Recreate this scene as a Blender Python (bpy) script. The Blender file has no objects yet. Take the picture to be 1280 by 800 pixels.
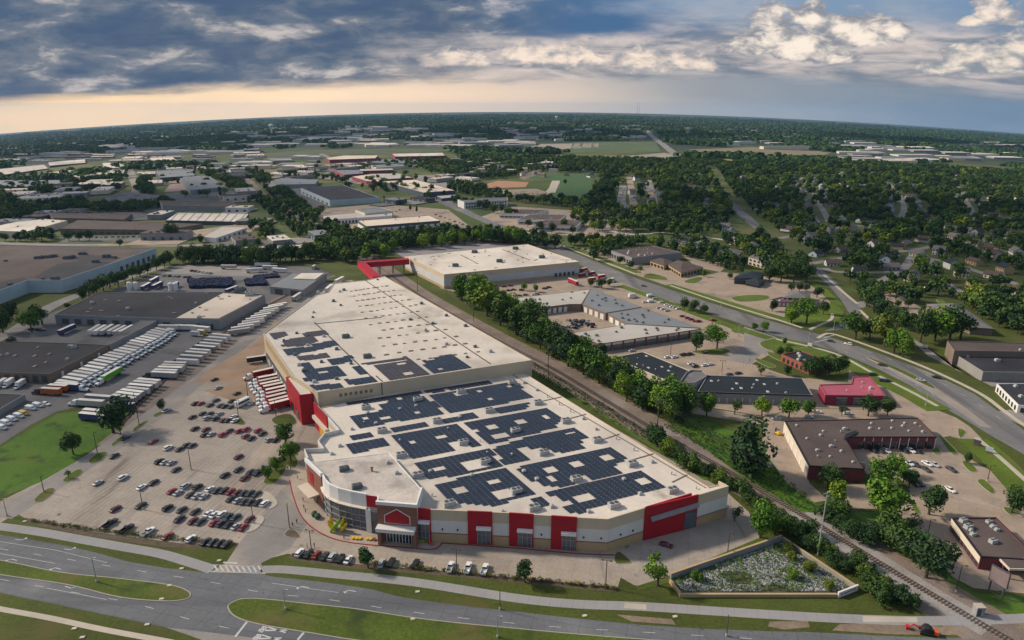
import bpy, bmesh, math, random
from mathutils import Vector, Matrix
R = random.Random(11)
HAZE = 0.000027
VS = 0.87
C = bpy.context.scene.collection
F = 853.0; PIT = math.radians(17.4); CH = 128.0
SP, CP, TP = math.sin(PIT), math.cos(PIT), math.tan(PIT)
KD = 0.105
# ------------------------------------------------------------------ terrain
def tz(x, y):
    """height of the land: level near the store, sinking gently towards the far left and far right"""
    s = y*TP - (CH - 5)
    if s < 0: return 0.0
    d = s*s/120.0 if s < 60 else s - 30.0
    u = x/(0.75*(max(y, 1)*CP + CH*SP))
    u2 = min(u*u, 2.2)
    return -d*KD*u2/(1 + KD*u2)
def ray(px, py):
    a, b = (px - 640)/F, -(py - 400)/F
    return Vector((a, CP + b*SP, -SP + b*CP))
def G(px, py, h=0.0):
    """ground point (or point h above ground) seen at a place of the 1280 x 800 photograph"""
    d = ray(px, py)
    lo, hi = 10.0, 60000.0
    for _ in range(46):
        m = (lo + hi)/2
        if CH + d.z*m - tz(d.x*m, d.y*m) - h > 0: lo = m
        else: hi = m
    return Vector((d.x*lo, d.y*lo, CH + d.z*lo))
def g0(p, h=0.0):
    return Vector((p.x, p.y, tz(p.x, p.y) + h))
def pxm(p):
    """pixels (photo) per metre of height at a ground point"""
    zc = p.y*CP + (CH - p.z)*SP
    a = math.atan2(CH - p.z, p.y)
    return F/zc*math.cos(a)/math.cos(a - PIT)
# ------------------------------------------------------------------ materials
MATS = {}
def mat(name, col, rough=0.85, var=0.25, scale=0.3, metal=0.0, fine=0.0, fscale=3.0, obj=False, spec=0.3, bump=0.0):
    if name in MATS: return MATS[name]
    m = bpy.data.materials.new(name); m.use_nodes = True
    nt = m.node_tree; N = nt.nodes; L = nt.links
    b = N['Principled BSDF']
    b.inputs['Roughness'].default_value = rough
    b.inputs['Metallic'].default_value = metal
    b.inputs['Specular IOR Level'].default_value = spec
    MATS[name] = m
    if var <= 0 and fine <= 0:
        b.inputs['Base Color'].default_value = (*col, 1); return m
    co = N.new('ShaderNodeTexCoord').outputs['Object'] if obj else N.new('ShaderNodeNewGeometry').outputs['Position']
    cur = None
    def mulnoise(sc, amt, cur, det=5):
        nz = N.new('ShaderNodeTexNoise'); nz.inputs['Scale'].default_value = sc; nz.inputs['Detail'].default_value = det
        nz.inputs['Roughness'].default_value = 0.62
        L.new(co, nz.inputs['Vector'])
        mr = N.new('ShaderNodeMapRange')
        mr.inputs['From Min'].default_value = 0.3; mr.inputs['From Max'].default_value = 0.7
        mr.inputs['To Min'].default_value = 1 - amt; mr.inputs['To Max'].default_value = 1 + amt
        L.new(nz.outputs['Fac'], mr.inputs['Value'])
        mx = N.new('ShaderNodeMix'); mx.data_type = 'RGBA'; mx.blend_type = 'MULTIPLY'; mx.inputs['Factor'].default_value = 1
        if cur is None: mx.inputs[6].default_value = (*col, 1)
        else: L.new(cur, mx.inputs[6])
        L.new(mr.outputs['Result'], mx.inputs[7])
        return mx.outputs[2], nz
    if var > 0: cur, nz = mulnoise(scale, var, cur)
    if fine > 0: cur, nz = mulnoise(fscale, fine, cur, 3)
    if bump > 0:
        bp = N.new('ShaderNodeBump'); bp.inputs['Strength'].default_value = bump; bp.inputs['Distance'].default_value = 0.3
        L.new(nz.outputs['Fac'], bp.inputs['Height']); L.new(bp.outputs['Normal'], b.inputs['Normal'])
    L.new(cur, b.inputs['Base Color'])
    return m
def node_add(m, build):
    """build(N, L, base colour socket source, bsdf) -> new colour socket"""
    nt = m.node_tree; N = nt.nodes; L = nt.links; b = N['Principled BSDF']
    src = b.inputs['Base Color'].links[0].from_socket
    out = build(N, L, src, b)
    L.new(out, b.inputs['Base Color'])
def seams(m, az, sx, sy, wid, dark, jit=0.0):
    """slab joints: thin darker lines on a grid turned to az"""
    def f(N, L, src, b):
        geo = N.new('ShaderNodeNewGeometry')
        mp = N.new('ShaderNodeMapping'); mp.inputs['Rotation'].default_value = (0, 0, math.radians(az))
        L.new(geo.outputs['Position'], mp.inputs['Vector'])
        br = N.new('ShaderNodeTexBrick')
        br.offset = 0.0; br.inputs['Scale'].default_value = 1.0
        br.inputs['Brick Width'].default_value = sx; br.inputs['Row Height'].default_value = sy
        br.inputs['Mortar Size'].default_value = wid; br.inputs['Mortar Smooth'].default_value = 0.3
        br.inputs['Color1'].default_value = (1, 1, 1, 1); br.inputs['Color2'].default_value = (1 - jit, 1 - jit, 1 - jit, 1)
        br.inputs['Mortar'].default_value = (dark, dark, dark, 1)
        L.new(mp.outputs['Vector'], br.inputs['Vector'])
        mx = N.new('ShaderNodeMix'); mx.data_type = 'RGBA'; mx.blend_type = 'MULTIPLY'; mx.inputs['Factor'].default_value = 1
        L.new(src, mx.inputs[6]); L.new(br.outputs['Color'], mx.inputs[7])
        return mx.outputs[2]
    node_add(m, f)
def patches(m, col, sc, lo, hi, det=4, stretch=None, rot=0):
    """blend in another colour where a large noise is high"""
    def f(N, L, src, b):
        geo = N.new('ShaderNodeNewGeometry'); v = geo.outputs['Position']
        if stretch:
            mp = N.new('ShaderNodeMapping'); mp.inputs['Rotation'].default_value = (0, 0, math.radians(rot)); mp.inputs['Scale'].default_value = stretch
            L.new(v, mp.inputs['Vector']); v = mp.outputs['Vector']
        nz = N.new('ShaderNodeTexNoise'); nz.inputs['Scale'].default_value = sc; nz.inputs['Detail'].default_value = det
        L.new(v, nz.inputs['Vector'])
        mr = N.new('ShaderNodeMapRange'); mr.inputs['From Min'].default_value = lo; mr.inputs['From Max'].default_value = hi
        mr.interpolation_type = 'SMOOTHSTEP'
        L.new(nz.outputs['Fac'], mr.inputs['Value'])
        mx = N.new('ShaderNodeMix'); mx.data_type = 'RGBA'
        L.new(mr.outputs['Result'], mx.inputs[0]); L.new(src, mx.inputs[6]); mx.inputs[7].default_value = (*col, 1)
        return mx.outputs[2]
    node_add(m, f)
# ------------------------------------------------------------------ mesh building
class MB:
    def __init__(s): s.v = []; s.f = []; s.m = []
    def quad(s, pts, mi=0):
        i = len(s.v); s.v += [tuple(p) for p in pts]; s.f.append(tuple(range(i, i + len(pts)))); s.m.append(mi); return s
    def box(s, c, size, rz=0.0, mi=0, top=None):
        """box centred on c; top scales the upper face"""
        cx, cy, cz = c; a, b, h = size[0]/2, size[1]/2, size[2]/2
        co, si = math.cos(rz), math.sin(rz); i = len(s.v); t = top or (1, 1)
        for z, k in ((-h, (1, 1)), (h, t)):
            for x, y in ((-a, -b), (a, -b), (a, b), (-a, b)):
                x *= k[0]; y *= k[1]
                s.v.append((cx + x*co - y*si, cy + x*si + y*co, cz + z))
        for q in ((3, 2, 1, 0), (4, 5, 6, 7), (0, 1, 5, 4), (1, 2, 6, 5), (2, 3, 7, 6), (3, 0, 4, 7)):
            s.f.append(tuple(i + k for k in q)); s.m.append(mi)
        return s
    def cyl(s, p0, p1, r0, r1=None, n=8, mi=0, cap=True):
        p0, p1 = Vector(p0), Vector(p1); r1 = r0 if r1 is None else r1
        d = (p1 - p0).normalized(); a = d.orthogonal().normalized(); b = d.cross(a); i = len(s.v)
        for p, r in ((p0, r0), (p1, r1)):
            for k in range(n):
                t = 2*math.pi*k/n; s.v.append(tuple(p + (a*math.cos(t) + b*math.sin(t))*r))
        for k in range(n):
            s.f.append((i + k, i + (k+1) % n, i + n + (k+1) % n, i + n + k)); s.m.append(mi)
        if cap:
            s.f.append(tuple(i + n - 1 - k for k in range(n))); s.m.append(mi)
            s.f.append(tuple(i + n + k for k in range(n))); s.m.append(mi)
        return s
    def prism(s, poly, z0, z1, mi=0, bottom=True):
        n = len(poly); i = len(s.v)
        for z in (z0, z1): s.v += [(p[0], p[1], z) for p in poly]
        for k in range(n):
            s.f.append((i + k, i + (k+1) % n, i + n + (k+1) % n, i + n + k)); s.m.append(mi)
        s.f.append(tuple(i + n + k for k in range(n))); s.m.append(mi)
        if bottom: s.f.append(tuple(i + n - 1 - k for k in range(n))); s.m.append(mi)
        return s
    def loft(s, rings, mi=0, caps=True):
        n = len(rings[0]); i = len(s.v)
        for r in rings: s.v += [tuple(p) for p in r]
        for j in range(len(rings) - 1):
            for k in range(n):
                s.f.append((i + j*n + k, i + j*n + (k+1) % n, i + (j+1)*n + (k+1) % n, i + (j+1)*n + k)); s.m.append(mi)
        if caps:
            s.f.append(tuple(i + n - 1 - k for k in range(n))); s.m.append(mi)
            j = len(rings) - 1
            s.f.append(tuple(i + j*n + k for k in range(n))); s.m.append(mi)
        return s
    def mesh(s, name, mats, smooth=False, off=None):
        me = bpy.data.meshes.new(name)
        v = s.v if off is None else [(p[0]-off[0], p[1]-off[1], p[2]-off[2]) for p in s.v]
        me.from_pydata(v, [], s.f)
        for m in (mats if isinstance(mats, (list, tuple)) else [mats]): me.materials.append(m)
        me.polygons.foreach_set('material_index', s.m)
        if smooth: me.polygons.foreach_set('use_smooth', [True]*len(s.f))
        me.update()
        return me
    def build(s, name, mats, parent=None, smooth=False, off=None, link=True):
        o = bpy.data.objects.new(name, s.mesh(name, mats, smooth, off))
        if parent: o.parent = parent
        if link: C.objects.link(o)
        return o
def tag(o, label=None, cat=None, group=None, kind=None):
    if label: o['label'] = label
    if cat: o['category'] = cat
    if group: o['group'] = group
    if kind: o['kind'] = kind
    return o
def thing(name, label, cat, loc=(0, 0, 0), rz=0.0, group=None, link=True):
    o = bpy.data.objects.new(name, None); o.empty_display_size = 0.5
    o.location = loc; o.rotation_euler = (0, 0, rz)
    if link: C.objects.link(o)
    return tag(o, label, cat, group)
KIDS = {}
def proto(root, kids):
    KIDS[root.name] = kids; return root
def dup(pr, loc, rz=0.0, scale=1.0, mats=None):
    """copy of an unlinked prototype thing with copies of its parts (and their parts)"""
    r = pr.copy(); C.objects.link(r); r.location = loc; r.rotation_euler = (0, 0, rz)
    r.scale = scale if isinstance(scale, tuple) else (scale,)*3
    def rec(src, dst):
        for k in KIDS.get(src.name, []):
            c = k.copy(); C.objects.link(c); c.parent = dst
            if mats and k.name.split('.')[0] in mats:
                sl = c.material_slots[0]; sl.link = 'OBJECT'; sl.material = mats[k.name.split('.')[0]]
            rec(k, c)
    rec(pr, r)
    return r
def az2rz(az): return -math.radians(az)
ORD = ['first', 'second', 'third', 'fourth', 'fifth', 'sixth', 'seventh', 'eighth', 'ninth', 'tenth', 'eleventh', 'twelfth',
       'thirteenth', 'fourteenth', 'fifteenth', 'sixteenth', 'seventeenth', 'eighteenth', 'nineteenth', 'twentieth']
TENS = ['', '', 'twenty', 'thirty', 'forty', 'fifty', 'sixty', 'seventy', 'eighty', 'ninety']
def ordw(i):
    if i < 20: return ORD[i]
    n = i + 1; t, u = divmod(n, 10)
    if u == 0: return {20: 'twentieth', 30: 'thirtieth', 40: 'fortieth', 50: 'fiftieth', 60: 'sixtieth', 70: 'seventieth'}.get(n, 'last')
    return TENS[t] + '-' + ORD[u - 1]
# ------------------------------------------------------------------ ground sheets
def lay(n, y): return 0.004*n + (0.0 if y < 380 else min((y - 380)/400.0, 2.0)*0.03*n)
def poly_area(p): return sum(p[i][0]*p[(i+1) % len(p)][1] - p[(i+1) % len(p)][0]*p[i][1] for i in range(len(p)))/2
def ccw(p): return p if poly_area(p) > 0 else p[::-1]
def smooth_line(p, n=4, closed=False):
    out = []; m = len(p)
    rng = range(m) if closed else range(m - 1)
    for i in rng:
        a, b, c, d = (p[(i-1) % m], p[i], p[(i+1) % m], p[(i+2) % m]) if closed else (p[max(i-1, 0)], p[i], p[i+1], p[min(i+2, m-1)])
        for k in range(n):
            t = k/n
            out.append(tuple(0.5*((2*b[j]) + (-a[j]+c[j])*t + (2*a[j]-5*b[j]+4*c[j]-d[j])*t*t + (-a[j]+3*b[j]-3*c[j]+d[j])*t**3) for j in (0, 1)))
    if not closed: out.append(tuple(p[-1][:2]))
    return out
def sheet_w(name, pts, m, layer, h=0.0, kind='structure', skirt=None, label=None, cat=None):
    pts = ccw([(p[0], p[1]) for p in pts])
    bm = bmesh.new()
    vs = [bm.verts.new((x, y, 0)) for x, y in pts]
    try: f = bm.faces.new(vs)
    except ValueError: return None
    f.normal_update()
    bmesh.ops.triangulate(bm, faces=[f])
    far = max(p[1] for p in pts) > 330
    if far:
        for _ in range(9):
            lg = [e for e in bm.edges if e.calc_length() > max(13.0, 0.022*e.verts[0].co.y)]
            if not lg: break
            bmesh.ops.subdivide_edges(bm, edges=lg, cuts=1)
            bmesh.ops.triangulate(bm, faces=[f for f in bm.faces if len(f.verts) > 3])
    for v in bm.verts: v.co.z = tz(v.co.x, v.co.y) + lay(layer, v.co.y) + h
    for f in bm.faces:
        if f.normal.z < 0: f.normal_flip()
    if skirt:
        ed = [e for e in bm.edges if e.is_boundary]
        r = bmesh.ops.extrude_edge_only(bm, edges=ed)
        for g in r['geom']:
            if isinstance(g, bmesh.types.BMVert): g.co.z -= h + 0.05
            elif isinstance(g, bmesh.types.BMFace): g.material_index = 1
    me = bpy.data.meshes.new(name); bm.to_mesh(me); bm.free()
    me.materials.append(m)
    if skirt: me.materials.append(skirt)
    o = bpy.data.objects.new(name, me); C.objects.link(o); o['kind'] = kind
    if label: o['label'] = label
    if cat: o['category'] = cat
    return o
def sheet(name, px, m, layer, h=0.0, smooth=0, **k):
    if smooth: px = smooth_line(px, smooth, True)
    return sheet_w(name, [G(*p) for p in px], m, layer, h, **k)
def offset_line(p, d):
    out = []
    for i in range(len(p)):
        a, b = Vector(p[max(i-1, 0)][:2]), Vector(p[min(i+1, len(p)-1)][:2])
        t = (b - a).normalized(); out.append((p[i][0] - t.y*d, p[i][1] + t.x*d))
    return out
def ribbon_w(name, line, width, m, layer, h=0.0, kind='structure', skirt=None):
    a, b = offset_line(line, width/2), offset_line(line, -width/2)
    mb = MB()
    for i in range(len(line)-1):
        q = [b[i], b[i+1], a[i+1], a[i]]
        mb.quad([(x, y, tz(x, y) + lay(layer, y) + h) for x, y in q])
        if h > 0.02:
            for s in ((b[i], b[i+1]), (a[i+1], a[i])):
                mb.quad([(s[0][0], s[0][1], tz(*s[0]) - .05), (s[1][0], s[1][1], tz(*s[1]) - .05), (s[1][0], s[1][1], tz(*s[1]) + h), (s[0][0], s[0][1], tz(*s[0]) + h)])
    o = mb.build(name, m); o['kind'] = kind
    return o
def ribbon(name, px, width, m, layer, n=6, **k):
    w = [tuple(G(*p)[:2]) for p in px]
    return ribbon_w(name, smooth_line(w, n), width, m, layer, **k)
def inset(poly, d):
    """polygon (ccw) moved inward by d with mitred corners"""
    n = len(poly); out = []
    for i in range(n):
        p0, p1, p2 = Vector(poly[i-1][:2]), Vector(poly[i][:2]), Vector(poly[(i+1) % n][:2])
        e1, e2 = (p1-p0).normalized(), (p2-p1).normalized()
        n1, n2 = Vector((-e1.y, e1.x)), Vector((-e2.y, e2.x))
        b = n1 + n2
        if b.length < 0.2: out.append((p1.x + n1.x*d, p1.y + n1.y*d)); continue
        k = min(d/max(b.normalized().dot(n1), 0.35), 3*d) if d > 0 else max(d/max(b.normalized().dot(n1), 0.35), 3*d)
        b.normalize(); out.append((p1.x + b.x*k, p1.y + b.y*k))
    return out
def inpoly(p, poly):
    x, y = p[0], p[1]; r = False; n = len(poly)
    for i in range(n):
        x1, y1 = poly[i][0], poly[i][1]; x2, y2 = poly[i-1][0], poly[i-1][1]
        if (y1 > y) != (y2 > y) and x < (x2-x1)*(y-y1)/(y2-y1) + x1: r = not r
    return r
def wall_hit(A, B, px, py):
    """where the sight line through a photo place meets the upright plane A-B: (metres along A->B, height above A)"""
    d = ray(px, py); e = Vector((B[0]-A[0], B[1]-A[1])); ln = e.length; e /= ln; n = Vector((-e.y, e.x))
    t = (n.x*A[0] + n.y*A[1])/(n.x*d.x + n.y*d.y)
    P = d*t
    return (P.x-A[0])*e.x + (P.y-A[1])*e.y, CH + P.z
# ------------------------------------------------------------------ material library
concrete = mat('concrete_paving', (.335, .284, .238), .9, .16, .05, fine=.10, fscale=.9)
patches(concrete, (.225, .185, .155), .028, .52, .68, stretch=(1, .35, 1), rot=14)
patches(concrete, (.40, .32, .255), .06, .58, .72, stretch=(1, .4, 1), rot=100)
patches(concrete, (.12, .10, .085), .30, .66, .80, det=3)
patches(concrete, (.17, .14, .118), .16, .60, .75, stretch=(1, .12, 1), rot=14)
seams(concrete, 14, 4.6, 4.6, .06, .70, .09)
lanepave = mat('grey_concrete_lane', (.235, .215, .20), .9, .16, .05, fine=.08, fscale=1.2)
patches(lanepave, (.32, .27, .225), .05, .52, .7)
seams(lanepave, 14, 4.6, 4.6, .05, .72, .05)
road = mat('road_concrete', (.128, .133, .143), .88, .12, .04, fine=.10, fscale=.8)
patches(road, (.088, .092, .100), .10, .46, .66, stretch=(.06, 1, 1), rot=12)
patches(road, (.19, .188, .188), .04, .58, .74)
patches(road, (.07, .072, .078), .5, .68, .76, det=2)
seams(road, 14, 6.0, 3.7, .05, .42, .06)
road2 = mat('arterial_asphalt', (.150, .146, .146), .88, .12, .04, fine=.10, fscale=.6)
patches(road2, (.22, .20, .185), .03, .50, .70)
patches(road2, (.10, .098, .10), .10, .5, .68, stretch=(1, .07, 1), rot=-38)
asphalt = mat('yard_asphalt', (.125, .120, .122), .92, .22, .04, fine=.10, fscale=.6)
patches(asphalt, (.065, .063, .066), .05, .5, .7)
tanlot = mat('tan_lot', (.335, .258, .195), .92, .18, .04, fine=.08, fscale=.5)
patches(tanlot, (.21, .17, .14), .04, .5, .7)
patches(tanlot, (.13, .11, .095), .22, .64, .78, det=3)
seams(tanlot, 30, 5, 5, .06, .74, .08)
path_m = mat('path_concrete', (.27, .26, .255), .9, .08, .1, fine=.05); seams(path_m, 14, 3, 60, .05, .7)
walk_m = mat('sidewalk_concrete', (.42, .37, .30), .9, .10, .2, fine=.05)
kerb_m = mat('kerb', (.34, .30, .26), .9, .1, .4)
redkerb_m = mat('red_painted_kerb', (.25, .022, .03), .8, .1, .5)
grass_m = mat('grass', (.062, .088, .009), .95, .30, .04, fine=.28, fscale=1.1)
patches(grass_m, (.115, .095, .032), .05, .50, .70)
patches(grass_m, (.15, .12, .07), .16, .66, .78)
patches(grass_m, (.030, .050, .010), .09, .55, .7)
lush_m = mat('lush_grass', (.060, .130, .008), .95, .25, .05, fine=.2, fscale=.9)
patches(lush_m, (.085, .120, .018), .05, .5, .7)
patches(lush_m, (.028, .055, .008), .11, .55, .7)
lawn_m = mat('mown_lawn', (.078, .118, .010), .95, .28, .05, fine=.2, fscale=1.0)
patches(lawn_m, (.12, .105, .03), .06, .58, .74)
turf_m = mat('sports_turf', (.052, .105, .035), .95, .12, .02)
drygrass_m = mat('dry_grass', (.15, .125, .045), .95, .25, .02, fine=.15, fscale=.3)
dirt_m = mat('bare_dirt', (.20, .15, .11), .95, .25, .08, fine=.2, fscale=.8)
clay_m = mat('ball_field_clay', (.36, .19, .11), .95, .1, .1)
ballast_m = mat('rail_ballast', (.185, .145, .122), .95, .25, .08, fine=.3, fscale=2.0)
patches(ballast_m, (.25, .22, .19), .05, .52, .72)
mulch_m = mat('mulch', (.10, .075, .05), .95, .3, .5)
paint_m = mat('white_road_paint', (.46, .46, .455), .8, .2, .5)
ypaint_m = mat('yellow_stall_paint', (.42, .29, .08), .8, .25, .5)
fpaint_m = mat('faded_stall_paint', (.47, .415, .35), .8, .25, .5)
roofw = mat('white_roof_membrane', (.64, .565, .48), .8, .10, .05, fine=.06, fscale=.7)
patches(roofw, (.44, .385, .33), .035, .52, .72, det=7)
patches(roofw, (.30, .26, .225), .07, .62, .80, det=6)
seams(roofw, -24, 7.6, 30, .05, .80, .06)
patches(roofw, (.40, .355, .31), .012, .52, .66, det=8, stretch=(1, .4, 1), rot=-24)
roofw2 = mat('ballasted_roof_membrane', (.50, .44, .385), .9, .16, .1, fine=.14, fscale=1.1)
patches(roofw2, (.33, .29, .255), .09, .52, .7, det=6)
rooftan = mat('cream_roof', (.60, .50, .40), .85, .12, .03, fine=.06)
patches(rooftan, (.43, .36, .30), .04, .55, .75, det=6)
roofdk = mat('dark_bitumen_roof', (.028, .028, .034), .85, .35, .05, fine=.15, fscale=.8)
roofbk = mat('black_roof', (.014, .019, .024), .7, .3, .06, fine=.15)
roofbr = mat('brown_gravel_roof', (.088, .066, .060), .95, .25, .04, fine=.12)
roofgy = mat('grey_metal_roof', (.185, .195, .205), .7, .10, .06); seams(roofgy, 62, 1.2, 200, .08, .75)
rooflt = mat('light_metal_roof', (.42, .385, .345), .75, .10, .06); seams(rooflt, 62, 1.2, 200, .08, .86)
roofpp = mat('purple_grey_roof', (.115, .075, .088), .9, .2, .2)
roofpk = mat('pink_red_roof', (.36, .085, .12), .8, .15, .1); seams(roofpk, 0, 2, 200, .08, .8)
shingle = mat('grey_shingle', (.150, .142, .140), .9, .2, .3, fine=.15)
shingle2 = mat('brown_shingle', (.095, .070, .060), .9, .2, .3, fine=.15)
teal_roof = mat('dark_teal_shingle', (.022, .032, .040), .9, .2, .3)
wallbeige = mat('beige_panel_wall', (.53, .44, .32), .85, .07, .08, fine=.04); seams(wallbeige, -24, 3.0, 3.0, .04, .93)
wallwhite = mat('white_panel_wall', (.64, .62, .59), .85, .06, .08)
seams(wallwhite, 0, 3.2, 900, .05, .84, .04)
walltan = mat('tan_block_wall', (.42, .30, .165), .9, .10, .15, fine=.06)
wallcream = mat('cream_wall', (.60, .52, .42), .85, .10, .1)
wallgrey = mat('grey_wall', (.25, .25, .255), .85, .12, .1)
wallblue = mat('pale_blue_grey_wall', (.40, .47, .51), .85, .08, .06); seams(wallblue, 20, 6, 50, .05, .85)
walldk = mat('dark_slate_wall', (.070, .090, .105), .85, .15, .1)
wallbrn = mat('brown_wall', (.19, .145, .115), .9, .12, .1)
brick_m = mat('red_brown_brick', (.23, .105, .075), .9, .12, .4, fine=.1, fscale=2.5)
brick2 = mat('red_brick', (.27, .085, .06), .9, .12, .4, fine=.1, fscale=2.5)
brick3 = mat('dark_red_brick', (.17, .045, .05), .9, .15, .3)
red_m = mat('red_metal_panel', (.36, .012, .022), .6, .08, .2, fine=.03, fscale=2)
red2_m = mat('red_bridge_metal', (.45, .02, .035), .6, .10, .2)
seams(red_m, 0, .95, 900, .035, .78)
white_m = mat('white_trim', (.72, .70, .68), .7, .06, .2)
grey_m = mat('grey_metal', (.30, .30, .31), .6, .1, .5, metal=.2)
dgrey_m = mat('dark_grey_metal', (.075, .078, .082), .6, .1, .5)
black_m = mat('black_trim', (.018, .018, .02), .6, 0, 1)
glass_m = mat('dark_glass', (.020, .028, .036), .12, .2, .4, spec=.7)
glass2_m = mat('grey_glass', (.09, .105, .12), .15, .25, .3, spec=.7)
solar_m = mat('solar_cell', (.022, .032, .052), .25, .2, .2, spec=.5)
solarb_m = mat('brownish_solar_cell', (.062, .052, .056), .35, .2, .2, spec=.5)
rtu_m = mat('galvanised_unit', (.40, .40, .39), .6, .15, .8, obj=True)
rtud_m = mat('dark_unit', (.12, .14, .145), .6, .15, .8, obj=True)
skyl_m = mat('tan_roof_hatch', (.26, .19, .13), .6, .15, .8, obj=True)
steel_m = mat('rail_steel', (.13, .095, .08), .5, .15, .4, metal=.5)
tie_m = mat('rail_tie', (.125, .10, .085), .95, .2, .5)
wood_m = mat('pole_wood', (.10, .075, .055), .95, .2, .6)
pole_m = mat('bronze_pole', (.075, .055, .045), .6, .1, .6)
gpole_m = mat('galvanised_pole', (.38, .39, .40), .5, .1, .6, metal=.3)
rock_m = mat('white_stone', (.33, .33, .335), .9, .3, .9, obj=False)
soil_m = mat('dark_weedy_soil', (.060, .062, .040), .95, .35, .12, fine=.3, fscale=1.0)
tyre_m = mat('tyre_rubber', (.013, .013, .014), .85, 0, 1)
rim_m = mat('wheel_rim', (.35, .35, .36), .4, 0, 1, metal=.6)
carglass = mat('car_glass', (.012, .015, .019), .08, 0, 1, spec=.8)
PAINT = {}
def carpaint(n, c, r=.28):
    m = mat(n + '_car_paint', c, r, 0, 1, spec=.6); m.node_tree.nodes['Principled BSDF'].inputs['Coat Weight'].default_value = .4; PAINT[n] = m
for n, c in dict(black=(.010, .010, .012), dark=(.030, .034, .040), green=(.030, .050, .047), silver=(.42, .43, .44), white=(.74, .74, .73),
                 red=(.27, .012, .022), maroon=(.12, .010, .024), blue=(.03, .06, .16), tan=(.30, .25, .19), yellow=(.60, .36, .02), pink=(.36, .07, .09)).items(): carpaint(n, c)
CNAME = dict(black='black', dark='dark grey', green='dark green', silver='silver', white='white', red='red', maroon='maroon', blue='blue', tan='tan', yellow='yellow', pink='faded red')
trailer_w = mat('white_trailer_side', (.58, .57, .56), .6, .10, .3, obj=True)
trailer_b = mat('blue_violet_trailer_side', (.055, .060, .16), .6, .15, .3, obj=True)
trailer_g = mat('grey_trailer_side', (.27, .28, .30), .6, .12, .3, obj=True)
trailer_r = mat('red_trailer_side', (.34, .012, .03), .6, .1, .3, obj=True)
trailer_gr = mat('lime_green_trailer_side', (.10, .42, .02), .5, .3, .5, obj=True)
trailer_o = mat('orange_trailer_side', (.42, .11, .03), .6, .2, .5, obj=True)
trailer_top = mat('trailer_roof', (.70, .66, .60), .6, .14, .4, obj=True)
def randtint(m, lo, hi):
    def f(N, L, src, b):
        oi = N.new('ShaderNodeObjectInfo'); mr = N.new('ShaderNodeMapRange'); mr.inputs['To Min'].default_value = lo; mr.inputs['To Max'].default_value = hi; L.new(oi.outputs['Random'], mr.inputs['Value'])
        mx = N.new('ShaderNodeMix'); mx.data_type = 'RGBA'; mx.blend_type = 'MULTIPLY'; mx.inputs['Factor'].default_value = 1; L.new(src, mx.inputs[6]); L.new(mr.outputs['Result'], mx.inputs[7]); return mx.outputs[2]
    node_add(m, f)
for m_ in (trailer_w, trailer_top, trailer_g, trailer_r): randtint(m_, .62, 1.12)
# foliage: per-tree hue comes from each object's random number
def leafmat(name, cols, sat=1.0):
    m = bpy.data.materials.new(name); m.use_nodes = True; nt = m.node_tree; N = nt.nodes; L = nt.links
    b = N['Principled BSDF']; b.inputs['Roughness'].default_value = .75; b.inputs['Specular IOR Level'].default_value = .15
    oi = N.new('ShaderNodeObjectInfo'); cr = N.new('ShaderNodeValToRGB')
    el = cr.color_ramp.elements
    while len(el) < len(cols): el.new(.5)
    for i, (p, c) in enumerate(cols): el[i].position = p; el[i].color = (*c, 1)
    L.new(oi.outputs['Random'], cr.inputs['Fac'])
    tc = N.new('ShaderNodeTexCoord'); nz = N.new('ShaderNodeTexNoise'); nz.inputs['Scale'].default_value = .55; nz.inputs['Detail'].default_value = 3
    L.new(tc.outputs['Object'], nz.inputs['Vector'])
    mr = N.new('ShaderNodeMapRange'); mr.inputs['From Min'].default_value = .32; mr.inputs['From Max'].default_value = .68; mr.inputs['To Min'].default_value = .6; mr.inputs['To Max'].default_value = 1.5
    L.new(nz.outputs['Fac'], mr.inputs['Value'])
    mx = N.new('ShaderNodeMix'); mx.data_type = 'RGBA'; mx.blend_type = 'MULTIPLY'; mx.inputs['Factor'].default_value = 1
    L.new(cr.outputs['Color'], mx.inputs[6]); L.new(mr.outputs['Result'], mx.inputs[7]); L.new(mx.outputs[2], b.inputs['Base Color'])
    MATS[name] = m; return m
leaf_m = leafmat('leaf_green', [(0, (0.051, 0.109, 0.017)), (.35, (0.079, 0.164, 0.018)), (.7, (0.115, 0.205, 0.018)), (1, (0.160, 0.243, 0.020))])
leafdk_m = leafmat('leaf_dark', [(0, (0.026, 0.057, 0.020)), (.5, (0.039, 0.079, 0.020)), (1, (0.057, 0.105, 0.021))])
leafmix_m = leafmat('leaf_mixed', [(0, (0.022, 0.051, 0.022)), (.40, (0.038, 0.078, 0.020)), (.72, (0.059, 0.107, 0.020)), (.92, (0.098, 0.152, 0.020)), (1, (0.183, 0.232, 0.024))])
leaflime_m = leafmat('leaf_lime', [(0, (.085, .125, .018)), (1, (.125, .155, .022))])
bark_m = mat('bark', (.075, .058, .045), .95, .25, 1.0, obj=True)
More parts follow.
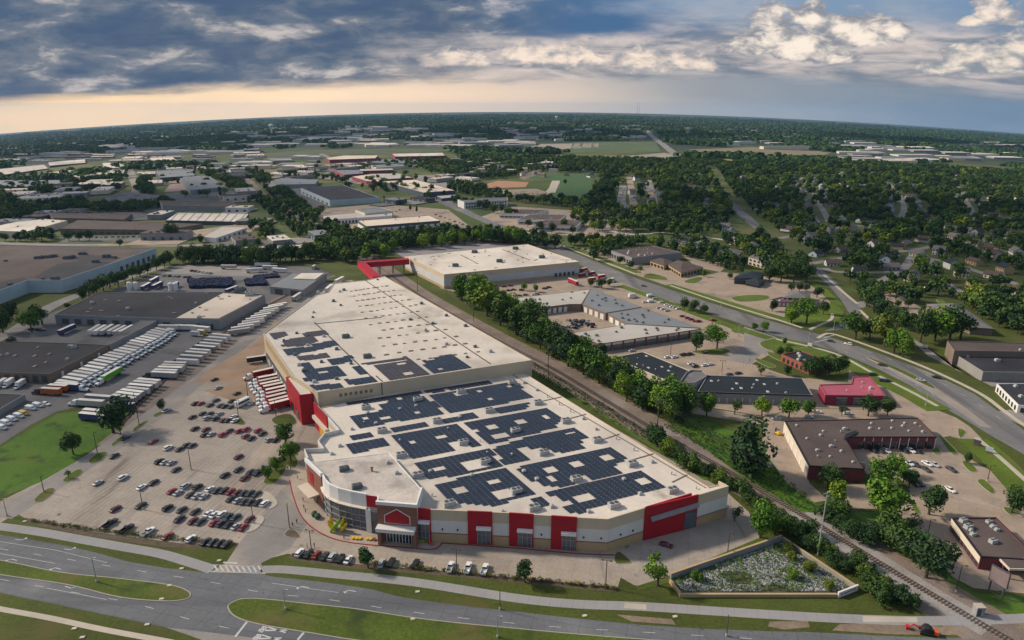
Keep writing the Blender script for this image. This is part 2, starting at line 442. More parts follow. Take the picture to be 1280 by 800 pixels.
# ------------------------------------------------------------------ trees
def crown_mb(kind, seed, nq, size):
    r = random.Random(seed); mb = MB()
    rx, rz, zc, nl, lr = dict(round=(4.0, 3.9, 5.8, 13, 1.9), oval=(2.7, 4.0, 5.9, 11, 1.6), full=(3.3, 4.7, 5.1, 16, 1.7), cone=(2.5, 4.4, 5.4, 14, 1.2),
                              spread=(5.6, 3.4, 6.4, 17, 2.1), bush=(4.6, 3.6, 3.9, 12, 2.0), open=(3.8, 3.5, 6.2, 10, 1.35))[kind]
    lobes = []
    for i in range(nl):
        while True:
            p = Vector((r.uniform(-1, 1), r.uniform(-1, 1), r.uniform(-1, 1)))
            if .25 < p.length < 1: break
        k = 1.0
        if kind == 'cone':
            t = (p.z + 1)/2; k = 1.05 - .9*t; p.x *= k; p.y *= k; k = max(k, .45)
        lobes.append((Vector((p.x*(rx - lr*.55), p.y*(rx - lr*.55), zc + p.z*(rz - lr*.6))), lr*r.uniform(.75, 1.25)*(k if kind == 'cone' else 1)))
    per = nq//nl
    for c, lrad in lobes:
        for _ in range(per):
            d = Vector((r.gauss(0, 1), r.gauss(0, 1), r.gauss(0, 1) + .25)).normalized()
            p = c + d*lrad*r.uniform(.72, 1.08)
            nrm = (d + Vector((r.gauss(0, .45), r.gauss(0, .45), r.gauss(0, .45)))).normalized()
            a = nrm.orthogonal().normalized(); a = Matrix.Rotation(r.uniform(0, 6.28), 3, nrm) @ a; b = nrm.cross(a)
            s = size*r.uniform(.6, 1.3); t = s*r.uniform(.6, 1.0)
            mb.quad([p - a*s*.5, p - b*t*.5 + nrm*s*.1, p + a*s*.5, p + b*t*.5 + nrm*s*.1])
    return mb
def trunk_mb(kind, seed):
    r = random.Random(seed); mb = MB(); h = dict(bush=2.2).get(kind, 4.6)
    mb.cyl((0, 0, -.4), (r.uniform(-.15, .15), r.uniform(-.15, .15), h), .34, .20, 7)
    for k in range(5):
        a = k*1.26 + r.uniform(-.3, .3); z = h*r.uniform(.45, .95)
        mb.cyl((0, 0, z), (math.cos(a)*r.uniform(1.2, 2.2), math.sin(a)*r.uniform(1.2, 2.2), z + r.uniform(1.2, 2.4)), .14, .05, 5, cap=False)
    return mb
TREES = {}
def tree_proto(kind, seed, leaf, nq, size):
    key = (kind, seed, leaf.name)
    if key not in TREES:
        nm = {'bush': 'shrub', 'cone': 'ornamental_tree'}.get(kind, 'broadleaf_tree')
        r = thing(nm, None, None, link=False)
        mk = (kind, seed)
        if mk not in TREEM: TREEM[mk] = crown_mb(kind, seed, nq, size)
        c = TREEM[mk].build('crown', leaf, r, link=False)
        t = trunk_mb(kind, seed).build('stem' if kind == 'bush' else 'trunk', bark_m, r, link=False)
        TREES[key] = proto(r, [c, t])
    return TREES[key]
TREEM = {}
LEAVES = dict(g=leaf_m, d=leafdk_m, x=leafmix_m, l=leaflime_m)
KH = dict(full=9.8, round=9.7, oval=10.1, cone=10.0, spread=9.9, bush=7.6, open=10.0)
TCOUNT = 0
TQ = {}          # group -> list of (px, py, object, kind word)
def tree_at(p, h, kind, leaf, group, what, label=None, wide=1.0):
    global TCOUNT
    TCOUNT += 1
    seed = R.randint(1, 3)
    pr = tree_proto(kind, seed, LEAVES[leaf], 1700 if kind != 'open' else 800, .70 if kind != 'open' else .60)
    s = h/KH[kind]
    wide *= R.uniform(.86, 1.18); o = dup(pr, g0(p), R.uniform(0, 6.28), (s*wide*R.uniform(.92, 1.1), s*wide, s))
    o['category'] = 'shrub' if kind == 'bush' else 'tree'
    if label: o['label'] = label
    else: TQ.setdefault((group, what), []).append((p.x/max(p.y, 1), o)); o['group'] = group
    return o
def tree(px, py, hpx, kind='round', leaf='g', group=None, what=None, label=None, wide=1.0):
    p = G(px, py); return tree_at(p, hpx/pxm(p), kind, leaf, group, what, label, wide)
def scatter(poly, n, dmin):
    """n points at least dmin apart inside a ground polygon"""
    w = [G(*q) for q in poly] if len(poly[0]) == 2 and not isinstance(poly[0], Vector) else poly
    x0, x1 = min(p.x for p in w), max(p.x for p in w); y0, y1 = min(p.y for p in w), max(p.y for p in w)
    out = []; tries = 0; cell = {}
    while len(out) < n and tries < n*40:
        tries += 1
        p = Vector((R.uniform(x0, x1), R.uniform(y0, y1), 0))
        if not inpoly(p, w): continue
        k = (int(p.x//dmin), int(p.y//dmin))
        if any((q - p).length < dmin for i in (-1, 0, 1) for j in (-1, 0, 1) for q in cell.get((k[0]+i, k[1]+j), [])): continue
        cell.setdefault(k, []).append(p); out.append(g0(p))
    return out
# ------------------------------------------------------------------ vehicles (all face +Y)
def ring(y, hw, z0, z1, bev=.12):
    return [(-hw+bev, y, z0), (hw-bev, y, z0), (hw, y, z0+bev), (hw, y, z1-bev), (hw-bev, y, z1), (-hw+bev, y, z1), (-hw, y, z1-bev), (-hw, y, z0+bev)]
def wheel_mb(r=.34, w=.24):
    mb = MB(); mb.cyl((-w/2, 0, 0), (w/2, 0, 0), r, r, 12); mb.cyl((-w/2-.01, 0, 0), (w/2+.01, 0, 0), r*.55, r*.55, 8, mi=1); return mb
WH = {}
def wheels(root, xs, ys, r=.34, w=.24):
    out = []
    if (r, w) not in WH: WH[(r, w)] = wheel_mb(r, w).mesh('wheel', [tyre_m, rim_m])
    for y in ys:
        for x in xs:
            o = bpy.data.objects.new('wheel', WH[(r, w)]); o.parent = root; o.location = (x, y, r); out.append(o)
    return out
def cabin(mb, mi, y, hwb, hwt, zb, zt):
    """tapering glasshouse: y = rear foot, rear top, front top, front foot"""
    mb.loft([[(-hwb, y[0], zb), (hwb, y[0], zb), (hwb, y[3], zb), (-hwb, y[3], zb)],
             [(-hwt, y[1], zt), (hwt, y[1], zt), (hwt, y[2], zt), (-hwt, y[2], zt)]], mi)
def car_proto(kind):
    r = thing('parked_car', None, None, link=False)
    b, g = MB(), MB()
    if kind == 'sedan':
        b.loft([ring(-2.32, .78, .35, .88), ring(-2.1, .88, .25, .98), ring(-1.0, .90, .22, 1.0), ring(.9, .90, .22, .97), ring(1.9, .87, .24, .86), ring(2.32, .74, .33, .72)])
        cabin(g, 0, (-1.75, -1.05, .25, 1.05), .80, .62, .96, 1.38)
        b.box((0, -.40, 1.405), (1.26, 1.34, .06), top=(.9, .9)); ws = (-1.42, 1.42); rr = .33; nm = 'car'
    elif kind == 'suv':
        b.loft([ring(-2.35, .84, .4, 1.05), ring(-2.2, .93, .3, 1.15), ring(.9, .94, .28, 1.15), ring(2.05, .90, .3, 1.03), ring(2.35, .78, .4, .85)])
        cabin(g, 0, (-2.2, -1.95, .25, .98), .85, .70, 1.14, 1.64)
        b.box((0, -.86, 1.67), (1.42, 2.22, .07), top=(.92, .95)); ws = (-1.42, 1.45); rr = .37
    elif kind == 'pickup':
        b.loft([ring(-.55, .95, .45, 1.2), ring(1.1, .96, .42, 1.2), ring(2.5, .93, .45, 1.12), ring(2.85, .82, .5, .98)])
        for x in (-.90, .90): b.box((x, -1.72, .87), (.12, 2.34, .66))
        b.box((0, -2.85, .87), (1.9, .1, .66)); b.box((0, -1.72, .60), (1.7, 2.30, .1))
        cabin(g, 0, (-.55, -.35, .65, 1.25), .86, .70, 1.19, 1.78)
        b.box((0, .15, 1.81), (1.4, 1.04, .07), top=(.92, .92)); ws = (-1.75, 1.8); rr = .40
    elif kind == 'van':
        b.loft([ring(-2.8, .95, .4, 2.1), ring(-2.7, 1.0, .35, 2.2), ring(1.2, 1.0, .35, 2.2), ring(1.9, .98, .38, 1.35), ring(2.8, .92, .4, 1.05)])
        cabin(g, 0, (1.0, 1.0, 1.25, 2.0), .93, .86, 1.30, 2.05); ws = (-1.7, 1.8); rr = .37
    body = b.build('body', PAINT['black'], r, smooth=False, link=False); win = g.build('window', carglass, r, link=False)
    l = MB()
    fy, ry = {'sedan': (2.29, -2.33), 'suv': (2.33, -2.36), 'pickup': (2.83, -2.91), 'van': (2.79, -2.81)}[kind]
    kids = [body, win] + wheels(r, (-.80, .80), ws, rr)
    for x in (-.6, .6):
        kids.append(MB().box((x, fy - .03, .66 if kind == 'sedan' else .85), (.34, .12, .14)).build('headlight', rim_m, r, link=False))
        kids.append(MB().box((x*1.1, ry + .02, .74 if kind == 'sedan' else .95), (.26, .08, .18)).build('tail_light', redkerb_m, r, link=False))
    return proto(r, kids)
CARP = {k: car_proto(k) for k in ('sedan', 'suv', 'pickup', 'van')}
CKIND = dict(sedan='car', suv='SUV', pickup='pickup truck', van='van')
CARROWS = {}
NCAR = 0
def car(px, py, col, kind='sedan', az=14, row='the lot'):
    global NCAR
    NCAR += 1
    p = G(px, py, .75); p = g0(p)
    o = dup(CARP[kind], p, az2rz(az) + R.uniform(-.04, .04), VS*R.uniform(.97, 1.04), {'body': PAINT[col]})
    o.name = {'sedan': 'parked_car', 'suv': 'parked_suv', 'pickup': 'pickup_truck', 'van': 'cargo_van'}[kind]
    o['category'] = CKIND[kind].lower() if kind != 'suv' else 'suv'
    CARROWS.setdefault(row, []).append((px, o, CNAME[col] + ' ' + CKIND[kind]))
    return o
# semi trailers and trucks: box from y=-7.3 to 7.3, facing +Y
def trailer_parts(r, side, length=14.6, roof=None):
    L = length/2
    b = MB().box((0, 0, 2.62), (2.55, length, 2.8))
    for k in range(int(length//1.2)):
        for x in (-1.285, 1.285): b.box((x, -L + .6 + k*1.2, 2.62), (.03, .06, 2.7))
    box = b.build('trailer_box', side, r, link=False)
    top = MB().box((0, 0, 4.045), (2.5, length - .05, .05)).build('trailer_roof', roof or trailer_top, r, link=False)
    ch = MB().box((0, 0, 1.12), (1.1, length - .6, .18)); ch.box((0, -L + 1.9, .95), (1.6, 2.6, .2))
    chas = ch.build('chassis', black_m, r, link=False)
    lg = MB()
    for x in (-.75, .75): lg.box((x, L - 3.2, .58), (.16, .16, 1.1)); lg.box((x, L - 3.2, .04), (.4, .4, .08))
    gear = lg.build('landing_gear', dgrey_m, r, link=False)
    return [box, top, chas, gear] + wheels(r, (-1.0, 1.0), (-L + 1.3, -L + 2.6), .5, .5)
def cab_parts(r, y0, paint):
    c = MB().loft([ring(y0, 1.15, .9, 3.4), ring(y0 + 1.7, 1.2, .8, 3.5), ring(y0 + 2.0, 1.2, .8, 3.1), ring(y0 + 2.9, 1.15, .8, 2.1), ring(y0 + 4.6, 1.0, .8, 1.75), ring(y0 + 4.9, .95, .85, 1.4)])
    c.box((0, y0 - 1.6, .95), (1.0, 3.4, .2))
    cab = c.build('cab', paint, r, link=False)
    w = MB().loft([[(-1.05, y0 + 2.18, 2.98), (1.05, y0 + 2.18, 2.98), (1.0, y0 + 2.95, 2.12), (-1.0, y0 + 2.95, 2.12)], [(-1.05, y0 + 2.26, 3.03), (1.05, y0 + 2.26, 3.03), (1.0, y0 + 3.03, 2.17), (-1.0, y0 + 3.03, 2.17)]]).build('windscreen', carglass, r, link=False)
    g = MB().box((0, y0 + 4.9, 1.25), (1.3, .1, .7)).build('grille', dgrey_m, r, link=False)
    return [cab, w, g] + wheels(r, (-.98, .98), (y0 - .4, y0 - 1.7, y0 + 3.9), .5, .4)
def truck_proto(side, cab=None, length=14.6):
    r = thing('semi_truck' if cab else 'semi_trailer', None, None, link=False)
    k = trailer_parts(r, side, length)
    if cab:
        k = [o for o in k if o.name.split('.')[0] != 'landing_gear'] + cab_parts(r, length/2 + .9, cab)
    return proto(r, k)
def boxtruck_proto(side, cab, length=6.2):
    r = thing('box_truck', None, None, link=False)
    b = MB().box((0, -1.2, 2.2), (2.35, length, 2.5)).build('cargo_box', side, r, link=False)
    t = MB().box((0, -1.2, 3.47), (2.3, length - .05, .05)).build('cargo_roof', trailer_top, r, link=False)
    y0 = length/2 - 1.1
    c = MB().loft([ring(y0, 1.0, .5, 2.3), ring(y0 + .9, 1.0, .5, 2.25), ring(y0 + 1.5, .98, .5, 1.4), ring(y0 + 2.3, .9, .55, 1.2)]).build('cab', cab, r, link=False)
    w = MB().loft([[(-.9, y0 + .95, 2.2), (.9, y0 + .95, 2.2), (.88, y0 + 1.5, 1.42), (-.88, y0 + 1.5, 1.42)], [(-.9, y0 + 1.03, 2.24), (.9, y0 + 1.03, 2.24), (.88, y0 + 1.58, 1.46), (-.88, y0 + 1.58, 1.46)]]).build('windscreen', carglass, r, link=False)
    return proto(r, [b, t, c, w] + wheels(r, (-.9, .9), (-length/2, y0 + 1.4), .42, .3))
TRUCKS = dict(tw=truck_proto(trailer_w), tb=truck_proto(trailer_b), tg=truck_proto(trailer_g), tr=truck_proto(trailer_r),
              sw=truck_proto(trailer_w, PAINT['white']), sb=truck_proto(trailer_b, PAINT['white']), sr=truck_proto(trailer_r, PAINT['white'], 11.0), sg=truck_proto(trailer_gr, PAINT['white']),
              so=truck_proto(trailer_o, PAINT['dark'], 11.0), sd=truck_proto(trailer_g, PAINT['dark']), dk=truck_proto(mat('dark_trailer', (.03, .028, .04), .7, .1, .3), None, 12.0),
              bw=boxtruck_proto(trailer_w, PAINT['white']), br=boxtruck_proto(trailer_r, PAINT['white'], 7.5), by=boxtruck_proto(PAINT['yellow'], PAINT['yellow'], 5.0))
TW = dict(tw='white semi trailer', tb='blue-sided semi trailer', tg='grey semi trailer', tr='red-sided semi trailer', sw='white semi truck with trailer', sb='semi truck with blue-sided trailer',
          sr='white-cab truck with red-sided trailer', sg='lime green semi truck', so='orange-sided truck with dark cab', sd='dark-cab truck with grey trailer', dk='dark flat trailer', bw='white box truck', br='red-sided box truck', by='yellow box truck')
TROWS = {}
def truck_w(kind, p, az, row, label=None, scale=1.0):
    o = dup(TRUCKS[kind], g0(p), az2rz(az), scale*VS)
    o['category'] = 'trailer' if kind[0] == 't' or kind == 'dk' else 'truck'
    if label: o['label'] = label
    else: TROWS.setdefault(row, []).append((p.x/p.y, o, TW[kind]))
    return o
def az_of(a, b): return math.degrees(math.atan2(b.x - a.x, b.y - a.y))
def truck(kind, tail, nose, row=None, label=None, h=4.0):
    """trailer roof from tail to nose (photo places)"""
    a, b = G(*tail, h), G(*nose, h)
    return truck_w(kind, (a + b)/2, az_of(a, b), row, label)
def truck_row(kinds, first, last, n, row):
    (t0, n0), (t1, n1) = first, last
    a0, b0, a1, b1 = G(*t0, 4), G(*n0, 4), G(*t1, 4), G(*n1, 4)
    for i in range(n):
        f = i/(n - 1) if n > 1 else 0
        a, b = a0.lerp(a1, f), b0.lerp(b1, f)
        k = kinds[i] if isinstance(kinds, list) and i < len(kinds) else (kinds if isinstance(kinds, str) else kinds[-1])
        truck_w(k, (a + b)/2 + (b - a).normalized()*R.uniform(-.7, .7), az_of(a, b) + R.uniform(-1, 1), row, None, R.uniform(.93, 1.02))
# ------------------------------------------------------------------ people
def person_mesh(pose):
    """one continuous skinned body: joints with radii"""
    bm = bmesh.new(); sk = bm.verts.layers.skin.verify()
    s = dict(stand=(0, 0, 0), walk=(.28, -.25, .25), push=(.22, -.2, .55))[pose]
    J = dict(pelvis=((0, 0, .95), .145), belly=((0, 0, 1.12), .14), chest=((0, .01, 1.34), .17), neck=((0, .01, 1.50), .06), head=((0, .03, 1.62), .10), crown=((0, .02, 1.72), .085),
             lhip=((-.10, 0, .90), .10), lknee=((-.11, s[0]*.5 + .03, .50), .07), lfoot=((-.11, s[0] - .02, .07), .05), ltoe=((-.11, s[0] + .15, .04), .04),
             rhip=((.10, 0, .90), .10), rknee=((.11, s[1]*.3 + .04, .50), .07), rfoot=((.11, s[1] - .03, .07), .05), rtoe=((.11, s[1] + .14, .04), .04),
             lsh=((-.20, 0, 1.42), .07), lel=((-.27, .0 + s[2]*.3, 1.14), .05), lha=((-.25, .08 + s[2], .90 + s[2]*.3), .045),
             rsh=((.20, 0, 1.42), .07), rel=((.27, -.02 + s[2]*.3, 1.14), .05), rha=((.25, .06 + (s[2] if pose == 'push' else -s[2]*.4), .90 + s[2]*.3), .045))
    V = {}
    for k, (p, r) in J.items():
        v = bm.verts.new(p); v[sk].radius = (r, r); V[k] = v
    V['pelvis'][sk].use_root = True
    for a, b in (('pelvis', 'belly'), ('belly', 'chest'), ('chest', 'neck'), ('neck', 'head'), ('head', 'crown'), ('pelvis', 'lhip'), ('lhip', 'lknee'), ('lknee', 'lfoot'), ('lfoot', 'ltoe'),
                 ('pelvis', 'rhip'), ('rhip', 'rknee'), ('rknee', 'rfoot'), ('rfoot', 'rtoe'), ('chest', 'lsh'), ('lsh', 'lel'), ('lel', 'lha'), ('chest', 'rsh'), ('rsh', 'rel'), ('rel', 'rha')):
        bm.edges.new((V[a], V[b]))
    me = bpy.data.meshes.new('body'); bm.to_mesh(me); bm.free()
    o = bpy.data.objects.new('body_rig', me); C.objects.link(o)
    o.modifiers.new('s', 'SKIN'); o.modifiers.new('d', 'SUBSURF').levels = 1
    dg = bpy.context.evaluated_depsgraph_get(); ev = o.evaluated_get(dg)
    out = bpy.data.meshes.new_from_object(ev); bpy.data.objects.remove(o)
    skin, shirt, legs, shoe = mat('skin', (.42, .25, .17), .7, 0, 1), black_m, black_m, black_m
    out.materials.clear()
    for m in (skin, black_m, dgrey_m): out.materials.append(m)
    for p in out.polygons:
        c = p.center; p.material_index = 2 if (c.z < .98) else (1 if c.z < 1.47 and abs(c.x) < .40 and c.z > .96 and not (abs(c.x) > .2 and c.z < 1.12) else 0)
        p.use_smooth = True
    return out
SHIRTS = {n: mat(n + '_cloth', c, .9, .1, 3) for n, c in dict(black=(.02, .02, .022), navy=(.03, .04, .09), grey=(.2, .2, .2), red=(.35, .03, .03), white=(.6, .6, .6), green=(.05, .10, .06)).items()}
BODY = {}
def person(px, py, az, pose, shirt, legs, label):
    if pose not in BODY: BODY[pose] = person_mesh(pose)
    p = G(px, py)
    o = bpy.data.objects.new('person', BODY[pose]); C.objects.link(o); o.location = p; o.rotation_euler = (0, 0, az2rz(az)); o.scale = (.92,)*3
    for i, m in ((1, SHIRTS[shirt]), (2, SHIRTS[legs])): o.material_slots[i].link = 'OBJECT'; o.material_slots[i].material = m
    h = MB(); h.loft([[(math.cos(t)*r, .02 + math.sin(t)*r - .02, z) for t in [k*math.pi/4 for k in range(8)]] for r, z in ((.115, 1.62), (.125, 1.70), (.10, 1.78), (.04, 1.82))])
    h.build('hair', bark_m, o, smooth=True)
    return tag(o, label, 'person')
# ------------------------------------------------------------------ poles
def lamp(px, py, tpx, tpy, label, heads=2, az=14, m=None, group=None):
    p = G(px, py); h = (py - tpy)/pxm(p); h = max(6.5, min(h, 15))
    r = thing('lot_lamp' if heads else 'pole', label, 'lamp post', p, az2rz(az), group); m = m or pole_m
    MB().cyl((0, 0, 0), (0, 0, .8), .28, .28, 10).build('base', walk_m, r)
    MB().cyl((0, 0, .8), (0, 0, h), .15, .10, 8).build('pole', m, r)
    for s in ([-1, 1] if heads == 2 else [1] if heads == 1 else []):
        x = MB().box((s*.45, 0, h - .02), (.9, .08, .08)); x.box((s*1.1, 0, h + .02), (.75, .42, .20), top=(.8, .8)).build('lamp_head', m, r)
    return r
def mast(px, py, tpx, tpy, label, arms=2, m=None, group=None, az=66):
    p = G(px, py); h = (py - tpy)/pxm(p); m = m or wood_m
    r = thing('utility_pole', label, 'utility pole', p, az2rz(az - 90), group)
    MB().cyl((0, 0, -.3), (0, 0, h), .22, .14, 8).build('pole', m, r)
    for k in range(arms):
        z = h - .6 - 1.4*k
        c = MB().box((0, .16, z), (2.6, .14, .16)).build('crossarm', m, r)
        for x in (-1.2, -.5, .5, 1.2):
            MB().cyl((x, .16, z + .08), (x, .16, z + .34), .06, .04, 6).build('insulator', grey_m, c)
    return p + Vector((0, 0, h))
# ------------------------------------------------------------------ land
ys = [-260, -120, 0, 60, 100, 200, 300, 390] + list(range(400, 900, 10)) + [900]
while ys[-1] < 16000: ys.append(ys[-1]*1.03)
us = [(-1.5 + 3.0*i/110) for i in range(111)]
tm = MB()
for y in ys:
    w = max(330.0, 0.75*(y*CP + CH*SP))
    for u in us: tm.v.append((u*w, y, tz(u*w, y)))
n = len(us)
for j in range(len(ys)-1):
    for i in range(n-1):
        tm.f.append((j*n+i, j*n+i+1, (j+1)*n+i+1, (j+1)*n+i)); tm.m.append(0)
land_m = mat('land', (.056, .070, .010), .95, .30, .04, fine=.28, fscale=1.1)
patches(land_m, (.085, .076, .022), .045, .55, .72)
def farland(N, L, src, b):
    geo = N.new('ShaderNodeNewGeometry'); sp = N.new('ShaderNodeSeparateXYZ'); L.new(geo.outputs['Position'], sp.inputs[0])
    def rampcol(sc, stops, stretch, det=4):
        mp = N.new('ShaderNodeMapping'); mp.inputs['Scale'].default_value = stretch; L.new(geo.outputs['Position'], mp.inputs['Vector'])
        nz = N.new('ShaderNodeTexNoise'); nz.inputs['Scale'].default_value = sc; nz.inputs['Detail'].default_value = det; nz.inputs['Roughness'].default_value = .6
        L.new(mp.outputs['Vector'], nz.inputs['Vector'])
        cr = N.new('ShaderNodeValToRGB'); e = cr.color_ramp.elements
        while len(e) < len(stops): e.new(.5)
        for i, (p, c) in enumerate(stops): e[i].position = p; e[i].color = (*c, 1)
        L.new(nz.outputs['Fac'], cr.inputs['Fac']); return cr.outputs['Color']
    far = rampcol(.0016, [(.30, (.018, .032, .018)), (.50, (.024, .040, .020)), (.56, (.055, .075, .030)), (.62, (.030, .046, .022)), (.70, (.095, .092, .050)), (.78, (.028, .044, .022))], (.8, 1.0, 1), 7)
    mid = rampcol(.010, [(.30, (.040, .066, .014)), (.50, (.066, .088, .020)), (.62, (.125, .115, .045)), (.75, (.070, .084, .028))], (1, 1, 1), 5)
    def step(a, c):
        mr = N.new('ShaderNodeMapRange'); mr.inputs['From Min'].default_value = a; mr.inputs['From Max'].default_value = c; mr.interpolation_type = 'SMOOTHSTEP'
        L.new(sp.outputs['Y'], mr.inputs['Value']); return mr.outputs['Result']
    m1 = N.new('ShaderNodeMix'); m1.data_type = 'RGBA'; L.new(step(480, 800), m1.inputs[0]); L.new(src, m1.inputs[6]); L.new(mid, m1.inputs[7])
    m2 = N.new('ShaderNodeMix'); m2.data_type = 'RGBA'; L.new(step(1900, 2600), m2.inputs[0]); L.new(m1.outputs[2], m2.inputs[6]); L.new(far, m2.inputs[7])
    return m2.outputs[2]
node_add(land_m, farland)
tag(tm.build('ground', land_m), kind='structure')
# ------------------------------------------------------------------ paved areas and grass
ST = 'structure'
sheet('parking_lot', [(0, 627), (57, 598), (130, 556), (200, 503), (255, 462), (300, 425), (345, 393), (400, 355), (440, 350), (655, 472), (905, 612), (936, 640), (950, 672), (838, 722), (800, 733),
      (792, 731), (776, 722), (772, 734), (640, 722), (560, 714), (470, 707), (400, 701), (360, 692), (340, 697), (326, 704), (332, 716), (262, 716), (283, 703), (298, 680), (225, 679), (125, 666), (62, 654), (30, 647), (20, 641), (0, 654)], concrete, 1)
ribbon('access_lane', [(0, 646), (40, 622), (90, 590), (140, 557), (208, 506), (260, 466), (310, 424), (352, 394), (405, 355)], 9.5, lanepave, 2)
sheet('access_lane', [(326, 704), (332, 716), (262, 716), (283, 703), (298, 680), (330, 640), (352, 612), (378, 640), (384, 655), (362, 686), (345, 694)], lanepave, 2)
sheet('loading_apron', [(240, 478), (262, 462), (320, 428), (345, 400), (352, 420), (330, 440), (326, 455), (310, 470), (300, 478)], mat('brown_stained_apron', (.31, .21, .14), .9, .2, .06), 3)
sheet('loading_apron', [(300, 478), (326, 455), (350, 500), (352, 512), (300, 505), (255, 488)], MATS['brown_stained_apron'], 3)
sheet('truck_yard', [(0, 556), (40, 530), (72, 514), (100, 508), (165, 512), (225, 455), (290, 406), (345, 372), (420, 345), (395, 334), (330, 330), (222, 331), (170, 352), (62, 392), (0, 430), (-120, 440), (-160, 620)], asphalt, 1)
sheet('field', [(0, 622), (-60, 655), (-120, 610), (0, 559), (72, 517), (110, 513), (165, 515), (140, 541), (95, 577), (50, 603)], lush_m, 2)
sheet('rail_spur_bed', [(140, 558), (168, 513), (226, 456), (291, 407), (346, 372), (372, 372), (318, 416), (268, 456), (212, 502), (150, 548)], ballast_m, .6)
def ballast(name, px, w, w2):
    ribbon(name, px, w2, dirt_m, 2); ribbon(name, px, w, ballast_m, 3)
ribbon('rail_spur_bed', [(128, 556), (150, 533), (179, 503), (231, 456), (295, 408), (352, 374), (400, 350)], 17, ballast_m, 1)
RAIL = [(1330, 838), (1280, 810), (1232, 783), (1180, 752), (1120, 716), (1050, 673), (980, 630), (905, 586), (820, 538), (750, 496), (690, 460), (620, 424), (560, 390), (520, 366), (480, 338), (440, 311), (400, 287), (362, 268), (336, 253), (316, 234), (306, 222)]
ballast('railway_bed', RAIL, 14, 19)
def track(px, off, name='railway_track', n=8):
    line = smooth_line([tuple(G(*p)[:2]) for p in px], n)
    line = offset_line(line, off)
    mb = MB()
    for s in (-.72, .72):
        a, b = offset_line(line, s + .06), offset_line(line, s - .06)
        for i in range(len(line)-1):
            z = [tz(*q) + .34 + lay(3, q[1]) for q in (b[i], b[i+1], a[i+1], a[i])]
            mb.quad([(*q, zz) for q, zz in zip((b[i], b[i+1], a[i+1], a[i]), z)])
            mb.quad([(*b[i], z[0]-.18), (*b[i+1], z[1]-.18), (*b[i+1], z[1]), (*b[i], z[0])]); mb.quad([(*a[i], z[3]), (*a[i+1], z[2]), (*a[i+1], z[2]-.18), (*a[i], z[3]-.18)])
    acc = 0
    for i in range(len(line)-1):
        a, b = Vector(line[i]), Vector(line[i+1]); d = b - a; L_ = d.length; ang = math.atan2(d.y, d.x)
        while acc < L_:
            p = a + d*(acc/L_)
            if p.y < 520: mb.box((p.x, p.y, tz(p.x, p.y) + .10 + lay(3, p.y)), (.26, 2.5, .14), ang, 1)
            acc += .95 if p.y < 330 else 1.9
        acc -= L_
    o = mb.build(name, [steel_m, tie_m]); o['kind'] = ST
track(RAIL[:], 0.2)
track(RAIL[6:15], -4.3 if False else 4.6)
track([(150, 532), (177, 503), (228, 456), (292, 408), (350, 374), (400, 350)], 0)
# lots to the right of the railway
sheet('parking_lot', [(548, 360), (724, 344), (738, 332), (800, 358), (880, 396), (945, 425), (968, 440), (940, 455), (985, 470), (1060, 478), (1062, 455), (1097, 478), (1150, 504), (1195, 522), (1212, 533), (1235, 556), (1190, 546), (1130, 512), (1000, 510), (955, 520), (860, 505), (760, 450), (700, 425), (600, 372)], tanlot, 1)
sheet('side_street', [(858, 506), (955, 521), (1000, 511), (1130, 512), (1188, 545), (1165, 548), (985, 529), (955, 531), (866, 517)], tanlot, 2)
sheet('side_street', [(930, 408), (966, 420), (985, 428), (955, 440), (938, 455), (905, 450), (930, 432)], lanepave, 2)
sheet('parking_lot', [(1071, 549), (1175, 545), (1192, 562), (1290, 618), (1310, 745), (1217, 735), (1192, 722), (1172, 702), (1158, 672), (1135, 655), (1120, 640), (1110, 600), (1083, 592), (1057, 549)], tanlot, 1)
sheet('driveway', [(950, 572), (955, 529), (985, 528), (1012, 604), (1035, 625), (1018, 628), (985, 607), (962, 590)], tanlot, 1)
sheet('parking_lot', [(1058, 606), (1092, 604), (1096, 636), (1055, 635)], tanlot, 1)
sheet('driveway', [(1135, 420), (1160, 445), (1210, 468), (1240, 483), (1310, 485), (1310, 470), (1225, 474), (1195, 462), (1150, 428)], lanepave, 1)
sheet('driveway', [(1240, 515), (1262, 512), (1310, 530), (1310, 545), (1285, 535)], lanepave, 1)
# north of the arterial road
sheet('parking_lot', [(678, 305), (740, 312), (800, 330), (880, 345), (900, 340), (965, 346), (1010, 354), (1042, 376), (1020, 392), (985, 402), (960, 398), (860, 366), (790, 342), (720, 312)], tanlot, 1)
sheet('parking_lot', [(852, 318), (912, 330), (900, 340), (870, 334)], tanlot, 1)
sheet('parking_lot', [(598, 272), (640, 258), (745, 265), (795, 290), (768, 302), (705, 294), (650, 288)], tanlot, 1)
sheet('parking_lot', [(395, 262), (470, 255), (560, 262), (590, 285), (560, 292), (440, 296), (400, 275)], tanlot, 1)
sheet('parking_lot', [(396, 222), (410, 214), (432, 219), (470, 229), (478, 233), (440, 229)], lanepave, 1)
sheet('parking_lot', [(516, 219), (545, 219), (590, 234), (570, 240), (520, 224)], lanepave, 1)
sheet('parking_lot', [(430, 205), (470, 201), (462, 209), (450, 211)], lanepave, 1)
sheet('truck_yard', [(340, 236), (380, 230), (415, 255), (400, 268), (370, 255)], asphalt, 1)
sheet('gravel_lot', [(488, 311), (594, 302), (640, 306), (510, 326)], mat('grey_gravel', (.22, .20, .195), .95, .2, .1), 1)
sheet('parking_lot', [(1088, 370), (1120, 366), (1160, 390), (1180, 410), (1130, 395)], tanlot, 1)
sheet('parking_lot', [(205, 342), (322, 346), (326, 334), (224, 331)], lanepave, 2)
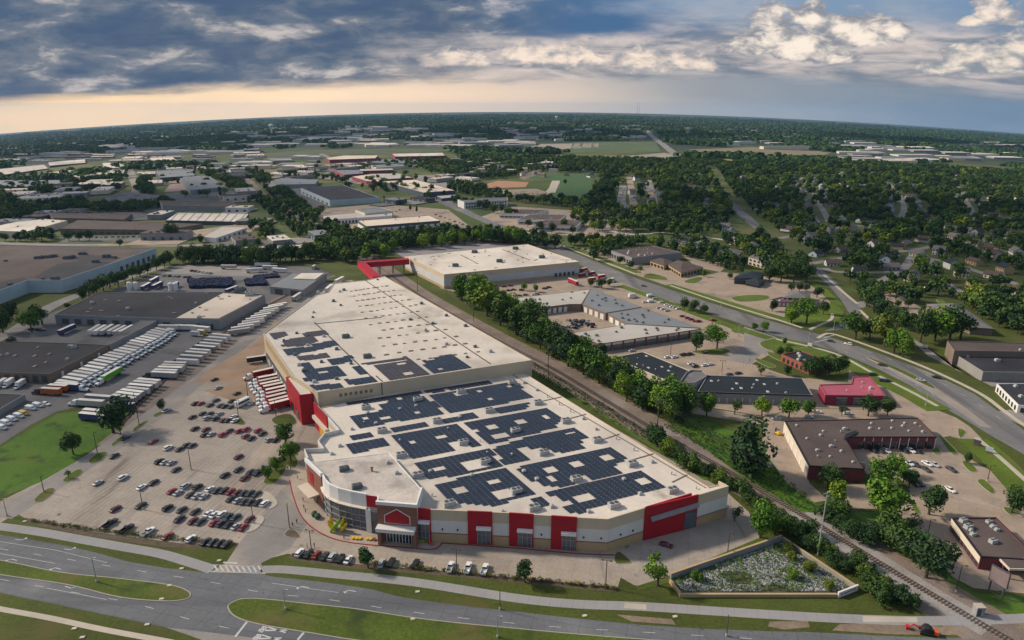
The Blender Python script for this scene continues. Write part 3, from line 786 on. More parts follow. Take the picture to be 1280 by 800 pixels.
sheet('parking_lot', [(240, 288), (300, 280), (320, 285), (300, 300), (255, 302)], tanlot, 1)
sheet('parking_lot', [(75, 297), (205, 295), (215, 301), (75, 303)], asphalt, 1)
ribbon('street', [(-60, 300), (0, 304), (70, 306), (150, 306), (230, 307), (285, 303)], 10, lanepave, 2)
ribbon('street', [(-40, 440), (20, 412), (62, 384), (105, 366), (150, 350), (205, 333)], 10, lanepave, 2)
ribbon('street', [(160, 205), (165, 220), (171, 238), (152, 248)], 16, lanepave, 2)
ribbon('street', [(-30, 288), (40, 270), (70, 266), (130, 250), (155, 247)], 9, lanepave, 2)
# the arterial road
UP = [(470, 214), (495, 222), (520, 230), (560, 250), (600, 270), (650, 291), (690, 306), (725, 319), (790, 346), (880, 376), (942, 395), (1005, 413), (1036, 421), (1067, 431), (1111, 446), (1161, 465), (1217, 492), (1252, 517), (1310, 560), (1360, 600)]
LO = [(1360, 640), (1310, 590), (1280, 568), (1233, 541), (1202, 522), (1177, 508), (1136, 481), (1099, 462), (1055, 443), (1014, 430), (967, 419), (933, 407), (880, 389), (830, 374), (780, 355), (735, 336), (700, 319), (640, 293), (590, 272), (550, 254), (510, 236), (485, 226), (462, 216)]
sheet('main_road', UP + LO, road2, 3)
SL = [(960, 300), (985, 322), (1015, 338), (1035, 356), (1052, 376), (1060, 389), (1056, 402), (1030, 414)]
SR = [(1060, 411), (1073, 399), (1078, 388), (1065, 374), (1042, 350), (1025, 335), (1002, 327), (975, 307)]
sheet('side_road', [(878, 212), (888, 224), (903, 250), (926, 272)] + SL + SR + [(940, 272), (914, 250), (897, 225), (886, 212)], road2, 4)
sheet('side_road', [(660+20, 250), (682, 250), (700, 226), (690, 226)], walk_m, 3)
ribbon('side_road', [(793, 264), (790, 240), (786, 220)], 11, tanlot, 3)
ribbon('side_road', [(776, 256), (779, 232)], 12, lanepave, 3); ribbon('side_road', [(820, 262), (810, 225)], 12, lanepave, 3)
ribbon('side_road', [(740, 272), (775, 292), (830, 291), (880, 296), (905, 300)], 6, walk_m, 3)
ribbon('side_road', [(1112, 388), (1085, 379), (1070, 383)], 9, lanepave, 3)
ribbon('side_road', [(1030, 335), (1050, 340), (1130, 340)], 7, lanepave, 2)
SUBST = [[(1012, 330), (1080, 318), (1145, 312), (1210, 300), (1300, 296)], [(1145, 312), (1160, 322), (1185, 328), (1240, 345), (1300, 365)], [(1225, 310), (1245, 320), (1300, 332)], [(975, 298), (1040, 285), (1120, 280), (1220, 274), (1310, 272)], [(940, 262), (1010, 256), (1100, 252), (1200, 250), (1310, 252)],
         [(920, 243), (1000, 238), (1100, 234), (1200, 234), (1310, 238)], [(1120, 280), (1130, 262), (1125, 245), (1110, 228)], [(1040, 285), (1030, 265), (1015, 240), (1000, 222)], [(1220, 274), (1210, 255), (1200, 236), (1180, 220)], [(905, 225), (1000, 222), (1100, 220), (1200, 222), (1310, 228)], [(1100, 352), (1130, 335), (1145, 312)], [(1160, 322), (1170, 345), (1200, 365)]]
for ln in SUBST: ribbon('residential_street', ln, 7.5, lanepave, 2)
# sidewalks
for ln in ([(655, 289), (700, 306), (735, 320), (795, 343)], [(838, 357), (900, 378), (960, 396), (1003, 410)], [(1022, 423), (1036, 417), (1062, 424), (1112, 442), (1165, 463), (1225, 492), (1258, 516), (1310, 552)],
           [(970, 424), (1040, 441), (1090, 466), (1135, 488), (1172, 508)], [(1220, 547), (1245, 568), (1290, 608)], [(1030, 344), (1050, 362), (1072, 380)], [(1040, 392), (1038, 400), (1012, 412)], [(1075, 388), (1090, 402)]):
    ribbon('sidewalk', ln, 2.0, walk_m, 5, h=.13)
# grass strips and lawns beside the arterial road
for ln, w in (([(835, 356), (900, 376), (960, 394), (1000, 404)], 9), ([(652, 287), (700, 303), (760, 326), (798, 341)], 6), ([(775, 357), (820, 373), (880, 396), (940, 416), (962, 423)], 7),
              ([(975, 428), (1040, 445), (1090, 470), (1135, 491), (1160, 505), (1174, 513)], 12), ([(1215, 549), (1245, 574), (1290, 622)], 12), ([(1012, 352), (1030, 364), (1048, 382)], 7)):
    ribbon('grass_strip', ln, w, lawn_m, 4, h=.10)
sheet('lawn', [(968, 399), (992, 394), (1012, 388), (1042, 378), (1055, 390), (1048, 402), (1022, 410), (1000, 406)], lawn_m, 3)
for isl in ([(1160, 372), (1166, 376)],): pass
def island(px, m=None, sm=4, soil=None):
    w = [tuple(G(*p)[:2]) for p in px]
    if sm: w = smooth_line(w, sm, True)
    w = ccw(w)
    sheet_w('kerb', inset(w, -.18), kerb_m, 1, h=.13, skirt=kerb_m)
    sheet_w('planted_island', w, m or lawn_m, 2, h=.14)
for p in ([(915, 372), (935, 369), (960, 370), (955, 375), (925, 377)], [(855, 352), (870, 347), (878, 348), (868, 354)], [(805, 347), (832, 350), (830, 346), (812, 342)], [(1170, 374), (1180, 377), (1177, 382)],
          [(950, 429), (965, 424), (985, 424), (1010, 433), (985, 437), (960, 437)], [(1198, 536), (1207, 540), (1200, 547)], [(1173, 543), (1180, 548), (1197, 566), (1188, 566)], [(1203, 578), (1210, 577), (1221, 588), (1212, 589)],
          [(1222, 602), (1230, 600), (1243, 613), (1238, 616)], [(1139, 629), (1142, 628), (1150, 640), (1145, 642)], [(1255, 634), (1275, 640), (1262, 643)], [(1118, 600), (1124, 598), (1138, 614), (1130, 616)], [(1165, 561), (1172, 560), (1176, 567), (1168, 567)],
          [(915, 412), (936, 412), (930, 416), (918, 416)], [(865, 440), (885, 437), (905, 436), (912, 440), (895, 444)], [(945, 448), (968, 456), (965, 460), (948, 453)], [(960, 440), (985, 447), (1000, 452), (990, 456), (966, 447)]):
    island(p)
# main lot islands
for p in ([(43, 625), (58, 612), (68, 611), (66, 617), (52, 627)], [(79, 600), (95, 588), (103, 588), (100, 594), (86, 602)], [(111, 577), (122, 567), (133, 565), (131, 571), (118, 579)], [(140, 555), (152, 546), (156, 546), (143, 557)],
          [(167, 536), (180, 527), (184, 527), (171, 538)], [(192, 519), (205, 513), (203, 517), (195, 521)], [(340, 526), (347, 520), (363, 518), (370, 529), (352, 533)], [(294, 529), (299, 522), (306, 528), (303, 531)],
          [(353, 562), (362, 560), (372, 577), (366, 585), (356, 578)], [(330, 602), (336, 592), (352, 578), (358, 584), (346, 602), (334, 605)], [(769, 695), (774, 690), (788, 702), (783, 704), (770, 704)]):
    island(p, grass_m)
for p in ([(318, 629), (326, 616), (336, 616), (346, 627), (344, 633), (334, 636)], [(306, 663), (314, 650), (324, 645), (330, 649), (322, 660), (312, 665)]): island(p, walk_m)
island([(356, 669), (362, 662), (370, 664), (374, 671), (366, 672)], mulch_m)
# right strip of grass by the basin wall, hedge strip
sheet('grass_strip', [(795, 733), (836, 720), (945, 674), (985, 662), (985, 668), (838, 728), (800, 738)], grass_m, 3, h=.05)
# front road
WB_T = [(-90, 655), (0, 668), (82, 682), (125, 692), (160, 702), (207, 710), (252, 715), (285, 716), (325, 717), (342, 721), (400, 727), (462, 736), (495, 745), (532, 751), (585, 758), (640, 764), (720, 773), (800, 781), (880, 786), (960, 789), (1010, 790), (1130, 796), (1330, 800)]
EB_B = [(1330, 870), (900, 850), (640, 840), (480, 826), (360, 812), (300, 806), (262, 800), (207, 784), (125, 767), (0, 741), (-90, 724)]
sheet('front_road', WB_T + EB_B, road, 2.3)
sheet('shoulder', [(207, 784), (250, 799), (262, 806), (330, 815), (420, 826), (420, 812), (330, 799), (250, 789)], lanepave, 3)
def median(px):
    w = ccw(smooth_line([tuple(G(*p)[:2]) for p in px], 5, True))
    sheet_w('kerb', inset(w, -.3), kerb_m, 2, h=.13, skirt=kerb_m); sheet_w('median_grass', w, grass_m, 3, h=.15)
median([(-120, 680), (0, 701), (75, 716), (150, 724), (212, 732), (233, 739), (237, 745), (230, 749), (205, 751), (150, 746), (82, 730), (0, 718), (-120, 697)])
median([(286, 760), (290, 754), (305, 749), (335, 750), (390, 756), (445, 762), (532, 775), (640, 786), (790, 799), (1000, 812), (1330, 826), (1330, 842), (1000, 834), (640, 820), (470, 803), (390, 791), (325, 780), (296, 771)])
ribbon('shared_path', [(-60, 651), (0, 658), (50, 665), (100, 674), (150, 683), (200, 692), (235, 702), (266, 712)], 3.6, path_m, 3)
ribbon('shared_path', [(326, 712), (357, 712), (420, 718), (520, 728), (640, 747), (720, 755), (800, 758), (880, 763), (960, 768), (1050, 773), (1145, 776), (1220, 775), (1330, 771)], 3.4, path_m, 6)
sheet('path_slab', [(781, 753.5), (808, 755.5), (808, 762.5), (780, 760)], walk_m, 7); sheet('path_slab', [(1078, 770), (1146, 771.5), (1147, 778), (1079, 777.5)], walk_m, 7)
ribbon('footpath', [(-60, 748), (0, 761), (60, 772), (130, 787), (200, 800), (260, 812)], 1.7, walk_m, 2)
sheet('bare_dirt_verge', [(1050, 780), (1140, 780), (1230, 788), (1220, 794), (1120, 793), (1040, 788)], dirt_m, 2.6)
sheet('bare_dirt_verge', [(962, 777), (1010, 776), (1012, 784), (980, 787), (960, 783)], dirt_m, 3)
sheet('bare_dirt_verge', [(770, 768), (840, 774), (845, 781), (790, 777)], dirt_m, 3)
sheet('bare_dirt_verge', [(925, 598), (960, 620), (1010, 655), (1060, 690), (1050, 695), (985, 652), (930, 615)], dirt_m, 3.7)
# planting bed along the front rows
ribbon('planting_bed', [(34, 650), (62, 657), (125, 669), (225, 682), (297, 681)], 2.2, mulch_m, 3)
ribbon('planting_bed', [(362, 695), (400, 703), (470, 710), (560, 717), (640, 725), (770, 737)], 2.0, mulch_m, 3)
# store front walk and its red kerb
WALK = [(362, 600), (366, 618), (374, 640), (384, 654), (395, 663), (410, 671), (430, 677), (460, 681), (500, 684), (538, 687), (548, 684), (552, 679)]
sheet('store_sidewalk', WALK + [(545, 676), (480, 670), (420, 640), (395, 600), (382, 585), (372, 580)], mat('store_walk', (.36, .29, .235), .9, .12, .2, fine=.06), 2, h=.12)
ribbon('red_kerb', WALK, .35, redkerb_m, 3, h=.135)
ribbon('red_kerb', [(552, 679), (640, 685), (720, 692), (770, 694)], .35, redkerb_m, 3, h=.135)
ribbon('red_kerb', [(384, 654), (395, 663), (410, 671)], .3, redkerb_m, 3, h=.137)
# basin floor
BAS = [(838, 723), (976, 675), (1068, 735), (1046, 742), (850, 742)]
sheet('basin_floor', BAS, soil_m, 3)
sheet('field', [(866, 521), (945, 549), (985, 606), (1036, 641), (1002, 640), (930, 597), (880, 560), (836, 532), (846, 522)], lush_m, 4.6)
sheet('field', [(1040, 640), (1100, 640), (1125, 660), (1165, 705), (1220, 742), (1290, 745), (1290, 768), (1235, 764), (1180, 735), (1120, 700), (1060, 664)], lush_m, 1.5)
sheet('field', [(640, 446), (700, 485), (800, 550), (880, 600), (900, 604), (905, 600), (820, 546), (720, 484), (660, 446)], lush_m, 1.5)
ribbon('gravel_shoulder', [(985, 641), (1050, 682), (1115, 722), (1180, 760), (1232, 790)], 4.5, mat('pale_gravel', (.27, .25, .235), .95, .2, .3, fine=.25, fscale=2.5), 4.3)
ribbon('gravel_shoulder', [(1010, 640), (1065, 674), (1130, 715), (1190, 752), (1240, 780)], 3.5, MATS['pale_gravel'], 4.4)
sheet('truck_yard', [(198, 256), (206, 242), (240, 239), (284, 234), (300, 246), (296, 258)], asphalt, 1)
sheet('parking_lot', [(205, 240), (216, 226), (226, 226), (236, 238)], MATS['pinkish_lot'] if 'pinkish_lot' in MATS else mat('pinkish_lot', (.30, .21, .19), .9, .2, .03), 2)
sheet('truck_yard', [(60, 262), (100, 258), (205, 259), (205, 268), (170, 272), (60, 274)], asphalt, 1)
sheet('parking_lot', [(0, 236), (95, 228), (110, 232), (60, 246), (0, 252)], asphalt, 1)
# ------------------------------------------------------------------ painted marks
pb, yb, fb = MB(), MB(), MB()
def stripe_w(mb, a, b, w, layer=6):
    d = (b - a).normalized(); s = Vector((-d.y, d.x, 0))*w/2
    mb.quad([(q.x, q.y, tz(q.x, q.y) + lay(layer, q.y)) for q in (a - s, b - s, b + s, a + s)])
def stripe(mb, p, q, w, layer=6): stripe_w(mb, G(*p), G(*q), w, layer)
def dashes(mb, px, on, off, w, layer=6):
    line = [Vector((*q, 0)) for q in smooth_line([tuple(G(*p)[:2]) for p in px], 10)]
    acc = 0.0; seg = []
    for a, b in zip(line, line[1:]):
        L_ = (b - a).length
        if acc % (on + off) < on or off == 0: stripe_w(mb, a, b, w, layer)
        acc += L_
def dash_w(mb, px, on, off, w, layer=6):
    line = [Vector((*q, 0)) for q in smooth_line([tuple(G(*p)[:2]) for p in px], 10)]
    cum = [0]
    for a, b in zip(line, line[1:]): cum.append(cum[-1] + (b - a).length)
    def at(s):
        for i in range(len(line)-1):
            if s <= cum[i+1]: return line[i].lerp(line[i+1], (s - cum[i])/max(cum[i+1]-cum[i], 1e-6))
        return line[-1]
    s = 0
    while s + on < cum[-1]:
        stripe_w(mb, at(s), at(s + on), w, layer); s += on + off
dash_w(pb, [(0, 686), (90, 700), (170, 713), (260, 727), (330, 741), (400, 748), (500, 763), (600, 775), (700, 784), (800, 790), (1000, 802)], 3.0, 9, .16)
dash_w(pb, [(0, 724), (90, 740), (170, 755), (240, 775), (300, 788)], 3.0, 9, .16)
dash_w(pb, [(0, 677), (82, 690), (140, 705)], 20, .01, .14)
dash_w(pb, [(340, 729), (400, 738), (445, 743)], 20, .01, .14)
dash_w(pb, [(58, 735), (100, 744), (150, 752)], 20, .01, .14)
dash_w(pb, [(0, 692), (40, 698), (85, 708)], 20, .01, .14)
stripe(pb, (279, 703), (297, 704), .6)
for i in range(9):
    x = 264 + i*6.8
    stripe(pb, (x + 4, 707), (x + 9, 715), .45)
stripe(pb, (266, 706), (318, 708), .22); stripe(pb, (260, 714), (332, 717), .22)
stripe(pb, (309, 777), (294, 796), .6); stripe(pb, (381, 789), (372, 800), .6)
def rotated(px, py, az, polys):
    p = G(px, py); a = math.radians(az); f = Vector((math.sin(a), math.cos(a), 0)); r = Vector((f.y, -f.x, 0))
    for po in polys: pb.quad([(q.x, q.y, tz(q.x, q.y) + lay(6, q.y)) for q in [p + r*x + f*y for x, y in ccw(po)]])
# rail crossing marks: a big X with an R on either side
RR = [[(-.25, 0), (.25, 0), (.25, 2.4), (-.25, 2.4)], [(.25, 1.9), (1.1, 1.9), (1.1, 2.4), (.25, 2.4)], [(.7, 1.2), (1.1, 1.2), (1.1, 1.9), (.7, 1.9)], [(.25, .95), (1.1, .95), (1.1, 1.2), (.25, 1.2)], [(.5, .0), (.95, 0), (.7, .95), (.35, .95)]]
RR = [[(x*.8, y*.62) for x, y in q] for q in RR]
for cx, cy in ((341, 787), (334, 797)):
    A = G(cx - 7, cy - 3.5); B = G(cx + 16, cy + 3.8); stripe_w(pb, A, B, .42); A = G(cx - 10, cy + 1.2); B = G(cx + 18, cy + .6); stripe_w(pb, A, B, .42)
    for dx, dy in ((-13, -4), (-17, -.5)):
        rotated(cx + dx, cy + dy, 104, RR)
ARROW = [[(-.12, -2), (.12, -2), (.12, .3), (-.12, .3)], [(-.12, .3), (.12, .3), (-.7, 1.0), (-.95, .8)], [(-1.5, .55), (-.55, .5), (-.95, 1.5)]]
for x, y, az in ((15, 699, -72), (70, 710, -72), (26, 675, 100), (87, 687, 100), (88, 735, 110), (150, 747, 110), (378, 733, -75), (437, 738, -75)): rotated(x, y, az, ARROW)
# stall stripes
def stalls(mb, a, b, n, ln, az, w=.12):
    A, B = G(*a), G(*b); f = Vector((math.sin(math.radians(az)), math.cos(math.radians(az)), 0))
    for i in range(n + 1):
        p = A.lerp(B, i/n); stripe_w(mb, p, p + f*ln, w, 5)
stalls(yb, (470, 706), (768, 733), 32, 5.5, 10); stalls(yb, (368, 697), (468, 707), 11, 5.5, 11)
stalls(yb, (560, 682), (765, 693), 24, 3.0, 10, .18)
for a, b, nn in (((40, 648), (296, 678), 38), ((95, 632), (316, 663), 36), ((110, 618), (322, 645), 34), ((128, 600), (335, 620), 34), ((150, 585), (330, 600), 30), ((160, 565), (335, 582), 30), ((175, 548), (345, 566), 29), ((190, 532), (350, 545), 28), ((205, 519), (335, 528), 22), ((230, 500), (320, 510), 18)):
    stalls(fb, a, b, nn, 10.4, 14)
stalls(fb, (1090, 580), (1200, 585), 22, 5.2, 170); stalls(fb, (1110, 560), (1170, 562), 14, 5.2, 170); stalls(fb, (1140, 600), (1215, 620), 16, 10, 150)
stalls(fb, (860, 452), (960, 462), 24, 5.2, 20)
for nm, mb, m in (('road_marking', pb, paint_m), ('stall_marking', yb, ypaint_m), ('stall_marking', fb, fpaint_m)): tag(mb.build(nm, m), kind=ST)
mp_, my_ = MB(), MB()
dash_w(mp_, [(560, 253), (640, 283), (720, 319), (800, 354), (880, 380), (960, 404), (1005, 418)], 3, 9, .18, 7)
dash_w(mp_, [(1060, 431), (1110, 448), (1160, 470), (1215, 500), (1260, 530)], 3, 9, .18, 7)
dash_w(mp_, [(1055, 439), (1105, 461), (1140, 478), (1200, 516)], 3, 9, .18, 7)
dash_w(my_, [(1057, 435), (1108, 454), (1150, 474), (1210, 509), (1290, 560)], 20, .01, .2, 7)
dash_w(my_, [(690, 310), (760, 342), (830, 367), (900, 389), (1000, 419)], 20, .01, .2, 7)
dash_w(my_, [(966, 302), (1000, 327), (1040, 357), (1062, 380)], 20, .01, .2, 7)
for y0 in (0, 6): stripe(mp_, (1018 + y0*2, 428 - y0), (1034 + y0*2, 424 - y0), .5, 7)
tag(mp_.build('road_marking', paint_m), kind=ST); tag(my_.build('road_marking', ypaint_m), kind=ST)
sheet('turn_lane', [(1085, 449), (1100, 452), (1160, 479), (1200, 505), (1240, 535), (1225, 533), (1190, 508), (1150, 482)], mat('pale_turn_lane', (.27, .235, .20), .9, .15, .1), 6)
median([(1085, 447), (1110, 455), (1150, 473), (1168, 484), (1160, 483), (1120, 463), (1092, 451)])
# ------------------------------------------------------------------ middle distance fields
sheet('sports_field', [(672, 243), (692, 249), (734, 251), (743, 217), (690, 217), (663, 215), (662, 224), (697, 226), (702, 230), (694, 242)], turf_m, 2)
sheet('ball_field', [(598, 233), (622, 226), (661, 228), (657, 234), (600, 236)], clay_m, 3)
sheet('parking_lot', [(615, 238), (670, 236), (684, 240), (680, 244), (620, 243)], tanlot, 2)
sheet('parking_lot', [(682, 240), (692, 228), (700, 227), (694, 241)], walk_m, 3)
sheet('dirt_lot', [(648, 222), (668, 212), (680, 211), (672, 218), (655, 225)], dirt_m, 2)
sheet('field', [(712, 191), (716, 178), (820, 177), (826, 190)], mat('pale_green_field', (.085, .115, .05), .95, .25, .01), 2)
sheet('dirt_field', [(655, 186), (676, 180), (748, 179), (748, 184), (690, 187)], mat('pale_dirt_field', (.30, .25, .20), .95, .3, .02), 2)
sheet('field', [(860, 187), (940, 184), (1040, 190), (1030, 194), (900, 195)], mat('tan_field', (.20, .165, .095), .95, .25, .01), 2)
sheet('field', [(1098, 212), (1110, 207), (1200, 208), (1300, 214), (1300, 220), (1200, 216)], mat('yellow_green_field', (.21, .20, .06), .95, .25, .01), 2)  # bright yellow-green is the field's own colour
sheet('field', [(700, 196), (800, 194), (860, 196), (1000, 203), (900, 203), (780, 200)], MATS['yellow_green_field'], 2)
sheet('dirt_lot', [(775, 196), (830, 191), (862, 196), (850, 200), (800, 200)], MATS['pale_dirt_field'], 3)
ribbon('highway', [(856, 200), (842, 191), (828, 180), (815, 170), (808, 163)], 26, lanepave, 4)
sheet('field', [(320, 193), (380, 188), (560, 186), (575, 189), (330, 197)], mat('grey_green_field', (.085, .098, .055), .95, .25, .01), 2)
sheet('field', [(300, 214), (340, 206), (425, 203), (415, 211), (330, 219)], drygrass_m, 2)
sheet('field', [(255, 222), (300, 216), (330, 220), (300, 226)], drygrass_m, 2)
sheet('field', [(600, 193), (720, 196), (740, 200), (610, 199)], mat('far_meadow', (.10, .11, .045), .95, .25, .01), 2)
sheet('field', [(-40, 212), (0, 206), (150, 196), (160, 199), (60, 206), (-40, 220)], mat('dark_green_field', (.030, .060, .032), .95, .2, .01), 2)
ribbon('street', [(360, 258), (330, 225), (310, 205), (302, 196)], 9, lanepave, 2)
ribbon('street', [(470, 214), (440, 206), (420, 200), (400, 192)], 12, lanepave, 2)
ribbon('side_road', [(1300, 322), (1230, 308), (1180, 296), (1110, 270), (1010, 240), (900, 222)], 8, lanepave, 2)
# ------------------------------------------------------------------ buildings
def rtu_mesh(v):
    mb = MB()
    if v == 0: mb.box((0, 0, .75), (2.2, 1.6, 1.1)); mb.box((0, 0, .1), (2.4, 1.8, .2)); mb.cyl((.45, 0, 1.3), (.45, 0, 1.45), .5, .5, 10, 1); mb.box((-1.2, 0, .8), (.5, 1.2, .7), top=(.5, 1))
    elif v == 1: mb.box((0, 0, .5), (1.3, 1.3, .7), top=(.9, .9)); mb.box((0, 0, .08), (1.5, 1.5, .16)); mb.cyl((0, 0, .85), (0, 0, 1.05), .45, .3, 8)
    elif v == 2: mb.box((0, 0, .16), (1.5, 2.6, .32)); mb.box((0, 0, .38), (1.35, 2.45, .12), top=(.8, .9))
    elif v == 3: mb.box((0, 0, 1.0), (3.6, 2.2, 1.6)); mb.box((0, 0, .1), (3.8, 2.4, .2)); mb.cyl((.9, 0, 1.8), (.9, 0, 2.0), .7, .7, 10, 1); mb.cyl((-.8, 0, 1.8), (-.8, 0, 2.0), .7, .7, 10, 1); mb.box((2.1, 0, 1.0), (.7, 1.8, 1.0), top=(.3, 1))
    elif v == 4: mb.cyl((0, 0, 0), (0, 0, .9), .22, .22, 8); mb.cyl((0, 0, .9), (0, 0, 1.15), .45, .2, 8)
    return mb
RTU = {}
UNAME = {0: 'rooftop_unit', 1: 'roof_vent', 2: 'roof_hatch', 3: 'rooftop_unit', 4: 'vent_pipe'}
def unit(root, p, v, m=None, rz=0.0, s=1.0):
    m = m or {2: skyl_m}.get(v, rtu_m)
    k = (v, m.name)
    if k not in RTU: RTU[k] = rtu_mesh(v).mesh(UNAME[v], [m, dgrey_m])
    o = bpy.data.objects.new(UNAME[v], RTU[k]); C.objects.link(o); o.parent = root
    o.location = p - root.location; o.rotation_euler = (0, 0, rz); o.scale = (s, s, s); return o
class Bd: pass
def shell(root, poly, z0, zt, par, wallm, roofm, wn='wall', rn='roof', thick=.3):
    poly = ccw([(p[0], p[1]) for p in poly]); n = len(poly); inn = inset(poly, thick); zr = zt - par; mb = MB()
    for i in range(n):
        a, b = poly[i], poly[(i+1) % n]; c, d = inn[i], inn[(i+1) % n]
        mb.quad([(*a, z0), (*b, z0), (*b, zt), (*a, zt)])
        mb.quad([(*a, zt), (*b, zt), (*d, zt), (*c, zt)])
        if par > .02: mb.quad([(*c, zt), (*d, zt), (*d, zr - .05), (*c, zr - .05)])
    w = mb.build(wn, wallm, root, off=root.location)
    bm = bmesh.new(); f = bm.faces.new([bm.verts.new((p[0]-root.location.x, p[1]-root.location.y, zr - root.location.z)) for p in (inn if par > .02 else inset(poly, .02))])
    f.normal_update(); bmesh.ops.triangulate(bm, faces=[f]); me = bpy.data.meshes.new(rn); bm.to_mesh(me); bm.free(); me.materials.append(roofm)
    for p in me.polygons: pass
    r = bpy.data.objects.new(rn, me); C.objects.link(r); r.parent = root
    return w, r, inn, zr
BN = 0
def building(name, label, cat, px, H, wallm, roofm, par=.5, units=0, uv=(0, 1, 1, 4), group=None, um=None, us=1.0, trim=None):
    b = Bd(); W_ = [G(*p, H) for p in px]
    cx, cy = sum(p.x for p in W_)/len(W_), sum(p.y for p in W_)/len(W_)
    b.z = tz(cx, cy); b.H = H; b.px = px
    b.root = thing(name, label, cat, Vector((cx, cy, b.z)), 0, group)
    b.c = Vector((cx, cy, 0)); b.poly = W_
    zmin = min(tz(p.x, p.y) for p in W_) - .6
    b.w, b.r, b.inn, b.zr = shell(b.root, W_, zmin, b.z + H, par, wallm, roofm)
    if trim:
        pl = ccw([(p.x, p.y) for p in W_]); o_ = inset(pl, -.06); i_ = inset(pl, .36); mb = MB()
        for i in range(len(pl)):
            j = (i+1) % len(pl); z1, z2 = b.z + H + .02, b.z + H - .45
            mb.quad([(*o_[i], z1), (*o_[j], z1), (*i_[j], z1), (*i_[i], z1)]); mb.quad([(*o_[i], z2), (*o_[j], z2), (*o_[j], z1), (*o_[i], z1)])
        mb.build('roof_edge', trim, b.root, off=b.root.location)
    if units:
        big = inset(ccw([(p.x, p.y) for p in W_]), 2.0)
        e = W_[1] - W_[0]; rz = math.atan2(e.y, e.x)
        xs = [p[0] for p in big]; yy = [p[1] for p in big]; k = 0; t = 0; done = []
        while k < units and t < 2000:
            t += 1; q = (R.uniform(min(xs), max(xs)), R.uniform(min(yy), max(yy)))
            if inpoly(q, big) and all((q[0]-d[0])**2 + (q[1]-d[1])**2 > 9 for d in done):
                done.append(q); unit(b.root, Vector((*q, b.zr)), R.choice(uv), um, rz, us*R.uniform(.8, 1.15)); k += 1
    return b
def edge(b, pa, pb):
    A, B = G(*pa, b.H), G(*pb, b.H); A, B = Vector((A.x, A.y, b.z)), Vector((B.x, B.y, b.z))
    e = (B - A).normalized(); n = Vector((e.y, -e.x, 0))
    if n.dot(A - b.c) < 0: n = -n
    return A, B, e, n
def wbox(root, name, A, e, n, s0, s1, z0, z1, m, proud=.08, parent=None, link=True):
    c = A + e*((s0+s1)/2) + n*(proud/2 - .02)
    par = parent or root
    o = MB().box((c.x, c.y, A.z + (z0+z1)/2), (s1-s0, proud + .04, z1-z0), math.atan2(e.y, e.x)).build(name, m, par, off=root.location)
    return o
def winrow(b, pa, pb, n, frac, z0, z1, name='window', m=None, f0=.03, f1=.97, frame=None, proud=.06):
    A, B, e, nn = edge(b, pa, pb); L_ = (B - A).length; m = m or glass_m; out = []
    for i in range(n):
        c = L_*(f0 + (f1-f0)*(i + .5)/n); w = L_*(f1-f0)/n*frac/2
        o = wbox(b.root, name, A, e, nn, c-w, c+w, z0, z1, m, proud)
        if frame:
            wbox(b.root, 'frame', A, e, nn, c-w-.1, c+w+.1, z1, z1+.12, frame, proud+.04, parent=o)
        out.append(o)
    return out
def band(b, pa, pb, z0, z1, m, name='wall_band', f0=0, f1=1, proud=.05):
    A, B, e, nn = edge(b, pa, pb); L_ = (B - A).length
    return wbox(b.root, name, A, e, nn, L_*f0, L_*f1, z0, z1, m, proud)
# ================================================================== the big store
S = thing('superstore', 'huge red, beige and white store with solar panels and a pitched red entrance gable', 'store', G(600, 560))
def wallring(root, poly, z0, z1, m, name, thick=.3, closed=True, skip=()):
    n = len(poly); mb = MB(); inn = inset(ccw(poly), thick); poly = ccw(poly)
    for i in range(n):
        a, b = poly[i], poly[(i+1) % n]; mb.quad([(*a, z0), (*b, z0), (*b, z1), (*a, z1)])
    return mb.build(name, m, root, off=root.location)
def P2(px, h): return [tuple(G(*p, h)[:2]) for p in px]
# low wing
LOWF = [(521, 635.5), (540, 637), (640, 641.5), (721, 647), (760, 649), (806, 635), (872.5, 619), (911, 607.5)]
low_px = [(396, 507), (410, 522), (423, 537), (405, 541), (397, 551), (404, 560), (380, 561), (384, 572), (420, 590), (490, 612)] + LOWF + [(899, 601), (886, 604), (655, 462.5), (520, 480)]
low = P2(low_px, 11.3)
shell(S, low, 7.6, 9.95, .25, wallbeige, roofw, 'upper_wall', 'low_roof', .3)
def parapet(name, pts, z0, z1, th, m):
    a, b = pts, offset_line(pts, th); mb = MB()
    for i in range(len(pts)-1):
        for q in ([a[i], a[i+1]], [b[i+1], b[i]]): mb.quad([(*q[0], z0), (*q[1], z0), (*q[1], z1), (*q[0], z1)])
        mb.quad([(*a[i], z1), (*a[i+1], z1), (*b[i+1], z1), (*b[i], z1)])
    for q in ((a[0], b[0]), (a[-1], b[-1])): mb.quad([(*q[0], z0), (*q[1], z0), (*q[1], z1), (*q[0], z1)])
    return mb.build(name, m, S, off=S.location)
parapet('front_parapet', P2(LOWF + [(899, 601)], 11.3), 9.9, 11.3, .45, wallbeige)
parapet('left_parapet', P2(low_px[:8], 11.3), 9.9, 11.3, .45, wallwhite)
wallring(S, low, 3.1, 7.6, wallwhite, 'middle_wall'); wallring(S, inset(ccw(low), -.06), -.3, 3.1, walltan, 'lower_wall'); wallring(S, inset(ccw(low), -.10), 3.05, 3.3, brick3, 'wall_stripe')
ROOFL = 9.7
# tall wing
TALL = [(329, 417), (340, 409), (395, 368.5), (410, 365), (417, 354), (457, 350), (480, 345), (665, 450), (397, 490), (366, 470)]
tall = P2(TALL, 15.5)
shell(S, tall, -.3, 15.5, .35, wallbeige, roofw, 'tall_wall', 'tall_roof', .4)
ROOFT = 15.15
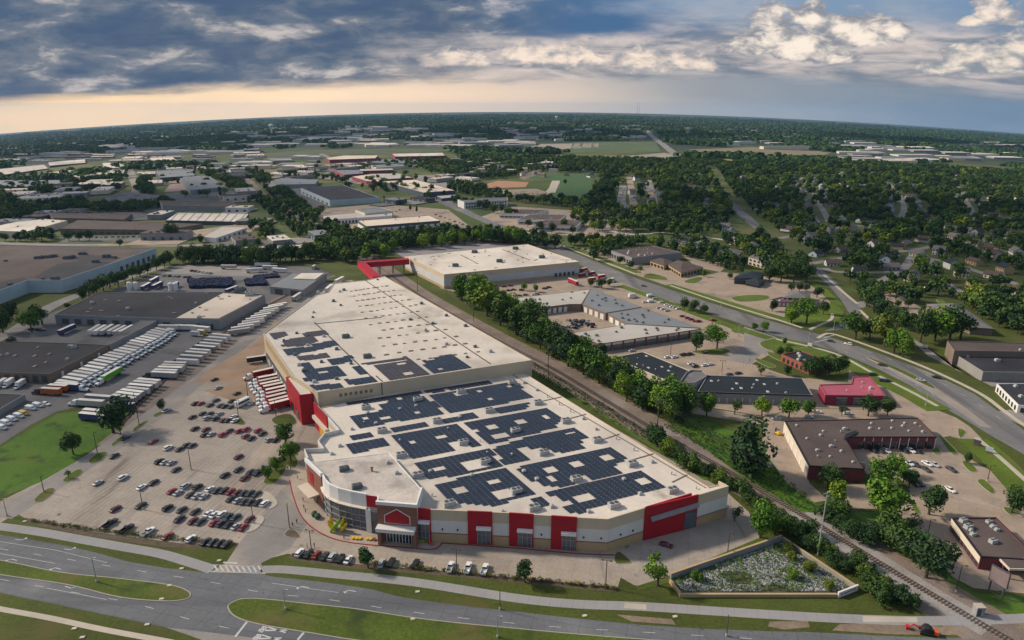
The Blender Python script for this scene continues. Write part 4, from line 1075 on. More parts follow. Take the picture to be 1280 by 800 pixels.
# seam lines on the roofs (raised expansion joints)
def joint(p, q, z, w=.35, m=None, name='roof_joint'):
    a, b = G(*p, z), G(*q, z); c = (a + b)/2; d = b - a
    MB().box((c.x, c.y, z + .1), (d.length, w, .2), math.atan2(d.y, d.x)).build(name, m or wood_m, S, off=S.location)
for p, q in (((457, 351), (613, 455)), ((393, 403), (470, 477)), ((393, 405), (477, 397))): joint(p, q, ROOFT, .5)
joint((478, 477), (470, 470), ROOFT, .5)
for p, q in (((640, 468), (882, 610)),): joint(p, q, ROOFL, .4, dirt_m)
for p, q in (((672, 503), (703, 496)), ((706, 525), (732, 518)), ((752, 550), (774, 543)), ((787, 576), (818, 567)), ((840, 603), (862, 592))): joint(p, q, ROOFL, .4, dirt_m)
# entrance block
ENT = [(383, 574), (402, 592), (405, 599), (411, 605), (422, 610), (438, 614), (457.6, 617.6), (471.5, 619.5), (471.5, 627), (521, 631), (528, 609), (486, 562), (395, 573)]
ent = P2(ENT, 13.5)
shell(S, ent, 8.3, 12.4, .12, white_m, roofw2, 'entrance_wall', 'entrance_roof', .3)
parapet('entrance_parapet', [tuple(p) for p in P2(ENT[0:7], 13.5)], 12.3, 13.5, .55, white_m); parapet('entrance_parapet', [tuple(p) for p in P2(ENT[7:11], 13.5)], 12.3, 13.5, .55, white_m)
ER = 12.28
def seg(i, j): return ENT[i], ENT[j]
def ebox(name, p, q, h, z0, z1, m, f0=0, f1=1, proud=.1, parent=None):
    A, B = G(*p, h), G(*q, h); A.z = B.z = 0; e = (B - A).normalized(); n = Vector((e.y, -e.x, 0)); L_ = (B-A).length
    if n.y > 0 and abs(n.y) > .1: n = -n
    if abs(n.y) <= .1 and n.x > 0: n = -n
    return wbox(S, name, A, e, n, L_*f0, L_*f1, z0, z1, m, proud, parent)
# curved glass wall below the white drum
gm = MB(); fm = MB(); cg = ccw(ent)
gi = P2(ENT, 13.5)
for i in range(1, 6):
    a, b = gi[i], gi[i+1]
    gm.quad([(*a, 0), (*b, 0), (*b, 8.3), (*a, 8.3)])
gm.build('curved_glass_wall', glass2_m, S, off=S.location)
cn = Vector((sum(p[0] for p in ent)/len(ent), sum(p[1] for p in ent)/len(ent), 0))
for i in range(1, 6):
    a, b = Vector((*gi[i], 0)), Vector((*gi[i+1], 0)); d = b - a; L_ = d.length; e = d/L_; n = Vector((e.y, -e.x, 0)); n = n if n.dot(a - cn) > 0 else -n
    for z in (1.2, 3.4, 5.6, 7.9): c = (a+b)/2 + n*.08; fm.box((c.x, c.y, z), (L_, .22, .28), math.atan2(e.y, e.x))
    k = max(1, int(L_/2.2))
    for q in range(k + 1): c = a + d*(q/k) + n*.08; fm.box((c.x, c.y, 4.1), (.14, .2, 8.2), math.atan2(e.y, e.x))
fm.build('window_mullions', grey_m, S, off=S.location)
dm = MB()
for i in range(1, 6):
    a, b = Vector((*gi[i], 0)), Vector((*gi[i+1], 0)); e = (b-a).normalized(); n = Vector((e.y, -e.x, 0)); n = n if n.dot(a - cn) > 0 else -n
    dm.quad([a + n*.1 + Vector((0, 0, 8.1)), b + n*.1 + Vector((0, 0, 8.1)), b + n*.9 + Vector((0, 0, 8.6)), a + n*.9 + Vector((0, 0, 8.6))]); dm.quad([a + n*.9 + Vector((0, 0, 8.6)), b + n*.9 + Vector((0, 0, 8.6)), b + n*.05 + Vector((0, 0, 9.0)), a + n*.05 + Vector((0, 0, 9.0))])
dm.build('canopy_ring', wallcream, S, off=S.location)
ebox('white_pillar', (457.6, 617.6), (471.5, 619.5), 13.5, 0, 8.4, white_m, -.12, .34, .5)
ebox('side_window', (457.6, 617.6), (471.5, 619.5), 13.5, 0, 7.6, glass2_m, .34, 1, .2)
ebox('red_panel', (457.6, 617.6), (471.5, 619.5), 13.5, 9.2, 13.2, red_m, 0, 1, .15)
ebox('grey_lintel', (457.6, 617.6), (471.5, 619.5), 13.5, 7.6, 9.2, grey_m, .3, 1, .35)
# brick entrance portal with the red gable sign
ebox('brick_portal', (471.5, 627), (521, 631), 13.5, 0, 12.9, brick_m, 0, 1, .5)
ebox('portal_cap', (471.5, 627), (521, 631), 13.5, 12.9, 14.0, white_m, -.02, 1.02, .8)
A, B = G(471.5, 627, 13.5), G(521, 631, 13.5); A.z = B.z = 0; e = (B-A).normalized(); n = Vector((e.y, -e.x, 0)); LP = (B-A).length
def gable(name, s0, s1, z0, z1, z2, m, pr):
    P = [A + e*s + n*pr + Vector((0, 0, z)) for s, z in ((s0, z0), (s1, z0), (s1, z1), ((s0+s1)/2, z2), (s0, z1))]
    Q = [p - n*.4 for p in P]; mb = MB(); mb.quad(P)
    for i in range(5): mb.quad([P[i], Q[i], Q[(i+1) % 5], P[(i+1) % 5]])
    return mb.build(name, m, S, off=S.location)
gable('sign_border', LP*.17, LP*.83, 6.6, 9.4, 11.9, white_m, .60); gable('red_gable_sign', LP*.19, LP*.81, 6.8, 9.25, 11.6, red_m, .68)
o = ebox('entrance_canopy', (471.5, 627), (521, 631), 13.5, 4.9, 6.1, wallwhite, .0, .97, 3.2); ebox('entrance_opening', (471.5, 627), (521, 631), 13.5, .1, 4.6, glass_m, .17, .88, .6)
for k in range(9): ebox('door_post', (471.5, 627), (521, 631), 13.5, .1, 4.6, white_m, .20 + .08*k, .214 + .08*k, .75, )
for f in (.04, .93): ebox('canopy_pier', (471.5, 627), (521, 631), 13.5, 0, 4.9, brick_m, f, f + .08, 2.9)
# brick tower at the left end, with its little canopy
ebox('brick_tower', (383, 574), (402, 592), 13.5, 0, 12.6, brick_m, 0, 1, .35); ebox('tower_cap', (383, 574), (402, 592), 13.5, 12.6, 13.9, white_m, -.03, 1.03, .6)
ebox('red_panel', (383, 574), (402, 592), 13.5, 6.0, 10.5, red_m, .22, .45, .5); ebox('side_canopy', (383, 574), (402, 592), 13.5, 4.2, 4.7, wallcream, .0, .78, 4.0); ebox('side_door', (383, 574), (402, 592), 13.5, .1, 3.4, glass_m, .2, .6, .5)
# red panels and windows along the front
def fpanel(i, x0, x1, z1, wx0=None, wx1=None, zw0=.3, zw1=5.6, awn=True, pz=-.2, pr=.4, pm=None):
    p, q = LOWF[i], LOWF[i+1]; A, B = G(*p, 11.3), G(*q, 11.3); A.z = B.z = 0; e = (B-A).normalized(); n = Vector((e.y, -e.x, 0))
    n = n if n.y < 0 else -n
    at = lambda x: wall_hit(A, B, x, 660 if i < 5 else 640)[0]
    pan = wbox(S, 'red_panel', A, e, n, at(x0), at(x1), pz, z1, pm or red_m, pr)
    if wx0:
        w = wbox(S, 'display_window', A, e, n, at(wx0), at(wx1), zw0, zw1, glass2_m, pr + .12)
        s0, s1 = at(wx0), at(wx1)
        for f in (0, .33, .66, 1): wbox(S, 'mullion', A, e, n, s0 + (s1-s0)*f - .08, s0 + (s1-s0)*f + .08, zw0, zw1, grey_m, pr + .2, parent=w)
        for z in (1.6, 3.6): wbox(S, 'mullion', A, e, n, s0, s1, z, z + .1, grey_m, pr + .17, parent=w)
        if awn: wbox(S, 'awning', A, e, n, s0 - .3, s1 + .3, zw1, zw1 + .9, white_m, pr + 1.0)
    return A, e, n, at
fpanel(0, 521.5, 539, 11.6, 523, 537, .2, 6.8)
fpanel(1, 585, 615.5, 11.6, 597, 613); fpanel(1, 636.5, 640, 11.6)
fpanel(2, 640.2, 667, 11.6, 648, 665); fpanel(2, 689, 721, 11.6, 703, 719.5)
A, e, n, at = fpanel(4, 806, 860, 11.7); 
A, e, n, at = fpanel(5, 0, 0, .1) if False else (A, e, n, at)
p, q = LOWF[5], LOWF[6]; A5, B5 = G(*p, 11.3), G(*q, 11.3); A5.z = B5.z = 0; e5 = (B5-A5).normalized(); n5 = Vector((e5.y, -e5.x, 0)); L5 = (B5-A5).length
wbox(S, 'red_panel', A5, e5, n5, 0, L5, 0, 11.7, red_m, .42)
wbox(S, 'display_window', A5, e5, n5, L5*.76, L5*.98, .3, 6.3, glass2_m, .55)
# slanting grey canopy strip across the big red panel
SA = A5 + e5*(L5*.10) + n5*.5; SB = A5 + e5*(L5*.985) + n5*.5
mb = MB(); 
for z0, z1, pr in ((7.0, 8.0, .0), ): 
    a0, b0 = SA + Vector((0, 0, 6.9)), SB + Vector((0, 0, 7.9)); f = n5*1.1
    mb.loft([[a0, a0 + f, a0 + f + Vector((0, 0, .9)), a0 + Vector((0, 0, 1.1))], [b0, b0 + f, b0 + f + Vector((0, 0, .9)), b0 + Vector((0, 0, 1.1))]])
mb.build('panel_canopy', grey_m, S, off=S.location)
# small wall lamps
for i, x in ((1, 553), (1, 572), (2, 677), (3, 730), (3, 752), (4, 776), (4, 791)) :
    p, q = LOWF[i], LOWF[i+1]; A, B = G(*p, 11.3), G(*q, 11.3); A.z = B.z = 0; e = (B-A).normalized(); n = Vector((e.y, -e.x, 0)); s = wall_hit(A, B, x, 660)[0]
    wbox(S, 'wall_lamp', A, e, n, s - .2, s + .2, 4.4, 4.9, black_m, .35)
# left wall: red garden panel with yellow door, red loading tower
def lwall(name, p, q, h, z0, z1, m, f0, f1, pr=.3):
    A, B = G(*p, h), G(*q, h); A.z = B.z = 0; e = (B-A).normalized(); n = Vector((e.y, -e.x, 0)); n = n if n.x < 0 else -n; L_ = (B-A).length
    return wbox(S, name, A, e, n, L_*f0, L_*f1, z0, z1, m, pr)
lwall('red_panel', (396, 507), (410, 522), 11.3, 0, 11.6, red_m, -.25, .95, .4); lwall('yellow_door', (396, 507), (410, 522), 11.3, .1, 4.2, mat('yellow_door_paint', (.62, .32, .02), .6, .1, .5), .2, .8, .6)
lwall('cream_band', (396, 507), (410, 522), 11.3, 5.0, 6.4, wallcream, -.2, 1.0, 1.6)
RT = [(357, 471), (374, 494), (391, 492), (377.5, 469)]
rt = P2(RT, 13.6); shell(S, rt, -.3, 13.6, .3, red_m, roofw, 'red_tower_wall', 'tower_roof', .5)
for f in (.25, .62): lwall('tower_door', RT[0], RT[1], 13.6, 0, 4.6, glass_m, f, f + .2, .1)
# dock wall on the left
lwall('dock_panel', (329, 417), (366, 470), 15.5, 11.0, 14.6, walltan, .10, .98, .2); lwall('dock_shade_band', (329, 417), (366, 470), 15.5, 0, 6.2, dgrey_m, .05, .97, .25)  # dark grey band paints in the shade over the white docks
for k in range(13): lwall('dock_door', (329, 417), (366, 470), 15.5, 1.2, 4.6, wallwhite if k % 2 else grey_m, .07 + .069*k, .07 + .069*k + .045, .4)
# seven worn letter patches on the tall beige wall
Aw, Bw = G(397, 490, 15.5), G(665, 450, 15.5); Aw.z = Bw.z = 0; ew = (Bw-Aw).normalized(); nw = Vector((ew.y, -ew.x, 0)); nw = nw if nw.y < 0 else -nw
lt = mat('faded_letter_brown', (.20, .155, .09), .9, .35, 1.2)
for k in range(7):
    x = 426 + k*6.35; s, z = wall_hit(Aw, Bw, x, 494 - k*.95)
    o = MB(); 
    for dx, dz, w, h in ((-.35, 0, .4, 1.5), (.35, .1*(k % 2), .4, 1.3), (0, -.45 + .2*(k % 3), .8, .4), (0, .5 - .15*(k % 2), .7, .3)):
        c = Aw + ew*(s + dx) + nw*.06; o.box((c.x, c.y, z + dz), (w, .1, h), math.atan2(ew.y, ew.x))
    o.build('wall_letter', lt, S, off=S.location)
wbox(S, 'downpipe', Aw, ew, nw, wall_hit(Aw, Bw, 477, 480)[0] - .15, wall_hit(Aw, Bw, 477, 480)[0] + .15, ROOFL, 15.4, wood_m, .2)
# ---- solar arrays: every block a part; panels in rows with gaps
RA = G(480, 345, 15.5); RB = G(665, 450, 15.5); uA = (RA - RB); uA.z = 0; uA.normalize()      # along the railway, away from the road
uB = G(665, 450, 15.5) - G(397, 490, 15.5); uB.z = 0; uB.normalize(); UD = uA.dot(uB)
print('axes dot', UD)
def skew(d):
    a, b = d.dot(uB), d.dot(uA); k = 1 - UD*UD
    return (a - UD*b)/k, (b - UD*a)/k                                                                  # towards the right
def solar(px, z, holes=(), m=None, cw=2.0, ch=1.05):
    poly = [G(*p, z + .3) for p in px]; c0 = poly[0]
    uv = [skew(p - c0) for p in poly]
    hl = []
    for (hx, hy, hw, hh) in holes:
        q = [G(hx + a*hw/2, hy + b*hh/2, z + .3) for a, b in ((-1, -1), (1, -1), (1, 1), (-1, 1))]
        c = G(hx, hy, z + .3); hl.append((*skew(c - c0), 1.9*hw/15, 1.7*hw/15))
    u0, u1 = min(p[0] for p in uv), max(p[0] for p in uv); v0, v1 = min(p[1] for p in uv), max(p[1] for p in uv)
    mb = MB(); t = .16
    nu, nv = int((u1-u0)/cw) + 1, int((v1-v0)/(ch + .32)) + 1
    for i in range(nu):
        for j in range(nv):
            u, v = u0 + (i + .5)*cw, v0 + (j + .5)*(ch + .32)
            if not inpoly((u, v), uv) or any(abs(u-a) < c and abs(v-b) < d for a, b, c, d in hl): continue
            p = lambda du, dv, dz: c0 + uB*(u + du) + uA*(v + dv) + Vector((0, 0, dz))
            a = cw/2 - .06
            zb = z - c0.z + .22; zt_ = zb + t
            mb.quad([p(-a, -ch/2, zb), p(a, -ch/2, zb), p(a, ch/2, zt_), p(-a, ch/2, zt_)])
            mb.quad([p(-a, ch/2, zt_), p(a, ch/2, zt_), p(a, ch/2, zb - .2), p(-a, ch/2, zb - .2)], 1)
    mb.build('solar_array', [m or solar_m, grey_m], S, off=S.location)
for px, h in (([(432, 503), (470, 497), (525, 489), (526, 494.5), (500, 499), (470, 502), (437, 506)], [(499, 497, 12, 4)]), ([(529, 487.5), (611, 475), (614, 479.5), (585, 484), (537, 491)], [(557, 487, 10, 4)]),
              ([(437, 519.5), (476, 514), (472, 505), (527, 495), (546, 504), (555, 517), (490, 527), (449, 535), (447, 530)], [(520, 515, 12, 5), (482, 521, 12, 6), (456, 523, 10, 5)]),
              ([(536, 494), (640, 478), (650, 482), (665, 497), (562, 516)], [(576, 492, 20, 8), (598, 489, 11, 4), (612, 499, 12, 4), (636, 482, 12, 5)]),
              ([(487, 535), (532, 526), (538, 531), (493, 540)], []), ([(551, 524), (594, 515), (600, 520.5), (557, 529)], []), ([(617, 511), (659, 503.5), (664, 508.5), (625, 516.5)], []),
              ([(436, 544.5), (460, 540), (465, 545.5), (441, 550)], []), ([(431, 554.5), (480, 547), (487, 556), (441, 567)], [(455, 549, 10, 4)]),
              ([(489, 545), (570, 530), (600, 556), (516, 573)], [(515, 552, 15, 7), (552, 545, 15, 7), (573, 556, 26, 10)]),
              ([(580, 529), (685, 509), (705, 523), (694, 530), (697, 534), (611, 555)], [(617, 533, 15, 6), (594, 538, 15, 6), (650, 527, 14, 7), (682, 521, 14, 6), (626, 544, 20, 8)]),
              ([(520, 577), (612, 561), (628, 581), (591, 590), (536, 599)], [(548, 586, 14, 6), (594, 580, 30, 10)]),
              ([(617, 560), (655, 547), (718, 533), (737, 545), (725, 551), (731, 559), (700, 566), (672, 560), (652, 566), (660, 574), (630, 581)], [(655, 562, 16, 6), (712, 541, 12, 5)]),
              ([(543, 605), (632, 584.5), (668, 616), (623, 631), (601, 631), (560, 625)], [(574, 611.5, 16, 7), (615, 602.5, 16, 7), (632, 617, 22, 8)]),
              ([(646, 583), (759, 558.5), (785, 573), (765, 583), (777, 590), (700, 609), (687, 608), (659, 598)], [(685, 587, 16, 7), (722, 579, 16, 7), (757, 571, 16, 7), (728, 599, 24, 9), (690, 598, 14, 6)]),
              ([(662, 622.5), (673, 619.5), (685, 630), (674, 634)], []),
              ([(682, 616), (804, 587.5), (834, 608), (777, 623), (720, 643), (702, 633), (713, 630), (699, 623)], [(729, 621, 18, 8), (804, 602, 18, 8), (705, 629, 14, 6)])):
    solar(px, ROOFL, h)
for px, h, m in (([(338, 416.5), (356, 414), (359, 419), (343, 425)], [], 1), ([(355, 425), (390, 419), (398, 426), (378, 432), (352, 433)], [], 1), ([(377, 416.5), (406, 412), (409, 418), (383, 420.5)], [], 1),
                 ([(354, 437), (373, 434), (395, 429), (418, 425), (423, 431), (395, 438), (359, 444)], [(385, 433, 12, 4)], 0), ([(371, 445.5), (410, 440), (414, 446), (374, 450.5)], [(395, 443, 10, 3)], 1), ([(408, 449), (438, 444.5), (443, 451), (415, 456)], [], 0),
                 ([(378, 454), (386, 453), (392, 461), (424, 456), (436, 469), (402, 475), (381, 477), (380, 470)], [(402, 465, 14, 6)], 0), ([(440, 459), (450, 457), (459, 466), (450, 468)], [], 0), ([(430, 474.5), (464, 470), (470, 477), (440, 481)], [], 0), ([(388, 481.5), (425, 479), (430, 484), (392, 488)], [], 0),
                 ([(466, 456), (515, 449), (539, 467), (487, 475)], [(504, 454, 16, 4), (512, 466, 16, 5)], 1), ([(526, 451), (565, 442), (592, 459), (541, 466)], [(537, 449, 14, 4), (550, 461, 14, 4)], 0), ([(451, 454.5), (511, 445), (512, 448), (460, 455.5)], [], 1)):
    solar(px, ROOFT, h, solarb_m if m else solar_m)
rzA = math.atan2(uB.y, uB.x)
for x, y in ((576, 491), (457, 511), (522, 501), (611, 515), (546, 528), (477, 540), (579, 555), (501, 571), (606, 579), (522, 596), (672, 505), (707, 528), (644, 540), (746, 552), (679, 568), (790, 582), (640, 480), (645, 616), (667, 637), (767, 634), (840, 615), (720, 601), (561, 632)):
    unit(S, G(x, y, ROOFL), 3, None, rzA, .92)
for x, y in ((430, 588), (446, 610)): unit(S, G(x, y, ER), 3, rtud_m, rzA, .8)
for x, y in ((485, 579), (496, 592)): unit(S, G(x, y, ER), 1, None, rzA)
unit(S, G(465, 589, ER), 4, brick2, rzA, 1.4)
for x, y in ((655, 479), (671, 488), (684, 497), (699, 506), (713, 515), (729, 524), (745, 537), (770, 549), (792, 563), (815, 578), (839, 593), (870, 611), (455, 529), (440, 537), (425, 558), (415, 568), (500, 552), (540, 620), (538, 590), (600, 552), (609, 567), (640, 570), (655, 590), (671, 600), (697, 614), (780, 600), (800, 618), (736, 640), (690, 634), (628, 640), (575, 522), (560, 537), (470, 530), (460, 517), (520, 508), (500, 512), (590, 595)):
    unit(S, G(x, y, ROOFL), R.choice((1, 1, 4)), None, rzA, R.uniform(.8, 1.1))
for x, y in ((432, 422), (459, 447)): unit(S, G(x, y, ROOFT), 3, rtud_m, rzA, .95)
for x, y in ((371, 417), (355, 426), (385, 432), (405, 421), (421, 437), (369, 444), (402, 453), (439, 455), (374, 457), (380, 464), (421, 474), (393, 478), (417, 377), (426, 382), (392, 391), (391, 397), (594, 434), (541, 405), (513, 400), (532, 413), (613, 440), (584, 447), (558, 431), (385, 420), (398, 366), (430, 363), (425, 365), (472, 350), (527, 380), (558, 395), (582, 408)):
    unit(S, G(x, y, ROOFT), 1, rtud_m if R.random() < .5 else None, rzA, R.uniform(.9, 1.4))
k = 0
for line in range(9):
    for j in range(12):
        fx, fy = .10 + .093*line, .09 + .075*j
        a = G(430, 358, ROOFT).lerp(G(480, 350, ROOFT), fx); b_ = G(480, 470, ROOFT).lerp(G(655, 446, ROOFT), fx); p = a.lerp(b_, fy)
        if k < 100 and not (p.x < G(460, 440, ROOFT).x and p.y < G(460, 440, ROOFT).y + 40) and p.y > 285: unit(S, p + Vector((R.uniform(-.6, .6), R.uniform(-.6, .6), 0)), 2, None, rzA + 1.5708, R.uniform(.6, .95)); k += 1
# red enclosed conveyor bridge
br = thing('covered_bridge', 'red enclosed L-shaped bridge on posts joining the two white-roofed warehouses', 'bridge', G(455, 345))
bm_ = MB()
def tube_(p, q, z0, z1, w):
    a, b = G(*p, z1), G(*q, z1); c = (a+b)/2; d = b-a; rz = math.atan2(d.y, d.x)
    bm_.box((c.x, c.y, (z0+z1)/2), (d.length + w*.9, w, z1-z0), rz); return a, b, rz
a, b, r1 = tube_((452, 328), (507, 324), 7.0, 11.0, 5.5)
a2, b2, r2 = tube_((452, 328.5), (470, 345), 7.05, 10.9, 5.5)
bm_.build('bridge_gallery', red2_m, br, off=br.location)
for p, q, rz in ((a, b, r1), (a2, b2, r2)):
    c = (p+q)/2; MB().box((c.x, c.y, 11.08 if rz == r1 else 11.0), ((q-p).length + 5, 5.9, .16), rz).build('bridge_roof', red_m, br, off=br.location)
for f in (.1, .4, .7, .95):
    for s in (-2, 2):
        c = a.lerp(b, f); MB().box((c.x, c.y + s, 3.5), (.5, .5, 7.2)).build('post', grey_m, br, off=br.location)
for f in (.35, .7):
    c = a2.lerp(b2, f); MB().box((c.x, c.y, 3.5), (.6, .6, 7.2)).build('post', grey_m, br, off=br.location)
# second white-roofed warehouse
w2 = building('warehouse', 'big cream-roofed warehouse with beige and white bands behind the red bridge', 'warehouse', [(506, 320), (659, 305), (724, 327), (555, 343)], 11, wallbeige, roofw, .3)
for p, q in (((506, 320), (555, 343)), ((555, 343), (724, 327))):
    band(w2, p, q, 2.0, 7.0, mat('grey_white_band', (.50, .51, .52), .85, .06, .1), 'white_band', 0, 1, .12); band(w2, p, q, -.3, 2.0, walltan, 'base_band', 0, 1, .16)
winrow(w2, (555, 343), (724, 327), 5, .6, .6, 3.6, 'dock_door', dgrey_m, .80, .97, proud=.3)
for x, y in ((569, 333), (593, 316), (624, 327.5), (644, 311.5), (677, 322.5)): unit(w2.root, G(x, y, 10.7), 3, rtud_m, 0.2, 1.2)
for i in range(40):
    u, v = R.random(), R.random(); p = G(506, 320, 10.7).lerp(G(659, 305, 10.7), u).lerp(G(555, 343, 10.7).lerp(G(724, 327, 10.7), u), v)
    unit(w2.root, p, 2, None, R.choice((0.2, 1.77)), .8)
for p, q in (((576, 319), (598, 330)), ((628, 312), (662, 325))):
    a, b = G(*p, 10.7), G(*q, 10.7); c = (a+b)/2; MB().box((c.x, c.y, b.z + .1), ((b-a).length, .6, .25), math.atan2((b-a).y, (b-a).x)).build('roof_joint', wood_m, w2.root, off=w2.root.location)
# ================================================================== other buildings
BPOLY = []
B = building
# --- industrial side, left
b = B('warehouse', 'vast brown-roofed warehouse with pale blue-grey walls at the left edge', 'warehouse', [(-150, 309), (-60, 309), (195, 310.5), (145, 327), (75, 349), (34, 349), (-60, 382), (-150, 400)], 10, wallblue, roofbr, .6, 10, (0, 1, 3), um=rtud_m, us=1.4)
for px in ([(42, 346), (72, 330), (104, 326), (142, 327), (76, 348)], [(-40, 372), (0, 352), (30, 346), (36, 349)], [(84, 326), (108, 319), (150, 322), (143, 325.5)]):
    mb = MB(); mb.quad([(*v, b.zr + .06) for v in ccw(P2(px, 9.4))]); mb.build('roof_patch', roofdk, b.root, off=b.root.location)
for x, y in ((48, 324), (54, 323), (60, 323), (66, 322), (84, 324), (89, 323), (103, 319), (133, 322)): unit(b.root, G(x, y, 9.4), 3, rtud_m, .3, 1.5)
winrow(b, (145, 327), (195, 310.5), 7, .5, .8, 5.0, 'dock_door', dgrey_m); winrow(b, (75, 349), (145, 327), 3, .25, .5, 6.5, 'dock_door', MATS['pale_blue_grey_wall'], .6, .97, proud=.4)
DW = [(68, 393), (122, 366), (280, 365), (331, 368), (274, 399), (220, 398)]
b = B('warehouse', 'dark-roofed freight warehouse with a cream roof section beside the trailer yard', 'warehouse', DW, 6.5, wallgrey, roofdk, .35, 22, (2, 1, 2, 0), um=None, us=1.0)
cr = [G(*p, 6.5) for p in ((220, 397), (279, 366), (329, 369), (273, 397.5))]; mb = MB(); mb.quad([(p.x, p.y, b.zr + .12) for p in ccw([(q.x, q.y) for q in cr]) for p in [Vector((p[0], p[1], 0))]]); mb.build('cream_roof_section', rooftan, b.root, off=b.root.location)
unit(b.root, G(300, 365, 6.5), 3, rtud_m, .3, 1.8); unit(b.root, G(312, 369, 6.5), 3, None, .3, 1.5); winrow(b, (220, 398), (274, 399), 3, .2, .3, 3.5, 'dock_door', dgrey_m); winrow(b, (68, 393), (220, 398), 9, .55, .6, 4.0, 'dock_door', dgrey_m)
LW = [(-40, 428), (32, 427), (90, 429), (135, 431), (62, 467), (0, 465), (-40, 464)]
b = B('warehouse', 'low black-roofed loading building with truck docks above the white vans', 'warehouse', LW, 5.2, wallbrn, roofdk, .3, 16, (2, 2, 1, 0)); winrow(b, (62, 467), (0, 465), 5, .6, .4, 4.0, 'dock_door', dgrey_m); winrow(b, (135, 431), (62, 467), 3, .12, .4, 3.4, 'dock_door', wallwhite)
b = B('loading_wing', 'grey narrow loading wing between the two dark-roofed warehouses', 'warehouse', [(122, 431), (176, 400.5), (196, 400.5), (137, 430.5)], 5, wallgrey, MATS['yard_asphalt'], .2)
B('low_building', 'low black flat-roofed building cut off by the left edge below the vans', 'building', [(-60, 489), (31, 493), (0, 511), (-60, 540)], 3.0, wallgrey, roofdk, .3, 2)
b = B('metal_shed', 'grey metal shed with a pale curved roof section beside the rail spur', 'shed', [(337, 358), (366, 342), (408, 341.5), (379, 362)], 5.5, wallgrey, roofgy, .05); winrow(b, (337, 358), (379, 362), 2, .5, .1, 4.2, 'shed_door', dgrey_m)
q = [G(*p, 5.5) for p in ((366, 349), (377, 342.2), (405, 342), (394, 350))]; MB().quad([(p[0], p[1], b.zr + .5) for p in ccw([(v.x, v.y) for v in q])]).build('pale_roof_section', roofw, b.root, off=b.root.location)
b = B('warehouse', 'long cream-walled warehouse with a white roof near the left edge', 'warehouse', [(-30, 288), (32, 288), (84, 275), (54, 274), (20, 278)], 8, wallcream, roofw, .3, 4, um=rtud_m); winrow(b, (-30, 288), (32, 288), 6, .3, .5, 3, 'dock_door', walldk)
b = B('warehouse', 'long red-brown-roofed workshop behind the rows of parked cars', 'warehouse', [(75, 287), (205, 286), (253, 278), (98, 277)], 6, wallbrn, roofbr, .2, 5); winrow(b, (75, 287), (205, 286), 14, .5, .4, 3, 'window', walldk)
B('warehouse', 'low dark brown warehouse behind the cream-walled one', 'warehouse', [(67, 273), (61, 268), (165, 266), (155, 272.5)], 6, wallbrn, roofbr, .2, 3)
b = B('warehouse', 'white ribbed-roof warehouse beside the dark tree belt', 'warehouse', [(207, 276), (222, 267), (311, 266.5), (303, 276)], 5, walldk, roofw, .1)
for i in range(9):
    x = 214 + i*10.5; a, c = G(x, 275.8, 5), G(x + 9, 267, 5); m_ = (a+c)/2; MB().box((m_.x, m_.y, b.zr + .12), ((c-a).length, 1.2, .2), math.atan2((c-a).y, (c-a).x)).build('roof_rib', wallgrey, b.root, off=b.root.location)
b = B('metal_shed', 'small pale-roofed shed with white walls among parked cars', 'shed', [(255, 296), (278, 284), (308, 284.5), (270, 297)], 5, wallwhite, rooflt, .05); winrow(b, (270, 297), (308, 284.5), 6, .4, .5, 3, 'window', walldk)
B('warehouse', 'dark sawtooth-roofed plant behind the hedge of trees', 'warehouse', [(106, 257), (156, 241), (203, 244), (178, 257.5)], 6, wallbrn, MATS['grey_shingle'], .1, 14, (2,), um=rtud_m, us=2)
b = B('warehouse', 'brown-roofed block with a long blank grey wall', 'warehouse', [(203, 257), (199, 252), (290, 251), (293, 257)], 7.5, wallgrey, roofbr, .2, 6)
B('warehouse', 'grey stripe-roofed hall in the middle of the industrial area', 'warehouse', [(225, 224), (262, 221), (282, 232), (238, 237)], 8, wallgrey, roofgy, .1, 4)
B('warehouse', 'long curved-looking white-roofed warehouse in the upper left', 'warehouse', [(60, 218), (98, 213), (156, 211), (153, 216), (100, 221)], 8, wallbrn, roofw2, .2, 4)
B('warehouse', 'long grey warehouse at the far left above the trees', 'warehouse', [(-60, 228), (0, 226.5), (94, 222), (100, 227), (0, 233), (-60, 235)], 7, walldk, roofgy, .2, 4)
B('warehouse', 'white-roofed depot with small orange roof boxes beyond the grey hall', 'warehouse', [(187, 199), (216, 197), (230, 206), (197, 208)], 8, wallgrey, roofw, .2, 5)
B('warehouse', 'grey flat-roofed factory below the white-roofed depot', 'warehouse', [(194, 215), (238, 213), (244, 218), (200, 222)], 9, walldk, roofgy, .2, 3)
B('warehouse', 'small white-roofed building beside the long curved warehouse', 'warehouse', [(128, 205), (156, 203), (158, 208), (131, 210)], 8, wallgrey, roofw, .2)
B('warehouse', 'thin pale-roofed strip of units at the far left', 'warehouse', [(-10, 214), (55, 206), (60, 209), (0, 218)], 6, walldk, roofw2, .2)
B('warehouse', 'thin white-roofed strip of units right of the far left strip', 'warehouse', [(60, 204), (106, 199), (107, 202), (62, 207)], 6, walldk, roofw, .2)
B('warehouse', 'long low pale building half hidden by trees beside the railway', 'warehouse', [(305, 309), (383, 305), (384, 311), (306, 316)], 5, wallgrey, rooflt, .1)
